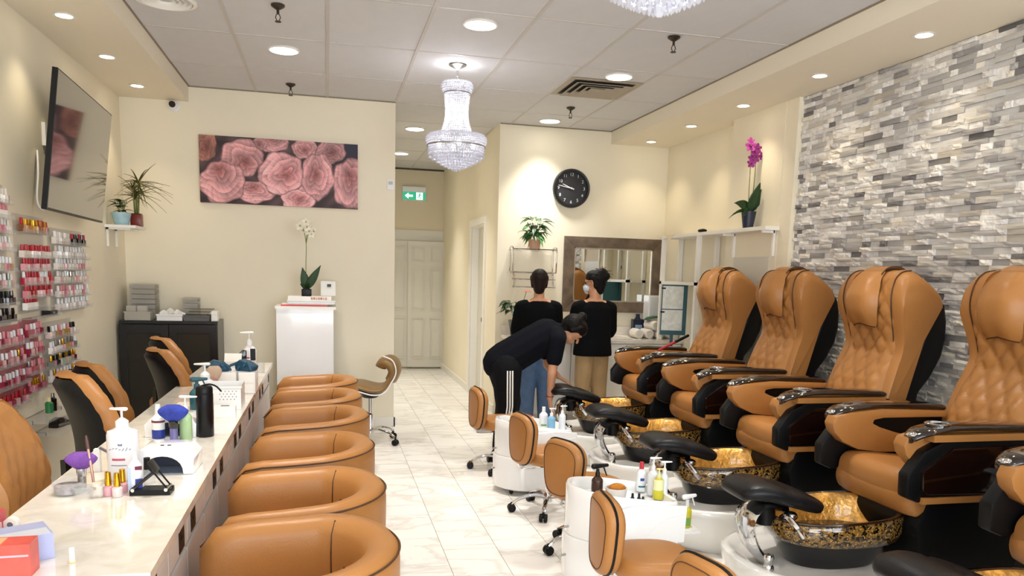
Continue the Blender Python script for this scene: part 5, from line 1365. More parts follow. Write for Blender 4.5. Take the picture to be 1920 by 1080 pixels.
obj('flower_spike', MB().tube([(0, 0, 0.2), (0.0, -0.01, 0.34), (0.005, -0.01, 0.42)], 0.004, 6), mat('pale_bloom', 'EFE6CF', 0.6), t)
t = thing('potted_anthurium', 'dark leafy plant with one red bloom in a grey pot on counter', 'potted plant', (1.90, 7.72, 0.861))
obj('pot', MB().lathe([(0.001, 0), (0.055, 0), (0.085, 0.16), (0.085, 0.17), (0.077, 0.17), (0.072, 0.15), (0.001, 0.148)], n=20), mat('grey_glaze', '6F7273', 0.4), t)
obj('soil', MB().lathe([(0.074, 0.15), (0.001, 0.156)], n=14), soil, t)
for k in range(15):
    a = rl.uniform(2.0, 5.2) if k < 11 else rl.uniform(0, 6.28); b_ = (0.09 * math.cos(a), 0.05 * math.sin(a), rl.uniform(0.26, 0.37))
    leaf('leaf', b_, (math.cos(a), math.sin(a) - 0.3, rl.uniform(-0.3, 0.2)), rl.uniform(0.11, 0.15), rl.uniform(0.06, 0.08), leaf_dark, t, 0.45, 0.2, 0.6, 6)
    obj('stem', MB().tube([(0, 0, 0.15), (b_[0] * 0.4, b_[1] * 0.4, 0.26), b_], 0.0035, 5), stem_m, t)
obj('flower_stem', MB().tube([(0, 0, 0.15), (0.05, -0.02, 0.32), (0.09, -0.03, 0.46)], 0.0035, 5), stem_m, t)
leaf('red_bloom', (0.07, -0.04, 0.47), (0.7, -0.5, 0.25), 0.08, 0.075, mat('red_bloom', 'E0402F', 0.35), t, 0.4, -0.3, 0.5, 6)

# ---- base cabinets and counter
CTZ = 0.86
tag(obj('back_counter', MB().box(1.80, 3.615, 7.37, 7.99, CTZ - 0.035, CTZ, 0.005).box(1.80, 3.615, 7.965, 7.995, CTZ, CTZ + 0.10, 0.003), quartz), 'pale stone counter with low backsplash under the framed mirror', 'worktop')
for k, (x0, x1) in enumerate(((1.82, 2.40), (2.402, 3.0), (3.002, 3.61))):
    t = thing('base_cabinet', ('white base cabinet at the left end of the back counter', 'white base cabinet under the back counter behind the standing people', 'white base cabinet at the right end of back counter')[k], 'cabinet', ((x0 + x1) / 2, 7.70, 0), 0, 'base cabinets of the back counter')
    hw = (x1 - x0) / 2
    obj('body', MB().box(-hw, hw, -0.28, 0.28, 0.09, 0.824, 0.002).box(-hw + 0.01, hw - 0.01, -0.22, 0.28, 0, 0.09), white_paint, t)
    for s in (-1, 1):
        d = obj('door', B(min(0.002 * s, s * (hw - 0.003)), max(0.002 * s, s * (hw - 0.003)), -0.302, -0.281, 0.10, 0.815, 0.004), white_paint, t)
        obj('knob', MB().lathe([(0.001, -0.328), (0.012, -0.326), (0.014, -0.318), (0.006, -0.312), (0.006, -0.301), (0.001, -0.301)], c=(0.04 * s, 0, 0.70), n=12, axis='y'), black_plastic, d)
t = thing('blue_solution_bottle', 'dark blue bottle with pale label on back counter below the mirror', 'bottle', (3.30, 7.86, CTZ))
obj('body', MB().box(-0.062, 0.062, -0.035, 0.035, 0, 0.19, 0.016, 3), mat('navy_plastic', '141C33', 0.25), t)
obj('neck', MB().lathe([(0.04, 0.185), (0.022, 0.215), (0.022, 0.245), (0.001, 0.247)], n=14), mat('navy_plastic', '141C33', 0.25), t)
obj('label_print', MB().box(-0.04, 0.04, -0.0365, -0.0345, 0.06, 0.13).box(-0.03, 0.03, -0.0375, -0.036, 0.10, 0.12), mat('label_pale', '8FA6C4', 0.5), t, smooth=False)
towel_w = mat('terry_white', 'EDE6DA', 0.95, bump=0.8, bscale=150, sheen=0.4)
def towel_roll(loc, r, ln, ang_, label):
    t = thing('rolled_towel', label, 'towel', loc, ang_, 'rolled towels on the back counter')
    obj('roll', MB().lathe([(0.001, -ln / 2 + 0.004), (r * 0.8, -ln / 2), (r, -ln / 2 + 0.012), (r * 1.02, 0), (r, ln / 2 - 0.012), (r * 0.8, ln / 2), (0.001, ln / 2 - 0.004)], c=(0, 0, r), n=18, axis='y'), towel_w, t)
    obj('spiral_edge', MB().tube([((r * (0.15 + 0.8 * k / 40)) * math.cos(k * 0.45), -ln / 2 - 0.001, r + (r * (0.15 + 0.8 * k / 40)) * math.sin(k * 0.45)) for k in range(41)], 0.004, 5), towel_w, t)
for k, (x, y, z_, r, l) in enumerate(((3.215, 7.68, CTZ, 0.05, 'rolled white towel at the left of the towel heap'), (3.33, 7.68, CTZ, 0.05, 'rolled white towel in the middle of the towel heap'), (3.445, 7.68, CTZ, 0.05, 'rolled white towel at the right of the towel heap'),
                                 (3.39, 7.68, CTZ + 0.088, 0.05, 'rolled white towel on top of the towel heap'), (3.555, 7.68, CTZ, 0.045, 'rolled white towel closest to the teal frame'))):
    towel_roll((x, y, z_), r, 0.22, 0.05 * (k - 2), l)
t = thing('green_cloth', 'folded dark green cloth lying on the towel heap', 'cloth', (3.40, 7.70, CTZ + 0.19))
obj('fold', MB().prism([(-0.08, 0.0), (-0.03, 0.02), (0.04, 0.03), (0.10, 0.035), (0.10, 0.045), (0.03, 0.045), (-0.04, 0.03)], 'y', -0.06, 0.06, 0.004), mat('green_cloth', '3B5A3F', 0.9), t); obj('hem', MB().tube([(-0.08, -0.06, 0.004), (-0.03, -0.061, 0.022), (0.10, -0.061, 0.04)], 0.003, 5), mat('green_cloth', '3B5A3F', 0.9), t)
t = thing('white_hand_towel', 'flat crumpled white towel on back counter beside the standing person', 'towel', (2.95, 7.55, CTZ))
obj('cloth', MB().prism([(-0.13, 0), (0.15, 0), (0.13, 0.016), (0.02, 0.035), (-0.07, 0.05), (-0.12, 0.03)], 'y', -0.09, 0.09, 0.008), towel_w, t); obj('fold', MB().limb((-0.1, -0.05, 0.03), (0.10, -0.03, 0.02), 0.02, 0.014, 0.6), towel_w, t)
# teal framed paper holder standing on the counter, and a towel warmer
teal = mat('teal_frame', '35606C', 0.35)
t = thing('teal_paper_holder', 'teal framed holder with two printed sheets clipped to it', 'paper holder', (3.42, 7.22, 0.90), -0.25)
t.location = (3.36, 7.12, 0.0)
obj('stand', MB().box(-0.10, 0.10, -0.05, 0.05, 0, 0.02, 0.004).box(-0.014, 0.014, -0.014, 0.014, 0.02, 0.96, 0.003), teal, t)
fr_ = MB(); fr_.box(0.10, 0.135, -0.015, 0.015, 0.94, 1.44, 0.004); fr_.box(-0.12, 0.10, -0.015, 0.015, 0.94, 0.97, 0.004); fr_.box(-0.12, 0.10, -0.012, -0.002, 0.97, 1.44, 0.002)
obj('frame', fr_, teal, t)
paper_m = mat('printed_sheet', 'E6E9E4', 0.6, var=0.12, vscale=30)
for z0, z1 in ((0.985, 1.19), (1.20, 1.425)):
    s_ = obj('sheet', B(-0.11, 0.095, -0.0155, -0.0125, z0, z1), paper_m, t, smooth=False)
    obj('clip', B(-0.125, -0.085, -0.022, -0.010, z1 - 0.03, z1 - 0.015, 0.003), black_plastic, s_)
t = thing('towel_warmer', 'white towel warmer cabinet with dark glass door on the counter', 'towel warmer', (3.50, 7.885, CTZ))
obj('body', B(-0.10, 0.11, -0.07, 0.07, 0.0, 0.45, 0.012), white_plastic, t); obj('door', B(-0.09, 0.10, -0.085, -0.071, 0.03, 0.43, 0.006), mat('pale_door', 'DFE2E6', 0.2), t); obj('door_glass', B(0.01, 0.085, -0.088, -0.084, 0.08, 0.38, 0.003), black_gloss, t)

# ---- white open shelving along the far right wall, orchid on top
t = thing('white_wall_shelving', 'white open shelf frame along the right wall beside the mirror', 'shelving', (3.50, 6.55, 0))
obj('top_shelf', B(-0.12, 0.118, -0.12, 0.98, 1.905, 1.935, 0.004), white_paint, t)
obj('end_shelf', B(-0.12, 0.008, -0.98, -0.122, 1.905, 1.935, 0.004), white_paint, t)
for y, z0 in ((0.96, 0.862), (0.18, 0.0)): obj('post', B(-0.115, -0.075, y - 0.02, y + 0.02, z0, 1.905, 0.003), white_paint, t)
for y, z0 in ((0.96, 0.862), (0.18, 0.0)): obj('post', B(0.075, 0.115, y - 0.02, y + 0.02, z0, 1.905, 0.003), white_paint, t)
obj('middle_shelf', B(-0.115, 0.115, 0.16, 0.98, 1.44, 1.47, 0.003), white_paint, t)
for y in (-0.92, -0.30): obj('bracket', MB().box(-0.012, 0.008, y - 0.012, y + 0.012, 1.70, 1.905, 0.002).box(-0.11, 0.0, y - 0.012, y + 0.012, 1.885, 1.905, 0.002), white_paint, t)
t = thing('black_comb_clip', 'small black hair clip lying on the white shelf top', 'hair clip', (3.44, 6.75, 1.936), 0.4)
obj('clip', MB().ell((0, 0, 0.018), (0.022, 0.055, 0.018), 12, 8), black_plastic, t); obj('spring', MB().tube([(-0.02, 0.0, 0.03), (0.02, 0.0, 0.03)], 0.004, 6), steel, t)
t = thing('paper_towel_sheet', 'cream paper sheet drooping over the white shelf edge', 'paper', (3.39, 7.30, 1.936))
obj('sheet', MB().prism([(-0.13, 0.0), (0.13, 0.0), (0.02, -0.0)], 'z', 0.0, 0.002) if False else MB().box(-0.008, 0.10, -0.09, 0.12, 0.0, 0.002), white_paint, t, smooth=False); obj('drape', MB().prism([(-0.09, 0.001), (0.12, 0.001), (0.06, -0.06), (-0.02, -0.035)], 'x', -0.0125, -0.0105), mat('cream_paper', 'E9DDC0', 0.7), t, smooth=False)
orchid('purple_orchid', 'purple orchid with long leaves in a dark blue pot on white shelf', (3.43, 5.92, 1.936), mat('navy_pot', '222A3D', 0.35), mat('purple_petal', '9A2F86', 0.5),
       [([(0, 0, 0.10), (-0.012, 0, 0.3), (-0.02, -0.01, 0.5), (-0.03, -0.02, 0.68)], 0), ([(0.01, 0, 0.10), (0.03, 0, 0.35), (0.025, -0.01, 0.52), (0.01, -0.02, 0.62)], 0)],
       [((0.50, -0.2, 1.0), 0.25, 0.085, 0.05), ((0.15, -0.35, 1.0), 0.26, 0.095, 0.05), ((-1.0, -0.4, 0.95), 0.26, 0.085, 0.45), ((-0.7, -0.5, 0.1), 0.13, 0.06, 0.5), ((-1.0, -0.2, 0.3), 0.22, 0.03, 0.6), ((0.6, 0.3, 0.7), 0.2, 0.07, 0.3)], (0.042, 0.062, 0.135), False, 0.036)
t = thing('wall_outlet', 'white wall outlet plate under the white shelf', 'outlet', (XR, 6.75, 1.62))
obj('plate', B(-0.006, 0, -0.035, 0.035, -0.06, 0.06, 0.002), white_plastic, t); obj('socket', B(-0.012, -0.005, -0.012, 0.012, -0.022, 0.022, 0.002), black_plastic, t)
t = thing('electrical_panel', 'flat pale metal panel on the pilaster behind the chairs', 'panel', (3.51, 5.98, 0.9))
obj('door', B(-0.012, 0.0, -0.30, 0.26, 0.0, 0.80, 0.003), mat('panel_grey', 'D9D6C8', 0.5), t); obj('latch', B(-0.018, -0.011, 0.2, 0.22, 0.35, 0.40, 0.002), steel, t)

# ---- exit sign on the corridor end wall
green = mat('exit_green', '1E8F6A', 0.4, emit='2AA37A', estr=0.7); exw = mat('exit_white', 'FFFFFF', 0.4, emit='EFFFF6', estr=1.0)
t = thing('exit_sign', 'green running man exit sign with left arrow in the corridor', 'exit sign', (1.285, 11.95, 2.56))
obj('housing', B(-0.175, 0.175, -0.05, 0.0, 0.0, 0.20, 0.006), white_plastic, t)
obj('green_face', B(-0.17, 0.17, -0.054, -0.0495, 0.004, 0.125), green, t, smooth=False)
obj('man_panel', B(0.03, 0.13, -0.057, -0.0535, 0.012, 0.117), exw, t, smooth=False)
obj('arrow', MB().prism([(-0.14, 0.065), (-0.085, 0.108), (-0.085, 0.08), (-0.02, 0.08), (-0.02, 0.05), (-0.085, 0.05), (-0.085, 0.022)], 'y', -0.057, -0.0535), exw, t, smooth=False)
mn = MB(); mn.ell((0.085, -0.058, 0.103), (0.009, 0.003, 0.009), 10, 6)
for a, b_, r in (((0.083, 0.09), (0.076, 0.06), 0.009), ((0.083, 0.086), (0.06, 0.078), 0.005), ((0.06, 0.078), (0.05, 0.064), 0.004), ((0.085, 0.086), (0.10, 0.072), 0.005), ((0.10, 0.072), (0.112, 0.078), 0.004), ((0.076, 0.06), (0.058, 0.045), 0.006), ((0.058, 0.045), (0.04, 0.042), 0.005), ((0.077, 0.06), (0.092, 0.042), 0.006), ((0.092, 0.042), (0.085, 0.018), 0.005)):
    mn.limb((a[0], -0.058, a[1]), (b_[0], -0.058, b_[1]), r, r * 0.8, 0.3, n=8)
obj('running_man', mn, green, t)

# ================================================================== pedicure carts and their bottles
def pump(parent, z_, m_=None, sc=1.0, ang_=0.0, r=0.014):
    m_ = m_ or white_plastic
    p = MB(); p.lathe([(0.001, z_), (r, z_), (r, z_ + 0.018 * sc), (r * 0.5, z_ + 0.026 * sc), (0.004, z_ + 0.03 * sc), (0.004, z_ + 0.052 * sc), (0.001, z_ + 0.052 * sc)], n=12)
    c, s = math.cos(ang_), math.sin(ang_)
    p.limb((-0.012 * c * sc, -0.012 * s * sc, z_ + 0.056 * sc), (0.036 * c * sc, 0.036 * s * sc, z_ + 0.054 * sc), 0.0085 * sc, 0.005 * sc, 0.7, (0, 0, 1), 8)
    return obj('pump', p, m_, parent)
def bottle(name, label, loc, r, hh, m_, cap='pump', capm=None, lab=None, sc=1.0, ang_=2.8, sx=1.0, sy=1.0, shoulder=0.8):
    t = thing(name, label, 'bottle', loc)
    obj('body', MB().lathe([(0.001, 0), (r * 0.93, 0.0), (r, r * 0.12), (r, hh * shoulder), (r * 0.93, hh * (shoulder + 0.07)), (r * 0.55, hh * 0.97), (r * 0.42, hh), (0.001, hh)], n=20, sx=sx, sy=sy), m_, t)
    if cap == 'pump': pump(t, hh, capm, sc, ang_, max(0.010, r * 0.42))
    elif cap == 'cap': obj('cap', MB().lathe([(0.001, hh - 0.002), (r * 0.45, hh - 0.002), (r * 0.40, hh + 0.035 * sc), (0.001, hh + 0.036 * sc)], n=12), capm or white_plastic, t)
    elif cap == 'spray':
        p = MB(); p.lathe([(0.001, hh), (r * 0.42, hh), (r * 0.38, hh + 0.02), (0.008, hh + 0.025), (0.008, hh + 0.035), (0.001, hh + 0.035)], n=12)
        c, s = math.cos(ang_), math.sin(ang_)
        p.limb((-0.02 * c * sc, -0.02 * s * sc, hh + 0.045 * sc), (0.045 * c * sc, 0.045 * s * sc, hh + 0.046 * sc), 0.013 * sc, 0.008 * sc, 1.0, (0, 0, 1), 8)
        p.limb((0.03 * c * sc, 0.03 * s * sc, hh + 0.035 * sc), (0.045 * c * sc, 0.045 * s * sc, hh + 0.0 * sc), 0.004, 0.003, n=6)
        obj('trigger', p, capm or white_plastic, t)
    if lab:
        for (z0, z1, m2, w_) in lab:
            rr = r + 0.0008; n = 10; P = []
            for z_ in (z0 * hh, z1 * hh):
                for k in range(n + 1):
                    a = -PI / 2 - 0.15 - w_ + 2 * w_ * k / n; P.append((rr * math.cos(a) * sx, rr * math.sin(a) * sy, z_))
            obj('label_print', (P, [], [(k, k + 1, n + 2 + k, n + 1 + k) for k in range(n)]), m2, t)
    return t
blue_ink = mat('blue_ink', '2B3F9A', 0.4); pink_ink = mat('rose_ink', 'C0566B', 0.5); grey_ink = mat('grey_ink', '6F7786', 0.5); teal_ink = mat('teal_ink', '2F6F74', 0.5)
cart_m = mat('cart_gloss_white', 'F2F2F1', 0.1, coat=0.8)
def cart(label, loc):
    t = thing('pedicure_cart', label, 'cart', loc, 0, 'curved white pedicure carts')
    half = closed_smooth([(0.235, -0.155, 0), (0.05, -0.172, 0), (-0.13, -0.155, 0), (-0.235, -0.06, 0), (-0.262, 0.05, 0), (-0.20, 0.165, 0), (-0.04, 0.215, 0), (0.15, 0.19, 0), (0.235, 0.13, 0), (0.25, 0.0, 0)], 5)
    ol = [(p[0], p[1]) for p in half]
    def R_(k, z_, slope=0.0): return [(x * k, y * k, z_ + slope * (-x)) for x, y in ol]
    obj('lower_drum', MB().loft([R_(0.93, 0.035), R_(1.0, 0.045), R_(1.02, 0.10), R_(1.02, 0.255), R_(1.0, 0.265), R_(0.95, 0.268)]), cart_m, t)
    obj('upper_drum', MB().loft([R_(0.97, 0.268), R_(0.985, 0.275), R_(0.985, 0.44, 0.09), R_(0.985, 0.475, 0.12), R_(0.96, 0.485, 0.12), R_(0.90, 0.483, 0.12), R_(0.885, 0.47, 0.12), R_(0.87, 0.43, 0.05), R_(0.5, 0.428, 0.02)]), cart_m, t)
    fp = [(-0.12, 0.27), (0.255, 0.27), (0.262, 0.445), (0.10, 0.455), (-0.02, 0.448), (-0.10, 0.43)]
    obj('front_panel', MB().prism(fp, 'y', -0.197, -0.175, 0.005), cart_m, t)
    obj('panel_groove', MB().tube(smooth_path([(0.05, -0.1985, 0.28), (0.09, -0.1985, 0.34), (0.16, -0.1985, 0.39), (0.25, -0.1985, 0.41)], 5), 0.002, 5), white_plastic, t)
    for a, z_ in ((-0.255, 0.31), (-0.262, 0.17)): obj('knob', MB().tube([(a, 0.0, z_), (a - 0.022, -0.006, z_)], 0.006, 8), steel, t)
    obj('side_ledge', B(0.235, 0.415, -0.05, 0.09, 0.255, 0.268, 0.003), cart_m, t)
    for x, y in ((-0.16, -0.08), (-0.12, 0.14), (0.17, -0.10), (0.17, 0.11)): obj('caster', MB().ell((x, y, 0.019), (0.016, 0.016, 0.019), 10, 6), black_plastic, t)
    return t
cB = cart('curved white cart with spray bottle and yellow soap bottle, nearest', (1.375, 3.385, 0))
cA = dup(cB, (1.385, 5.06, 0), 0, 'curved white cart with blue bottle, beside the bending person')
yel = clear_mat('yellow_gel', 'E3D93C', 0.75, 0.1); wht_trans = mat('milky_plastic', 'E9ECEF', 0.25); brownp = mat('brown_plastic', '3A241A', 0.25)
ZB, ZT = 0.43, 0.449
bottle('lotion_bottle', 'white bottle with red cap and blue print on near cart', (1.545, 3.53, 0.427), 0.026, 0.115, wht_trans, 'cap', mat('cap_red2', 'C33540', 0.35), [(0.2, 0.28, teal_ink, 0.7), (0.5, 0.62, blue_ink, 0.4)])
bottle('lotion_bottle', 'tall white pump bottle at the back of the near cart', (1.578, 3.46, 0.427), 0.026, 0.125, wht_trans, 'pump', None, None, 1.1, 0.1)
bottle('soap_bottle', 'yellow gel pump bottle on the near cart', (1.575, 3.385, 0.427), 0.026, 0.105, yel, 'pump', mat('pale_yellow_cap', 'E8E2A0', 0.35), [(0.45, 0.95, mat('clear_yellow', 'E9EAB4', 0.3), 1.4)], 0.8, 0.1)
bottle('lotion_bottle', 'slim white pump bottle at the right end of near cart', (1.61, 3.40, 0.427), 0.020, 0.125, wht_trans, 'pump', None, None, 1.0, 0.1)
bottle('spray_bottle', 'brown spray bottle with black trigger on the near cart', (1.262, 3.40, 0.433), 0.028, 0.115, brownp, 'spray', black_plastic, None, 1.1, 0.15)
t = thing('white_cup', 'round white tub holding a sponge on near cart', 'tub', (1.335, 3.335, 0.431))
obj('tub', MB().lathe([(0.001, 0), (0.043, 0), (0.052, 0.07), (0.052, 0.075), (0.046, 0.075), (0.042, 0.05), (0.001, 0.048)], n=24), mat('pale_tub', 'D8D2CB', 0.4), t); obj('rim', MB().tube([(0.05 * math.cos(a), 0.05 * math.sin(a), 0.075) for a in [2 * PI * k / 20 for k in range(20)]], 0.003, 5, closed=True), mat('pale_tub', 'D8D2CB', 0.4), t)
t = thing('foot_sponge', 'orange oval foot sponge in the white tub', 'sponge', (1.34, 3.335, 0.482))
obj('sponge', MB().ell((0, 0, 0.024), (0.042, 0.030, 0.022), 16, 10), mat('orange_sponge', 'B87428', 0.9, bump=0.7, bscale=120), t); obj('strap', MB().tube([(-0.03, -0.012, 0.034), (0.0, -0.014, 0.046), (0.03, -0.012, 0.036)], 0.003, 5), mat('orange_sponge2', 'D9923A', 0.8), t)
for k, (x, y, hh, m_) in enumerate(((1.42, 3.335, 0.045, '262A52'), (1.445, 3.315, 0.05, '16161A'), (1.47, 3.325, 0.03, '2A2A30'))):
    t = thing('polish_vial', ('navy', 'tall black', 'short dark')[k] + ' polish bottle beside the tub on near cart', 'nail polish', (x, y, 0.43), 0, 'polish bottles on the near cart')
    obj('body', MB().lathe([(0.001, 0), (0.010, 0), (0.010, hh * 0.55), (0.005, hh * 0.6), (0.001, hh * 0.6)], n=10), mat('vial_' + m_, m_, 0.2), t); obj('cap', MB().lathe([(0.001, hh * 0.58), (0.0065, hh * 0.58), (0.006, hh), (0.001, hh)], n=10), black_gloss, t)
bottle('spray_bottle', 'yellow spray bottle with white trigger beside the near cart', (1.748, 3.41, 0.268), 0.024, 0.105, yel, 'spray', white_plastic, [(0.1, 0.5, mat('green_label', '6FA04A', 0.5), 0.6)], 1.1, 0.3)
bottle('blue_pump_bottle', 'light blue pump bottle on the farther cart', (1.50, 5.0, 0.43), 0.028, 0.11, clear_mat('blue_gel', '8FC4E6', 0.8, 0.1), 'pump', None, None, 0.9, 0.2)
bottle('lotion_bottle', 'white pump bottle right of the blue one on farther cart', (1.585, 5.02, 0.428), 0.024, 0.125, wht_trans, 'pump', None, None, 0.9, 0.2)
bottle('lotion_bottle', 'white squeeze bottle behind the blue one on farther cart', (1.475, 5.11, 0.428), 0.030, 0.12, wht_trans, 'cap', None, [(0.2, 0.3, mat('green_label', '6FA04A', 0.5), 0.7)])
bottle('cream_bottle', 'cream dropper bottle at the left of the farther cart', (1.235, 5.08, 0.433), 0.02, 0.08, mat('cream_plastic', 'D9C7A0', 0.4), 'cap', mat('cream_plastic', 'D9C7A0', 0.4), None, 1.2)
t = thing('beige_cup', 'square beige cup on the farther cart', 'cup', (1.30, 5.03, 0.433))
obj('cup', MB().prism([(-0.05, -0.04), (0.05, -0.04), (0.05, 0.04), (-0.05, 0.04)], 'z', 0, 0.085, 0.006), mat('beige_plastic', 'B5AD98', 0.5), t); obj('rim', MB().box(-0.052, 0.052, -0.043, -0.037, 0.078, 0.088, 0.002), mat('beige_plastic', 'B5AD98', 0.5), t)
t = thing('red_booklet', 'small red booklet lying on the beige cup', 'booklet', (1.31, 5.05, 0.522), 0.3)
obj('cover', B(-0.06, 0.06, -0.045, 0.045, 0, 0.012, 0.002), mat('booklet_red', 'A8432E', 0.5), t); obj('pages', B(-0.057, 0.062, -0.047, 0.043, 0.003, 0.009), white_paint, t)
# ================================================================== things on the manicure worktop
Z = DT + 0.0005
def boxthing(name, label, cat, loc, rot, w_, d, hh, m_, extra=None, b=0.004):
    t = thing(name, label, cat, loc, rot)
    obj('carton', B(-w_ / 2, w_ / 2, -d / 2, d / 2, 0, hh, b), m_, t)
    for nm_, dims, m2 in (extra or []): obj(nm_, B(*dims), m2, t, smooth=False)
    return t
coral = mat('coral_card', 'E0554A', 0.3, var=0.18, vscale=14); pinkc = mat('pink_card', 'E3A6B2', 0.35); bluec = mat('periwinkle_card', 'AEB4DA', 0.3, var=0.06, vscale=12)
boxthing('coral_carton', 'glossy coral and yellow carton at the bottom left corner', 'box', (-0.785, 1.995, Z), 0.03, 0.185, 0.065, 0.082, coral,
         [('yellow_stripe', (-0.0, 0.012, -0.0335, -0.0322, 0.0, 0.08), mat('yellow_stripe', 'E0B44A', 0.4)), ('pink_stripe', (0.012, 0.09, -0.0335, -0.0322, 0.052, 0.057), pinkc), ('cream_panel', (-0.09, 0.03, -0.03, 0.025, 0.0815, 0.0828), mat('peach_card', 'EAB27E', 0.4))])
boxthing('periwinkle_carton', 'pale periwinkle blue carton behind the coral one', 'box', (-0.765, 2.115, Z), 0.5, 0.13, 0.12, 0.065, bluec,
         [('white_top', (-0.06, 0.06, -0.055, 0.0, 0.0645, 0.066), mat('pearl_card', 'D3D6E2', 0.3)), ('logo_mark', (-0.02, 0.015, -0.0612, -0.0598, 0.03, 0.042), grey_ink)])
boxthing('pink_carton', 'flat pink carton at the left edge behind the coral one', 'box', (-0.865, 2.135, Z), 0.1, 0.08, 0.10, 0.07, pinkc, [('white_flap', (-0.035, 0.03, -0.03, 0.0, 0.0695, 0.0712), white_paint)])
boxthing('red_small_box', 'tiny red box at the far left edge of the worktop', 'box', (-0.893, 2.32, Z), 0.0, 0.03, 0.05, 0.06, mat('box_red', 'C83A4A', 0.35), [('label', (-0.012, 0.012, -0.0256, -0.0246, 0.02, 0.045), white_paint)])
t = thing('tape_roll', 'small white roll with dark core near worktop left edge', 'tape', (-0.862, 2.335, Z))
obj('roll', MB().lathe([(0.008, -0.012), (0.019, -0.012), (0.019, 0.012), (0.008, 0.012), (0.008, -0.012)], c=(0, 0, 0.019), n=18, axis='y'), white_paint, t); obj('core', MB().lathe([(0.001, -0.010), (0.008, -0.010), (0.008, 0.010), (0.001, 0.010)], c=(0, 0, 0.019), n=12, axis='y'), grey_ink, t)
t = thing('white_tube', 'little white capped tube standing alone on the near worktop', 'tube', (-0.628, 2.055, Z))
obj('tube', MB().lathe([(0.001, 0), (0.007, 0), (0.0065, 0.037), (0.001, 0.0375)], n=12), white_plastic, t); obj('foot_ring', MB().lathe([(0.001, 0), (0.010, 0), (0.010, 0.003), (0.001, 0.003)], n=14), mat('pale_cap', 'E8D6A0', 0.4), t)
# near cluster
t = thing('acrylic_jar', 'round clear acrylic jar with silver bits, left of the polish bottles', 'jar', (-0.825, 2.70, Z))
obj('glass', MB().lathe([(0.046, 0.0), (0.047, 0.04), (0.043, 0.04), (0.042, 0.004), (0.001, 0.004)], n=24), clear, t); obj('filling', MB().lathe([(0.001, 0.004), (0.041, 0.004), (0.041, 0.028), (0.001, 0.032)], n=20), mat('silver_bits', '9A8E92', 0.35, 0.4, var=0.5, vscale=70), t)
t = thing('glass_dish', 'low faceted glass dish in front of the purple brush', 'dish', (-0.77, 2.66, Z))
obj('glass', MB().lathe([(0.028, 0.0), (0.034, 0.03), (0.030, 0.032), (0.022, 0.008), (0.001, 0.008)], n=8), clear, t, ang=20); obj('rim', MB().lathe([(0.030, 0.030), (0.036, 0.031), (0.036, 0.034), (0.030, 0.034)], n=8), clear, t)
def brush(name, label, loc, rz, hm, fm, bm_, sc=1.0, lean=0.0, bw=0.055):
    t = thing(name, label, 'brush', loc, rz)
    obj('handle', MB().lathe([(0.001, 0), (0.014 * sc, 0.0), (0.0145 * sc, 0.05 * sc), (0.001, 0.05 * sc)], n=14), hm, t)
    obj('ferrule', MB().lathe([(0.015 * sc, 0.05 * sc), (0.0165 * sc, 0.052 * sc), (0.0175 * sc, 0.078 * sc), (0.001, 0.08 * sc)], n=14), fm, t)
    rings = []
    for k in range(9):
        u = k / 8; w_ = (0.018 + (bw - 0.018) * math.sin(PI * 0.5 * min(1, u * 1.5)) * (1 - max(0, u - 0.55) ** 2 * 4.2)) * sc; dpt = w_ * 0.45
        rings.append([(w_ * math.cos(q), dpt * math.sin(q), (0.076 + 0.062 * u) * sc) for q in [2 * PI * j / 16 for j in range(16)]])
    obj('bristles', MB().loft(rings), bm_, t, ang=60)
    return t
purple_b = mat('purple_bristle', '7A4A9E', 0.8, bump=0.6, bscale=120, var=0.2, vscale=20); blue_b = mat('blue_bristle', '3040A0', 0.8, bump=0.6, bscale=120, var=0.35, vscale=20)
brush('dust_brush', 'silver dust brush with purple bristles in the near cluster', (-0.795, 2.74, Z), 0.1, steel, mat('silver_ferrule', 'C7CACF', 0.2, 0.9), purple_b, 0.92)
t = thing('wooden_pusher', 'slim rose gold nail tool standing up behind the jar', 'nail tool', (-0.755, 2.73, Z)); t.rotation_euler = (0.0, -0.10, 0)
obj('stick', MB().tube([(0, 0, 0.0), (0, 0, 0.14)], 0.0045, 8), mat('rose_gold', 'C59A8C', 0.3, 0.6), t); obj('tip', MB().lathe([(0.001, 0.14), (0.0055, 0.14), (0.006, 0.165), (0.003, 0.185), (0.001, 0.186)], n=8), mat('dark_rose', '5A3A38', 0.4), t)
t = thing('metal_file', 'long grey nail file leaning toward the lotion bottle', 'nail file', (-0.80, 2.98, Z)); 
obj('blade', MB().prism([(-0.005, 0.085), (0.0, 0.09), (0.13, 0.006), (0.125, 0.0)], 'y', -0.006, 0.006, 0.001), mat('file_grey', '6A6468', 0.5), t); obj('prop', MB().box(-0.02, 0.0, -0.012, 0.012, 0, 0.083, 0.003), white_plastic, t)
t = thing('glass_cube_jar', 'little square glass jar beside the gold capped bottles', 'jar', (-0.725, 2.645, Z))
obj('glass', B(-0.017, 0.017, -0.017, 0.017, 0, 0.036, 0.004), clear, t); obj('lid', MB().lathe([(0.001, 0.036), (0.016, 0.036), (0.015, 0.046), (0.001, 0.046)], n=14), mat('cream_lid', 'D8D0BC', 0.4), t)
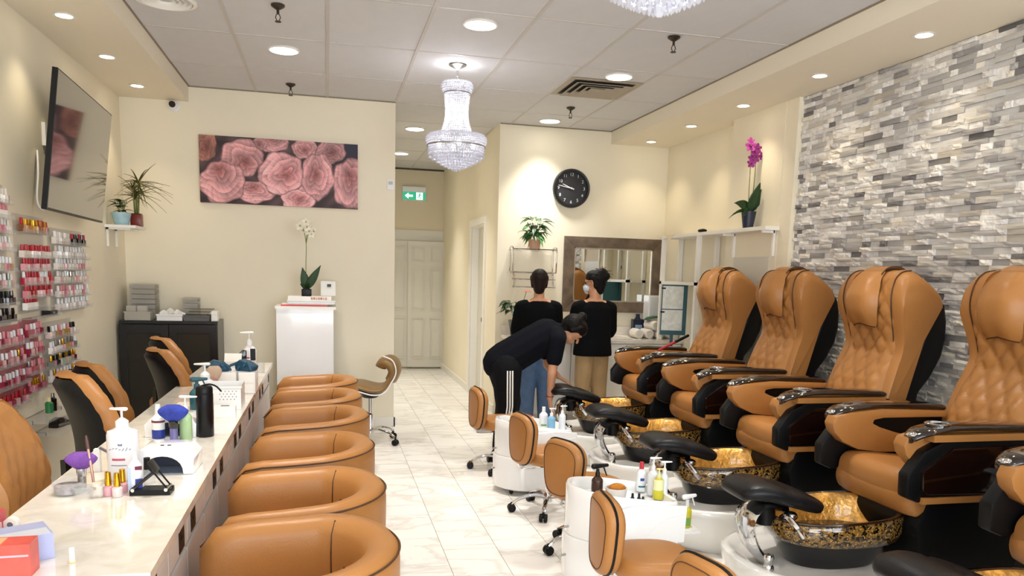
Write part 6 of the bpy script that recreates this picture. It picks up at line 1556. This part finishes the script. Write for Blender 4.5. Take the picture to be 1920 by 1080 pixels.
for k, (x, y, l) in enumerate(((-0.694, 2.655, 'left'), (-0.664, 2.64, 'front'), (-0.66, 2.69, 'rear'))):
    t = thing('gold_cap_polish', 'pink gel bottle with tall gold cap, %s one of three' % l, 'nail polish', (x, y, Z), 0.2 * k, 'gold capped polish bottles')
    obj('body', MB().lathe([(0.001, 0), (0.0155, 0), (0.0165, 0.004), (0.0165, 0.028), (0.009, 0.034), (0.001, 0.034)], n=14), mat('pink_gel_%d' % (k % 2), ('D9A0AA', 'E2D0CE')[k % 2], 0.1, coat=0.8), t)
    obj('cap', MB().lathe([(0.001, 0.034), (0.010, 0.034), (0.0105, 0.04), (0.0085, 0.078), (0.001, 0.079)], n=14), mat('cap_gold_bright', 'D3A22C', 0.16, 1.0), t)
t = thing('white_label_bottle', 'flat white squeeze bottle with navy label at the cluster right', 'bottle', (-0.618, 2.685, Z), 0.1)
obj('body', MB().lathe([(0.001, 0), (0.023, 0), (0.024, 0.006), (0.024, 0.088), (0.010, 0.108), (0.001, 0.108)], n=18, sy=0.7), white_plastic, t); obj('nozzle', MB().lathe([(0.001, 0.106), (0.009, 0.106), (0.006, 0.135), (0.001, 0.136)], n=10), white_plastic, t)
obj('label_print', B(0.0, 0.021, -0.0172, -0.0105, 0.006, 0.048, 0.001), blue_ink, t); obj('label_print', B(0.0, 0.021, -0.0172, -0.0105, 0.078, 0.09, 0.001), mat('maroon_ink', '6A2038', 0.5), t); obj('label_print', B(-0.021, -0.012, -0.0165, -0.0105, 0.01, 0.085, 0.001), mat('pale_blue_ink', 'B8C8E6', 0.5), t)
t = bottle('lotion_bottle', 'big white lotion pump bottle with fine grey script, nearest', (-0.695, 2.86, Z), 0.052, 0.185, mat('lotion_white', 'ECEAEE', 0.28), 'pump', None, [(0.40, 0.44, pink_ink, 0.42), (0.30, 0.315, grey_ink, 0.5)], 1.15, 2.7, 1.0, 0.75, 0.86)
for q in range(7): obj('script_mark', MB().tube([(-0.036 + 0.0105 * q, -0.0405 + 0.0006 * abs(q - 3) ** 2, 0.112 + 0.004 * math.sin(q)), (-0.030 + 0.0105 * q, -0.0405 + 0.0006 * abs(q - 3) ** 2, 0.117 - 0.003 * math.cos(q * 2))], 0.0011, 4), grey_ink, t)
obj('crown_mark', MB().prism([(-0.006, 0.126), (0.006, 0.126), (0.008, 0.134), (0.0, 0.131), (-0.008, 0.134)], 'y', -0.0402, -0.0392), grey_ink, t, smooth=False)
t = thing('black_cap_bottle', 'clear bottle with black cap before the near nail lamp', 'bottle', (-0.605, 2.79, Z))
obj('body', MB().lathe([(0.001, 0), (0.024, 0), (0.025, 0.03), (0.012, 0.05), (0.001, 0.05)], n=14), clear, t); obj('cap', MB().lathe([(0.001, 0.05), (0.0115, 0.05), (0.0105, 0.09), (0.001, 0.09)], n=12), black_plastic, t)
t = thing('phone_stand', 'black folding phone stand on the worktop before the nail lamp', 'phone stand', (-0.565, 2.665, Z), -0.06)
obj('base_bar', B(-0.062, 0.062, -0.03, 0.03, 0.0, 0.018, 0.006), black_plastic, t)
for y in (-0.022, 0.022):
    obj('arm', MB().limb((-0.056, y, 0.018), (0.012, y, 0.075), 0.0055, 0.0055, 0.6, n=8), black_gloss, t); obj('strut', MB().limb((0.012, y, 0.075), (0.052, y, 0.02), 0.003, 0.003, n=6), black_plastic, t)
obj('cradle', MB().prism([(0.0, 0.085), (-0.006, 0.11), (-0.002, 0.11), (0.018, 0.078), (0.016, 0.068)], 'y', -0.03, 0.03, 0.001), black_plastic, t)
for x in (-0.052, 0.05): obj('pivot', MB().lathe([(0.001, -0.032), (0.006, -0.032), (0.006, 0.032), (0.001, 0.032)], c=(x, 0, 0.018), n=10, axis='y'), chrome, t)
obj('hook', MB().tube(smooth_path([(0.05, -0.02, 0.018), (0.066, -0.02, 0.016), (0.07, -0.02, 0.03)], 4), 0.003, 6), black_plastic, t)
def nail_lamp(label, loc, rz, sc=1.0):
    t = thing('nail_lamp', label, 'nail lamp', loc, rz, 'white nail lamps')
    w_, d, hh = 0.105 * sc, 0.085 * sc, 0.092 * sc
    arch = [(-w_, 0.0), (-w_ * 0.66, 0.0)] + [(-w_ * 0.66 * math.cos(a), hh * 0.72 * math.sin(a) ** 0.8) for a in [PI * k / 12 for k in range(1, 12)]] + [(w_ * 0.66, 0.0), (w_, 0.0), (w_ * 1.02, hh * 0.62), (w_ * 0.72, hh * 0.98), (w_ * 0.4, hh), (-w_ * 0.4, hh), (-w_ * 0.72, hh * 0.98), (-w_ * 1.02, hh * 0.62)]
    obj('shell', MB().prism(arch, 'y', -d, d, 0.003), gloss_white, t)
    obj('cavity', MB().prism([(-w_ * 0.65, 0.001), (w_ * 0.65, 0.001)] + [(w_ * 0.65 * math.cos(a), 0.001 + hh * 0.715 * math.sin(a) ** 0.8) for a in [PI * k / 12 for k in range(1, 12)]], 'y', d * 0.35, d * 0.95), mat('lamp_cavity', '2A3140', 0.3), t)
    obj('tray', B(-w_ * 0.64, w_ * 0.64, -d * 0.98, d * 0.3, 0.0, 0.004), mat('lamp_tray', '9FA9BC', 0.1, 0.6), t)
    obj('switch', MB().box(-0.02, -0.008, -0.02, -0.012, hh - 0.001, hh + 0.002).box(0.004, 0.016, -0.02, -0.012, hh - 0.001, hh + 0.002), black_plastic, t)
nail_lamp('white nail lamp with dark arched opening, nearest on the worktop', (-0.575, 2.985, Z), -0.04)
nail_lamp('white nail lamp farther back, behind the blue brush', (-0.665, 3.63, Z), -0.05, 1.0)
t = thing('green_wrapper', 'small pale green wrapper lying between the two nail lamps', 'wrapper', (-0.70, 3.30, Z), 0.5)
obj('foil', MB().prism([(-0.03, 0.0), (0.04, 0.0), (0.03, 0.012), (0.0, 0.022), (-0.02, 0.01)], 'y', -0.025, 0.025, 0.002), mat('mint_foil', 'BCD8B8', 0.3), t); obj('corner', B(0.02, 0.05, -0.02, 0.02, 0.0, 0.006), mat('ice_foil', 'D6EAEA', 0.3), t)
t = thing('blue_label_bottle', 'white dropper bottle with blue lower label before the far nail lamp', 'bottle', (-0.708, 3.50, Z))
obj('body', MB().lathe([(0.001, 0), (0.025, 0), (0.026, 0.006), (0.026, 0.095), (0.012, 0.112), (0.001, 0.112)], n=18), white_plastic, t); obj('nozzle', MB().lathe([(0.001, 0.11), (0.013, 0.11), (0.012, 0.125), (0.010, 0.155), (0.001, 0.156)], n=12), white_plastic, t)
obj('blue_label', MB().lathe([(0.0262, 0.008), (0.0266, 0.010), (0.0266, 0.045), (0.0262, 0.047)], n=20), blue_ink, t); obj('red_band', MB().lathe([(0.0262, 0.078), (0.0266, 0.079), (0.0266, 0.086), (0.0262, 0.087)], n=20), mat('maroon_ink', '6A2038', 0.5), t)
brush('dust_brush', 'dust brush with bright blue bristles and violet handle', (-0.64, 3.46, Z), 0.0, mat('violet_handle', '6F6AA8', 0.2, coat=0.6), black_gloss, blue_b, 1.15)
bottle('green_pump_bottle', 'pale green pump bottle beside the black flask', (-0.598, 3.50, Z), 0.026, 0.12, clear_mat('green_gel', 'B9D8A6', 0.8, 0.1), 'pump', None, None, 1.2, 0.2)
t = thing('black_flask', 'tall matte black flask standing on the manicure worktop', 'flask', (-0.528, 3.56, Z))
fl_m = mat('matte_black_metal', '0D0D12', 0.35, 0.3)
obj('body', MB().lathe([(0.001, 0), (0.034, 0), (0.0365, 0.004), (0.0365, 0.19), (0.001, 0.19)], n=28), fl_m, t); obj('lid', MB().lathe([(0.035, 0.19), (0.0355, 0.194), (0.0355, 0.215), (0.030, 0.224), (0.001, 0.226)], n=28), black_plastic, t)
obj('loop', MB().tube(smooth_path([(-0.02, 0, 0.222), (0.02, 0.0, 0.232), (0.05, 0.0, 0.222), (0.07, 0.0, 0.20)], 4), 0.004, 6), black_plastic, t)
bottle('teal_spray_bottle', 'dark teal spray bottle behind the green pump bottle', (-0.635, 4.05, Z), 0.036, 0.14, mat('teal_liquid', '1F5A66', 0.2, coat=0.5), 'spray', mat('teal_trigger', '2A5560', 0.4), None, 1.0, 0.3)
boxthing('green_carton', 'small dark green carton behind the blue brush', 'box', (-0.66, 3.86, Z), 0.1, 0.09, 0.05, 0.05, mat('green_card', '2F5A3E', 0.5), [('label', (-0.03, 0.03, -0.0257, -0.0247, 0.015, 0.035), white_paint)])
boxthing('cream_carton', 'low cream carton with red edge lying on the worktop', 'box', (-0.70, 4.2, Z), 0.0, 0.12, 0.14, 0.035, mat('cream_card', 'E9E0D2', 0.5), [('red_edge', (-0.06, 0.06, -0.0707, -0.0697, 0.008, 0.016), mat('box_red', 'C83A4A', 0.35))])
# perforated white basket
t = thing('perforated_basket', 'white plastic basket with small holes right of the flask', 'basket', (-0.545, 4.32, Z))
pb = MB(); w_, d, hh, th = 0.10, 0.10, 0.125, 0.004
pb.box(-w_, w_, -d, d, 0, th); pb.box(-w_, w_, -d, -d + th, th, hh); pb.box(-w_, w_, d - th, d, th, hh); pb.box(-w_, -w_ + th, -d + th, d - th, th, hh); pb.box(w_ - th, w_, -d + th, d - th, th, hh)
obj('tub', pb, white_plastic, t, smooth=False)
for r in range(4):
    for c in range(5):
        obj('hole', MB().prism([(0.018 * c + (0.009 if r % 2 else 0) - 0.005 + q[0], 0.055 + 0.014 * r + q[1]) for q in ((-0.003, 0), (0, -0.0035), (0.003, 0), (0, 0.0035))], 'y', -d - 0.0006, -d + 0.001), mat('hole_dark', '5A5A62', 0.8), t, smooth=False)
obj('rim', MB().box(-w_ - 0.005, w_ + 0.005, -d - 0.005, -d + 0.004, hh - 0.01, hh, 0.002), white_plastic, t)
boxthing('tissue_pack', 'low white tissue pack leaning at the flask side', 'tissues', (-0.50, 4.02, Z), 0.05, 0.10, 0.06, 0.055, white_paint, [('opening', (-0.02, 0.02, -0.01, 0.01, 0.0545, 0.0565), mat('hole_dark', '5A5A62', 0.8))])
bottle('lotion_bottle', 'rounded white pump bottle just left of the basket', (-0.655, 4.46, Z), 0.062, 0.13, mat('lotion_white', 'ECEAEE', 0.28), 'pump', None, [(0.3, 0.36, pink_ink, 0.3)], 1.5, 2.9, 1.0, 0.8, 0.75)
brush('powder_brush', 'fluffy beige powder brush behind the rounded pump bottle', (-0.64, 4.70, Z), 0.2, white_plastic, mat('pink_ferrule', 'D8A8A0', 0.3, 0.7), mat('beige_bristle', 'C9AE98', 0.9, bump=0.6, bscale=120), 1.25, 0, 0.035)
t = thing('drawer_box', 'white desktop drawer box topped with teal gloves', 'organizer', (-0.555, 4.86, Z))
obj('body', B(-0.135, 0.135, -0.10, 0.10, 0, 0.125, 0.004), white_plastic, t)
for z_ in (0.004, 0.064): obj('drawer', B(-0.128, 0.128, -0.104, -0.098, z_, z_ + 0.056, 0.002), white_paint, t)
obj('divider', B(0.03, 0.042, -0.108, -0.100, 0.0, 0.13, 0.002), steel, t)
navy_t = mat('teal_nitrile', '1E4A63', 0.45)
for k, (x, y, r, l) in enumerate(((-0.63, 4.84, 0.3, 'left'), (-0.475, 4.86, -0.5, 'right'))):
    t = thing('nitrile_glove', 'crumpled teal glove on the white drawer box, %s one' % l, 'glove', (x, y, Z + 0.125), r, 'teal gloves on the drawer box')
    obj('palm', MB().prism([(-0.06, 0.0), (0.05, 0.0), (0.065, 0.03), (0.02, 0.055), (-0.03, 0.07), (-0.065, 0.04)], 'y', -0.035, 0.035, 0.012, 3), navy_t, t)
    for q in range(4): obj('finger', MB().limb((0.02 - 0.022 * q, -0.02 + 0.01 * q, 0.05), (0.055 - 0.045 * q, -0.045, 0.012 + 0.02 * (q % 2)), 0.011, 0.008, n=8), navy_t, t)
t = thing('white_paper_box', 'open white carton behind the teal gloves', 'box', (-0.56, 5.25, Z))
obj('carton', B(-0.09, 0.09, -0.06, 0.06, 0, 0.14, 0.003), white_paint, t); obj('flap', MB().prism([(-0.06, 0.14), (-0.056, 0.14), (-0.02, 0.19), (-0.026, 0.19)], 'x', -0.085, 0.02), white_paint, t, smooth=False)
t = thing('led_visor', 'black wedge shaped visor on the white carton', 'visor', (-0.545, 5.26, Z + 0.141), 0.2)
obj('visor', MB().prism([(-0.06, 0), (0.03, 0.0), (0.03, 0.065), (0.01, 0.07)], 'y', -0.02, 0.02, 0.004), black_gloss, t); obj('grip', B(0.055, 0.085, -0.012, 0.012, 0, 0.075, 0.004), black_plastic, t); obj('link', B(0.028, 0.06, -0.006, 0.006, 0.0, 0.01, 0.002), steel, t)
bottle('lotion_bottle', 'tall white pump bottle with red round mark at worktop far end', (-0.53, 5.62, Z), 0.046, 0.205, mat('lotion_white', 'ECEAEE', 0.28), 'pump', None, [(0.42, 0.62, mat('mark_red', 'B23A48', 0.4), 0.22), (0.18, 0.28, grey_ink, 0.15)], 1.6, 2.9, 1.0, 1.0, 0.82)
t = thing('clear_cup', 'short clear cup right of the tall pump bottle', 'cup', (-0.465, 5.72, Z))
obj('glass', MB().lathe([(0.026, 0.0), (0.032, 0.075), (0.029, 0.075), (0.023, 0.005), (0.001, 0.005)], n=20), clear, t); obj('base_ring', MB().lathe([(0.001, 0), (0.026, 0), (0.027, 0.006), (0.001, 0.006)], n=18), clear, t)
bottle('white_small_bottle', 'small white bottle lying before the tall pump bottle', (-0.50, 5.05, Z), 0.024, 0.09, white_plastic, 'cap', white_plastic, [(0.3, 0.5, mat('pale_blue_ink', 'B8C8E6', 0.5), 0.5)])
# ================================================================== people
skin = mat('skin', 'C58E6C', 0.5, var=0.05, vscale=10); hair_m = mat('black_hair', '0B0807', 0.5, spec=0.2, bump=0.6, bscale=90, var=0.3, vscale=40); hair_b = mat('brown_hair', '1E120E', 0.5, spec=0.2, bump=0.6, bscale=90, var=0.3, vscale=40)
def fused(name, mb, m_, parent, vox=0.009, sm=4):
    """many tapered limbs grown together into one continuous surface"""
    o = obj(name, mb, m_, parent, ang=180)
    r = o.modifiers.new('fuse', 'REMESH'); r.mode = 'VOXEL'; r.voxel_size = vox; r.use_smooth_shade = True
    s = o.modifiers.new('smooth', 'SMOOTH'); s.iterations = sm; s.factor = 0.5
    return o
def V3(*a): return Vector(a)
def chain(mb, pts, rs, flat=1.0, ref=(0, 1, 0)):
    for (a, b_, r0, r1) in zip(pts, pts[1:], rs, rs[1:]): mb.limb(a, b_, r0, r1, flat, ref)
def hand(mb, wrist, d, n_, thumb_side, ln=0.17, curl=0.5):
    """palm plus five separate bent fingers: d = pointing direction, n_ = palm normal (fingers curl toward it)"""
    wrist, d, n_ = Vector(wrist), Vector(d).normalized(), Vector(n_).normalized()
    s = d.cross(n_).normalized() * thumb_side
    for k in range(4):
        o_ = s * (0.028 - 0.0185 * k); mb.limb(wrist + o_ * 0.6, wrist + d * 0.085 + o_, 0.015, 0.0125, n=8)
    for k, L_ in enumerate((0.068, 0.078, 0.072, 0.055)):
        b0 = wrist + d * 0.087 + s * (0.030 - 0.0200 * k)
        d1 = (d * math.cos(curl * 0.6) + n_ * math.sin(curl * 0.6)); d2 = (d * math.cos(curl * 1.6) + n_ * math.sin(curl * 1.6))
        b1 = b0 + d1 * L_ * 0.52; b2 = b1 + d2 * L_ * 0.48
        mb.limb(b0, b1, 0.0088, 0.0080, n=8); mb.limb(b1, b2, 0.0080, 0.0066, n=8)
    t0 = wrist + d * 0.028 + s * 0.026; t1 = t0 + (d * 0.6 + s * 0.75 + n_ * 0.25).normalized() * 0.042; t2 = t1 + (d * 0.9 + s * 0.2 + n_ * 0.4).normalized() * 0.032
    mb.limb(t0, t1, 0.0135, 0.0098, n=8); mb.limb(t1, t2, 0.0098, 0.0075, n=8)
def head(mb, c, fwd, up, sc=1.0):
    """skull, jaw, nose, ears, brow and lips; c = skull centre"""
    c, f, u = Vector(c), Vector(fwd).normalized(), Vector(up).normalized(); s = f.cross(u).normalized()
    P = lambda a, b_, e: c + f * a * sc + s * b_ * sc + u * e * sc
    mb.limb(P(-0.028, 0, 0.02), P(0.022, 0, 0.015), 0.083 * sc, 0.076 * sc, 0.9, s)
    mb.limb(P(0.012, 0, -0.02), P(0.045, 0, -0.085), 0.066 * sc, 0.034 * sc, 0.92, s)
    mb.limb(P(0.03, -0.022, -0.07), P(0.03, 0.022, -0.07), 0.034 * sc, 0.034 * sc)
    mb.limb(P(0.092, 0, 0.0), P(0.113, 0, -0.038), 0.009 * sc, 0.0145 * sc)
    mb.limb(P(0.082, -0.028, 0.018), P(0.082, 0.028, 0.018), 0.014 * sc, 0.014 * sc)
    for e in (-0.066, -0.078): mb.limb(P(0.084, -0.016, e), P(0.084, 0.016, e), 0.0075 * sc, 0.0075 * sc)
    for q in (-1, 1): mb.limb(P(-0.008, q * 0.078, 0.012), P(-0.014, q * 0.082, -0.030), 0.016 * sc, 0.010 * sc, 0.5, s)
    return P
eye_m = mat('eye_dark', '1A1210', 0.2)

def standing(name, label, x, y, face, H_, hairm, shirt_hem, trouser_m, bun, parts, head_turn):
    """stands with the back to the camera; face = body heading angle (0 = +Y)"""
    t = thing(name, label, 'person', (x, y, 0), face)
    k = H_ / 1.60
    b = MB()
    hc = V3(0, 0.015, 1.485 * k)
    ft = V3(math.sin(head_turn), math.cos(head_turn), -0.12)
    P = head(b, hc, ft, (0, 0, 1), 0.98 * k)
    b.limb((0, -0.01, 1.26 * k), (0, 0.0, 1.42 * k), 0.056 * k, 0.050 * k)
    chain(b, [(-0.10 * k, 0, 1.25 * k), (0.10 * k, 0, 1.25 * k)], [0.062, 0.062])
    b.limb((0, 0, 0.88 * k), (0, 0, 1.22 * k), 0.115, 0.125, 0.7, (0, 1, 0)); b.limb((-0.07, 0, 0.86 * k), (0.07, 0, 0.86 * k), 0.105, 0.105, 0.9, (0, 1, 0))
    for s in (-1, 1):
        sh = V3(s * 0.165 * k, 0, 1.25 * k); el = V3(s * 0.205 * k, 0.05, 0.985 * k); wr = V3(s * 0.115 * k, 0.23, 0.975 * k)
        chain(b, [sh, el], [0.046, 0.038]); chain(b, [el, wr], [0.037, 0.025])
        hand(b, wr, (-s * 0.5, 1, 0.0), (0, 0, -1), 1 if s < 0 else -1)
        chain(b, [(s * 0.085, 0, 0.84 * k), (s * 0.09, 0.012, 0.46 * k), (s * 0.09, -0.01, 0.08)], [0.085, 0.055, 0.036])
        b.limb((s * 0.09, -0.02, 0.035), (s * 0.10, 0.14, 0.026), 0.034, 0.028, 0.9, (0, 0, 1))
    fused('body', b, skin, t, 0.0085, 3)
    # clothing
    c = MB()
    rg = []
    for z_, wx, wy, oy in ((shirt_hem - 0.01, 0.188, 0.13, 0.0), (shirt_hem + 0.02, 0.188, 0.132, 0.0), (0.93 * k, 0.175, 0.118, 0.0), (1.04 * k, 0.165, 0.115, 0.0), (1.16 * k, 0.172, 0.112, -0.004), (1.235 * k, 0.168, 0.098, -0.008), (1.285 * k, 0.115, 0.075, -0.006), (1.305 * k, 0.07, 0.062, 0)):
        rg.append([(wx * math.copysign(abs(math.cos(q)) ** 0.8, math.cos(q)), oy + wy * math.copysign(abs(math.sin(q)) ** 0.8, math.sin(q)), z_) for q in [2 * PI * j / 28 for j in range(28)]])
    c.loft(rg)
    for s in (-1, 1):
        chain(c, [(s * 0.13 * k, 0, 1.245 * k), (s * 0.172 * k, 0.0, 1.235 * k), (s * 0.208 * k, 0.04, 1.02 * k), (s * 0.205 * k, 0.065, 0.985 * k)], [0.068, 0.066, 0.058, 0.054])
        if parts.get('long_sleeve'): chain(c, [(s * 0.205 * k, 0.05, 0.985 * k), (s * 0.125 * k, 0.21, 0.975 * k)], [0.052, 0.036])
    fused('shirt', c, dark_fabric, t, 0.010, 4)
    p = MB()
    p.limb((-0.058, 0, 0.85 * k), (0.058, 0, 0.85 * k), 0.108, 0.108, 0.95, (0, 1, 0))
    for s in (-1, 1): chain(p, [(s * 0.068, 0, 0.80 * k), (s * 0.085, 0.012, 0.46 * k), (s * 0.09, -0.005, 0.10)], [0.100, 0.080, 0.066])
    fused('trousers', p, trouser_m, t, 0.010, 4)
    for s in (-1, 1): obj('shoe', MB().limb((s * 0.09, -0.045, 0.045), (s * 0.105, 0.145, 0.036), 0.046, 0.040, 0.95, (0, 0, 1)).box(s * 0.097 - 0.042, s * 0.097 + 0.042, -0.085, 0.18, 0, 0.016, 0.006), black_plastic, t)
    h = MB()
    h.limb(P(-0.035, 0, 0.035), P(0.018, 0, 0.048), 0.094 * k, 0.078 * k, 0.92, Vector(ft).cross(V3(0, 0, 1)))
    h.limb(P(-0.055, 0, 0.03), P(-0.05, 0, -0.075), 0.075 * k, 0.056 * k)
    for q in (-1, 1): h.limb(P(-0.02, q * 0.062, 0.04), P(-0.035, q * 0.06, -0.045), 0.032 * k, 0.022 * k)
    for cc, r in bun: h.ell(tuple(P(*cc)), (r, r, r), 12, 8)
    fused('hair', h, hairm, t, 0.008, 2)
    if parts.get('flyaway'):
        rr = random.Random(2); fy = MB()
        for q in range(40):
            a = Vector((rr.gauss(0, 1), rr.gauss(0, 1), rr.gauss(0, 1))).normalized(); b0 = P(*bun[0][0]) + a * bun[0][1] * 0.8
            fy.tube([tuple(b0), tuple(b0 + a * 0.03 + V3(0, 0, -0.006)), tuple(b0 + a * rr.uniform(0.04, 0.06) + V3(0, 0, -0.02))], 0.0016, 4)
        obj('loose_hair', fy, hairm, t)
    if parts.get('mask'):
        m_ = MB(); m_.limb(P(0.07, -0.03, -0.055), P(0.07, 0.03, -0.055), 0.038 * k, 0.038 * k); m_.limb(P(0.092, 0, -0.035), P(0.075, 0, -0.08), 0.026 * k, 0.032 * k)
        fused('face_mask', m_, mat('mask_blue', 'C9D6DE', 0.7), t, 0.008, 2)
    if parts.get('glasses'):
        g_ = MB()
        for q in (-1, 1):
            cc = P(0.100, q * 0.033, 0.0); sv = Vector(ft).cross(V3(0, 0, 1)).normalized()
            g_.tube([tuple(cc + sv * 0.026 * math.cos(a) + V3(0, 0, 0.021) * math.sin(a)) for a in [2 * PI * i / 14 for i in range(14)]], 0.0025, 5, closed=True)
            g_.tube([tuple(P(0.098, q * 0.06, 0.005)), tuple(P(0.0, q * 0.084, 0.012))], 0.0022, 5)
        g_.tube([tuple(P(0.104, -0.008, 0.004)), tuple(P(0.104, 0.008, 0.004))], 0.0025, 5)
        obj('glasses', g_, black_plastic, t)
    for q in (-1, 1): obj('eye', MB().ell(tuple(P(0.088, q * 0.031, -0.002)), (0.009, 0.009, 0.006), 8, 6), eye_m, t)
    return t
jeans = mat('blue_denim', '4A6384', 0.8, bump=0.2, bscale=300, var=0.12, vscale=20); khaki = mat('khaki_cotton', 'A98B62', 0.8, var=0.08, vscale=8)
standing('person', 'person in black top and blue denim seen from behind beneath towel rack', 1.93, 6.98, -0.05, 1.545, hair_b, 0.86, jeans, [((-0.085, 0, -0.02), 0.036)], {'long_sleeve': True}, 0.15)
standing('person', 'person in black tunic and khaki trousers with hair bun facing the mirror', 2.48, 6.98, 0.05, 1.555, hair_m, 0.755, khaki, [((-0.075, 0, 0.075), 0.058), ((-0.115, 0, 0.05), 0.042)], {'mask': True, 'glasses': True, 'flyaway': True}, -0.85)

def bending():
    """bends over to the right (+x) with both arms reaching down to the foot bath"""
    t = thing('person', 'person in navy tee and striped black track pants bending over a foot bath', 'person', (1.44, 6.08, 0))
    b = MB()
    hip = V3(-0.03, 0, 0.79); chest = V3(0.31, 0, 1.00); neck = V3(0.42, 0, 1.045); hc = V3(0.535, -0.02, 1.055)
    f = V3(0.62, 0.0, -0.78); u = V3(0.78, 0.0, 0.62)
    P = head(b, hc, f, u, 0.95)
    b.limb(neck, hc - u * 0.03, 0.055, 0.05)
    b.limb(hip, chest, 0.12, 0.125, 1.25, (0, 1, 0)); b.limb(chest + V3(0.05, -0.10, 0.0), chest + V3(0.05, 0.10, 0.0), 0.065, 0.065)
    # near (right) arm hangs straight to the bath, far arm reaches to the footrest
    shR, elR, wrR = chest + V3(0.05, -0.165, -0.02), V3(0.315, -0.20, 0.72), V3(0.325, -0.13, 0.50)
    shL, elL, wrL = chest + V3(0.05, 0.165, -0.02), V3(0.38, 0.16, 0.74), V3(0.44, 0.04, 0.66)
    chain(b, [shR, elR, wrR], [0.046, 0.038, 0.025]); chain(b, [shL, elL, wrL], [0.046, 0.038, 0.026])
    hand(b, wrR, (0.15, 0.1, -1), (1, 0, 0.1), -1, curl=0.55); hand(b, wrL, (0.75, -0.25, -0.45), (0, 0, -1), 1, curl=0.5)
    for s, dx in ((-1, -0.02), (1, 0.05)):
        chain(b, [V3(-0.03, s * 0.09, 0.78), V3(0.0 + dx, s * 0.10, 0.45), V3(-0.05 + dx, s * 0.10, 0.08)], [0.095, 0.058, 0.036])
        b.limb((-0.06 + dx, s * 0.10, 0.035), (0.09 + dx, s * 0.11, 0.026), 0.034, 0.028, 0.9, (0, 0, 1))
    fused('body', b, skin, t, 0.0085, 3)
    c = MB()
    c.limb(hip + V3(0.0, 0, 0.015), chest + V3(0.0, 0, 0.005), 0.152, 0.145, 1.15, (0, 1, 0)); c.limb(hip + V3(-0.035, 0, -0.01), hip + V3(0.08, 0, 0.06), 0.15, 0.15, 1.15, (0, 1, 0))
    c.limb(chest + V3(0.05, -0.11, 0.0), chest + V3(0.05, 0.11, 0.0), 0.095, 0.095); c.limb(chest, neck + V3(-0.01, 0, 0.0), 0.105, 0.07)
    for s, el in ((-1, elR), (1, elL)):
        sh = chest + V3(0.05, s * 0.165, -0.015); c.limb(sh, sh.lerp(el, 0.58), 0.074, 0.066)
    fused('shirt', c, mat('navy_tee', '0B0D14', 0.9, spec=0.15, bump=0.15, bscale=200), t, 0.010, 5)
    p = MB()
    p.limb((-0.04, -0.075, 0.76), (-0.04, 0.075, 0.76), 0.135, 0.135); trk = mat('black_tracksuit', '08080B', 0.8, spec=0.2)
    legs = []
    for s, dx in ((-1, -0.02), (1, 0.05)):
        L_ = [V3(-0.035, s * 0.088, 0.74), V3(-0.005 + dx, s * 0.105, 0.45), V3(-0.04 + dx, s * 0.105, 0.11)]
        chain(p, L_, [0.130, 0.098, 0.082]); legs.append(L_)
    po = fused('trousers', p, trk, t, 0.010, 4)
    for q in (-1, 0, 1):
        L_ = legs[0]; pts = []
        for i in range(13):
            v = i / 12; a = L_[0].lerp(L_[1], v * 2) if v < 0.5 else L_[1].lerp(L_[2], v * 2 - 1); r = 0.130 - 0.032 * min(1, v * 2) - 0.016 * max(0, v * 2 - 1)
            pts.append((a.x + q * 0.021, a.y - math.sqrt(max(0, r * r - (q * 0.021) ** 2)) + 0.003, a.z))
        obj('white_stripe', MB().tube(pts, 0.0062, 6), white_paint, po)
    for s, dx in ((-1, -0.02), (1, 0.05)): obj('shoe', MB().limb((-0.085 + dx, s * 0.105, 0.045), (0.10 + dx, s * 0.115, 0.036), 0.046, 0.040, 0.95, (0, 0, 1)).box(-0.13 + dx, 0.14 + dx, s * 0.11 - 0.042, s * 0.11 + 0.042, 0, 0.016, 0.006), black_plastic, t)
    h = MB(); s_ = f.cross(u)
    h.limb(P(-0.035, 0, 0.035), P(0.02, 0, 0.05), 0.095, 0.08, 0.92, s_); h.limb(P(-0.07, 0, 0.0), P(-0.05, 0, -0.05), 0.06, 0.045)
    for q in (-1, 1): h.limb(P(0.01, q * 0.068, 0.045), P(-0.02, q * 0.066, -0.02), 0.028, 0.022)
    h.ell(tuple(P(-0.04, 0, 0.135)), (0.042, 0.042, 0.042), 12, 8)
    fused('hair', h, hair_m, t, 0.008, 2)
    for q in (-1, 1): obj('eye', MB().ell(tuple(P(0.088, q * 0.031, -0.002)), (0.008, 0.008, 0.008), 8, 6), eye_m, t)
    obj('wristband', MB().tube([tuple(wrR + V3(0.031 * math.cos(a), 0.031 * math.sin(a), 0.02)) for a in [2 * PI * i / 14 for i in range(14)]], 0.004, 5, closed=True), mat('red_thread', '8A1F2A', 0.7), t)
bending()
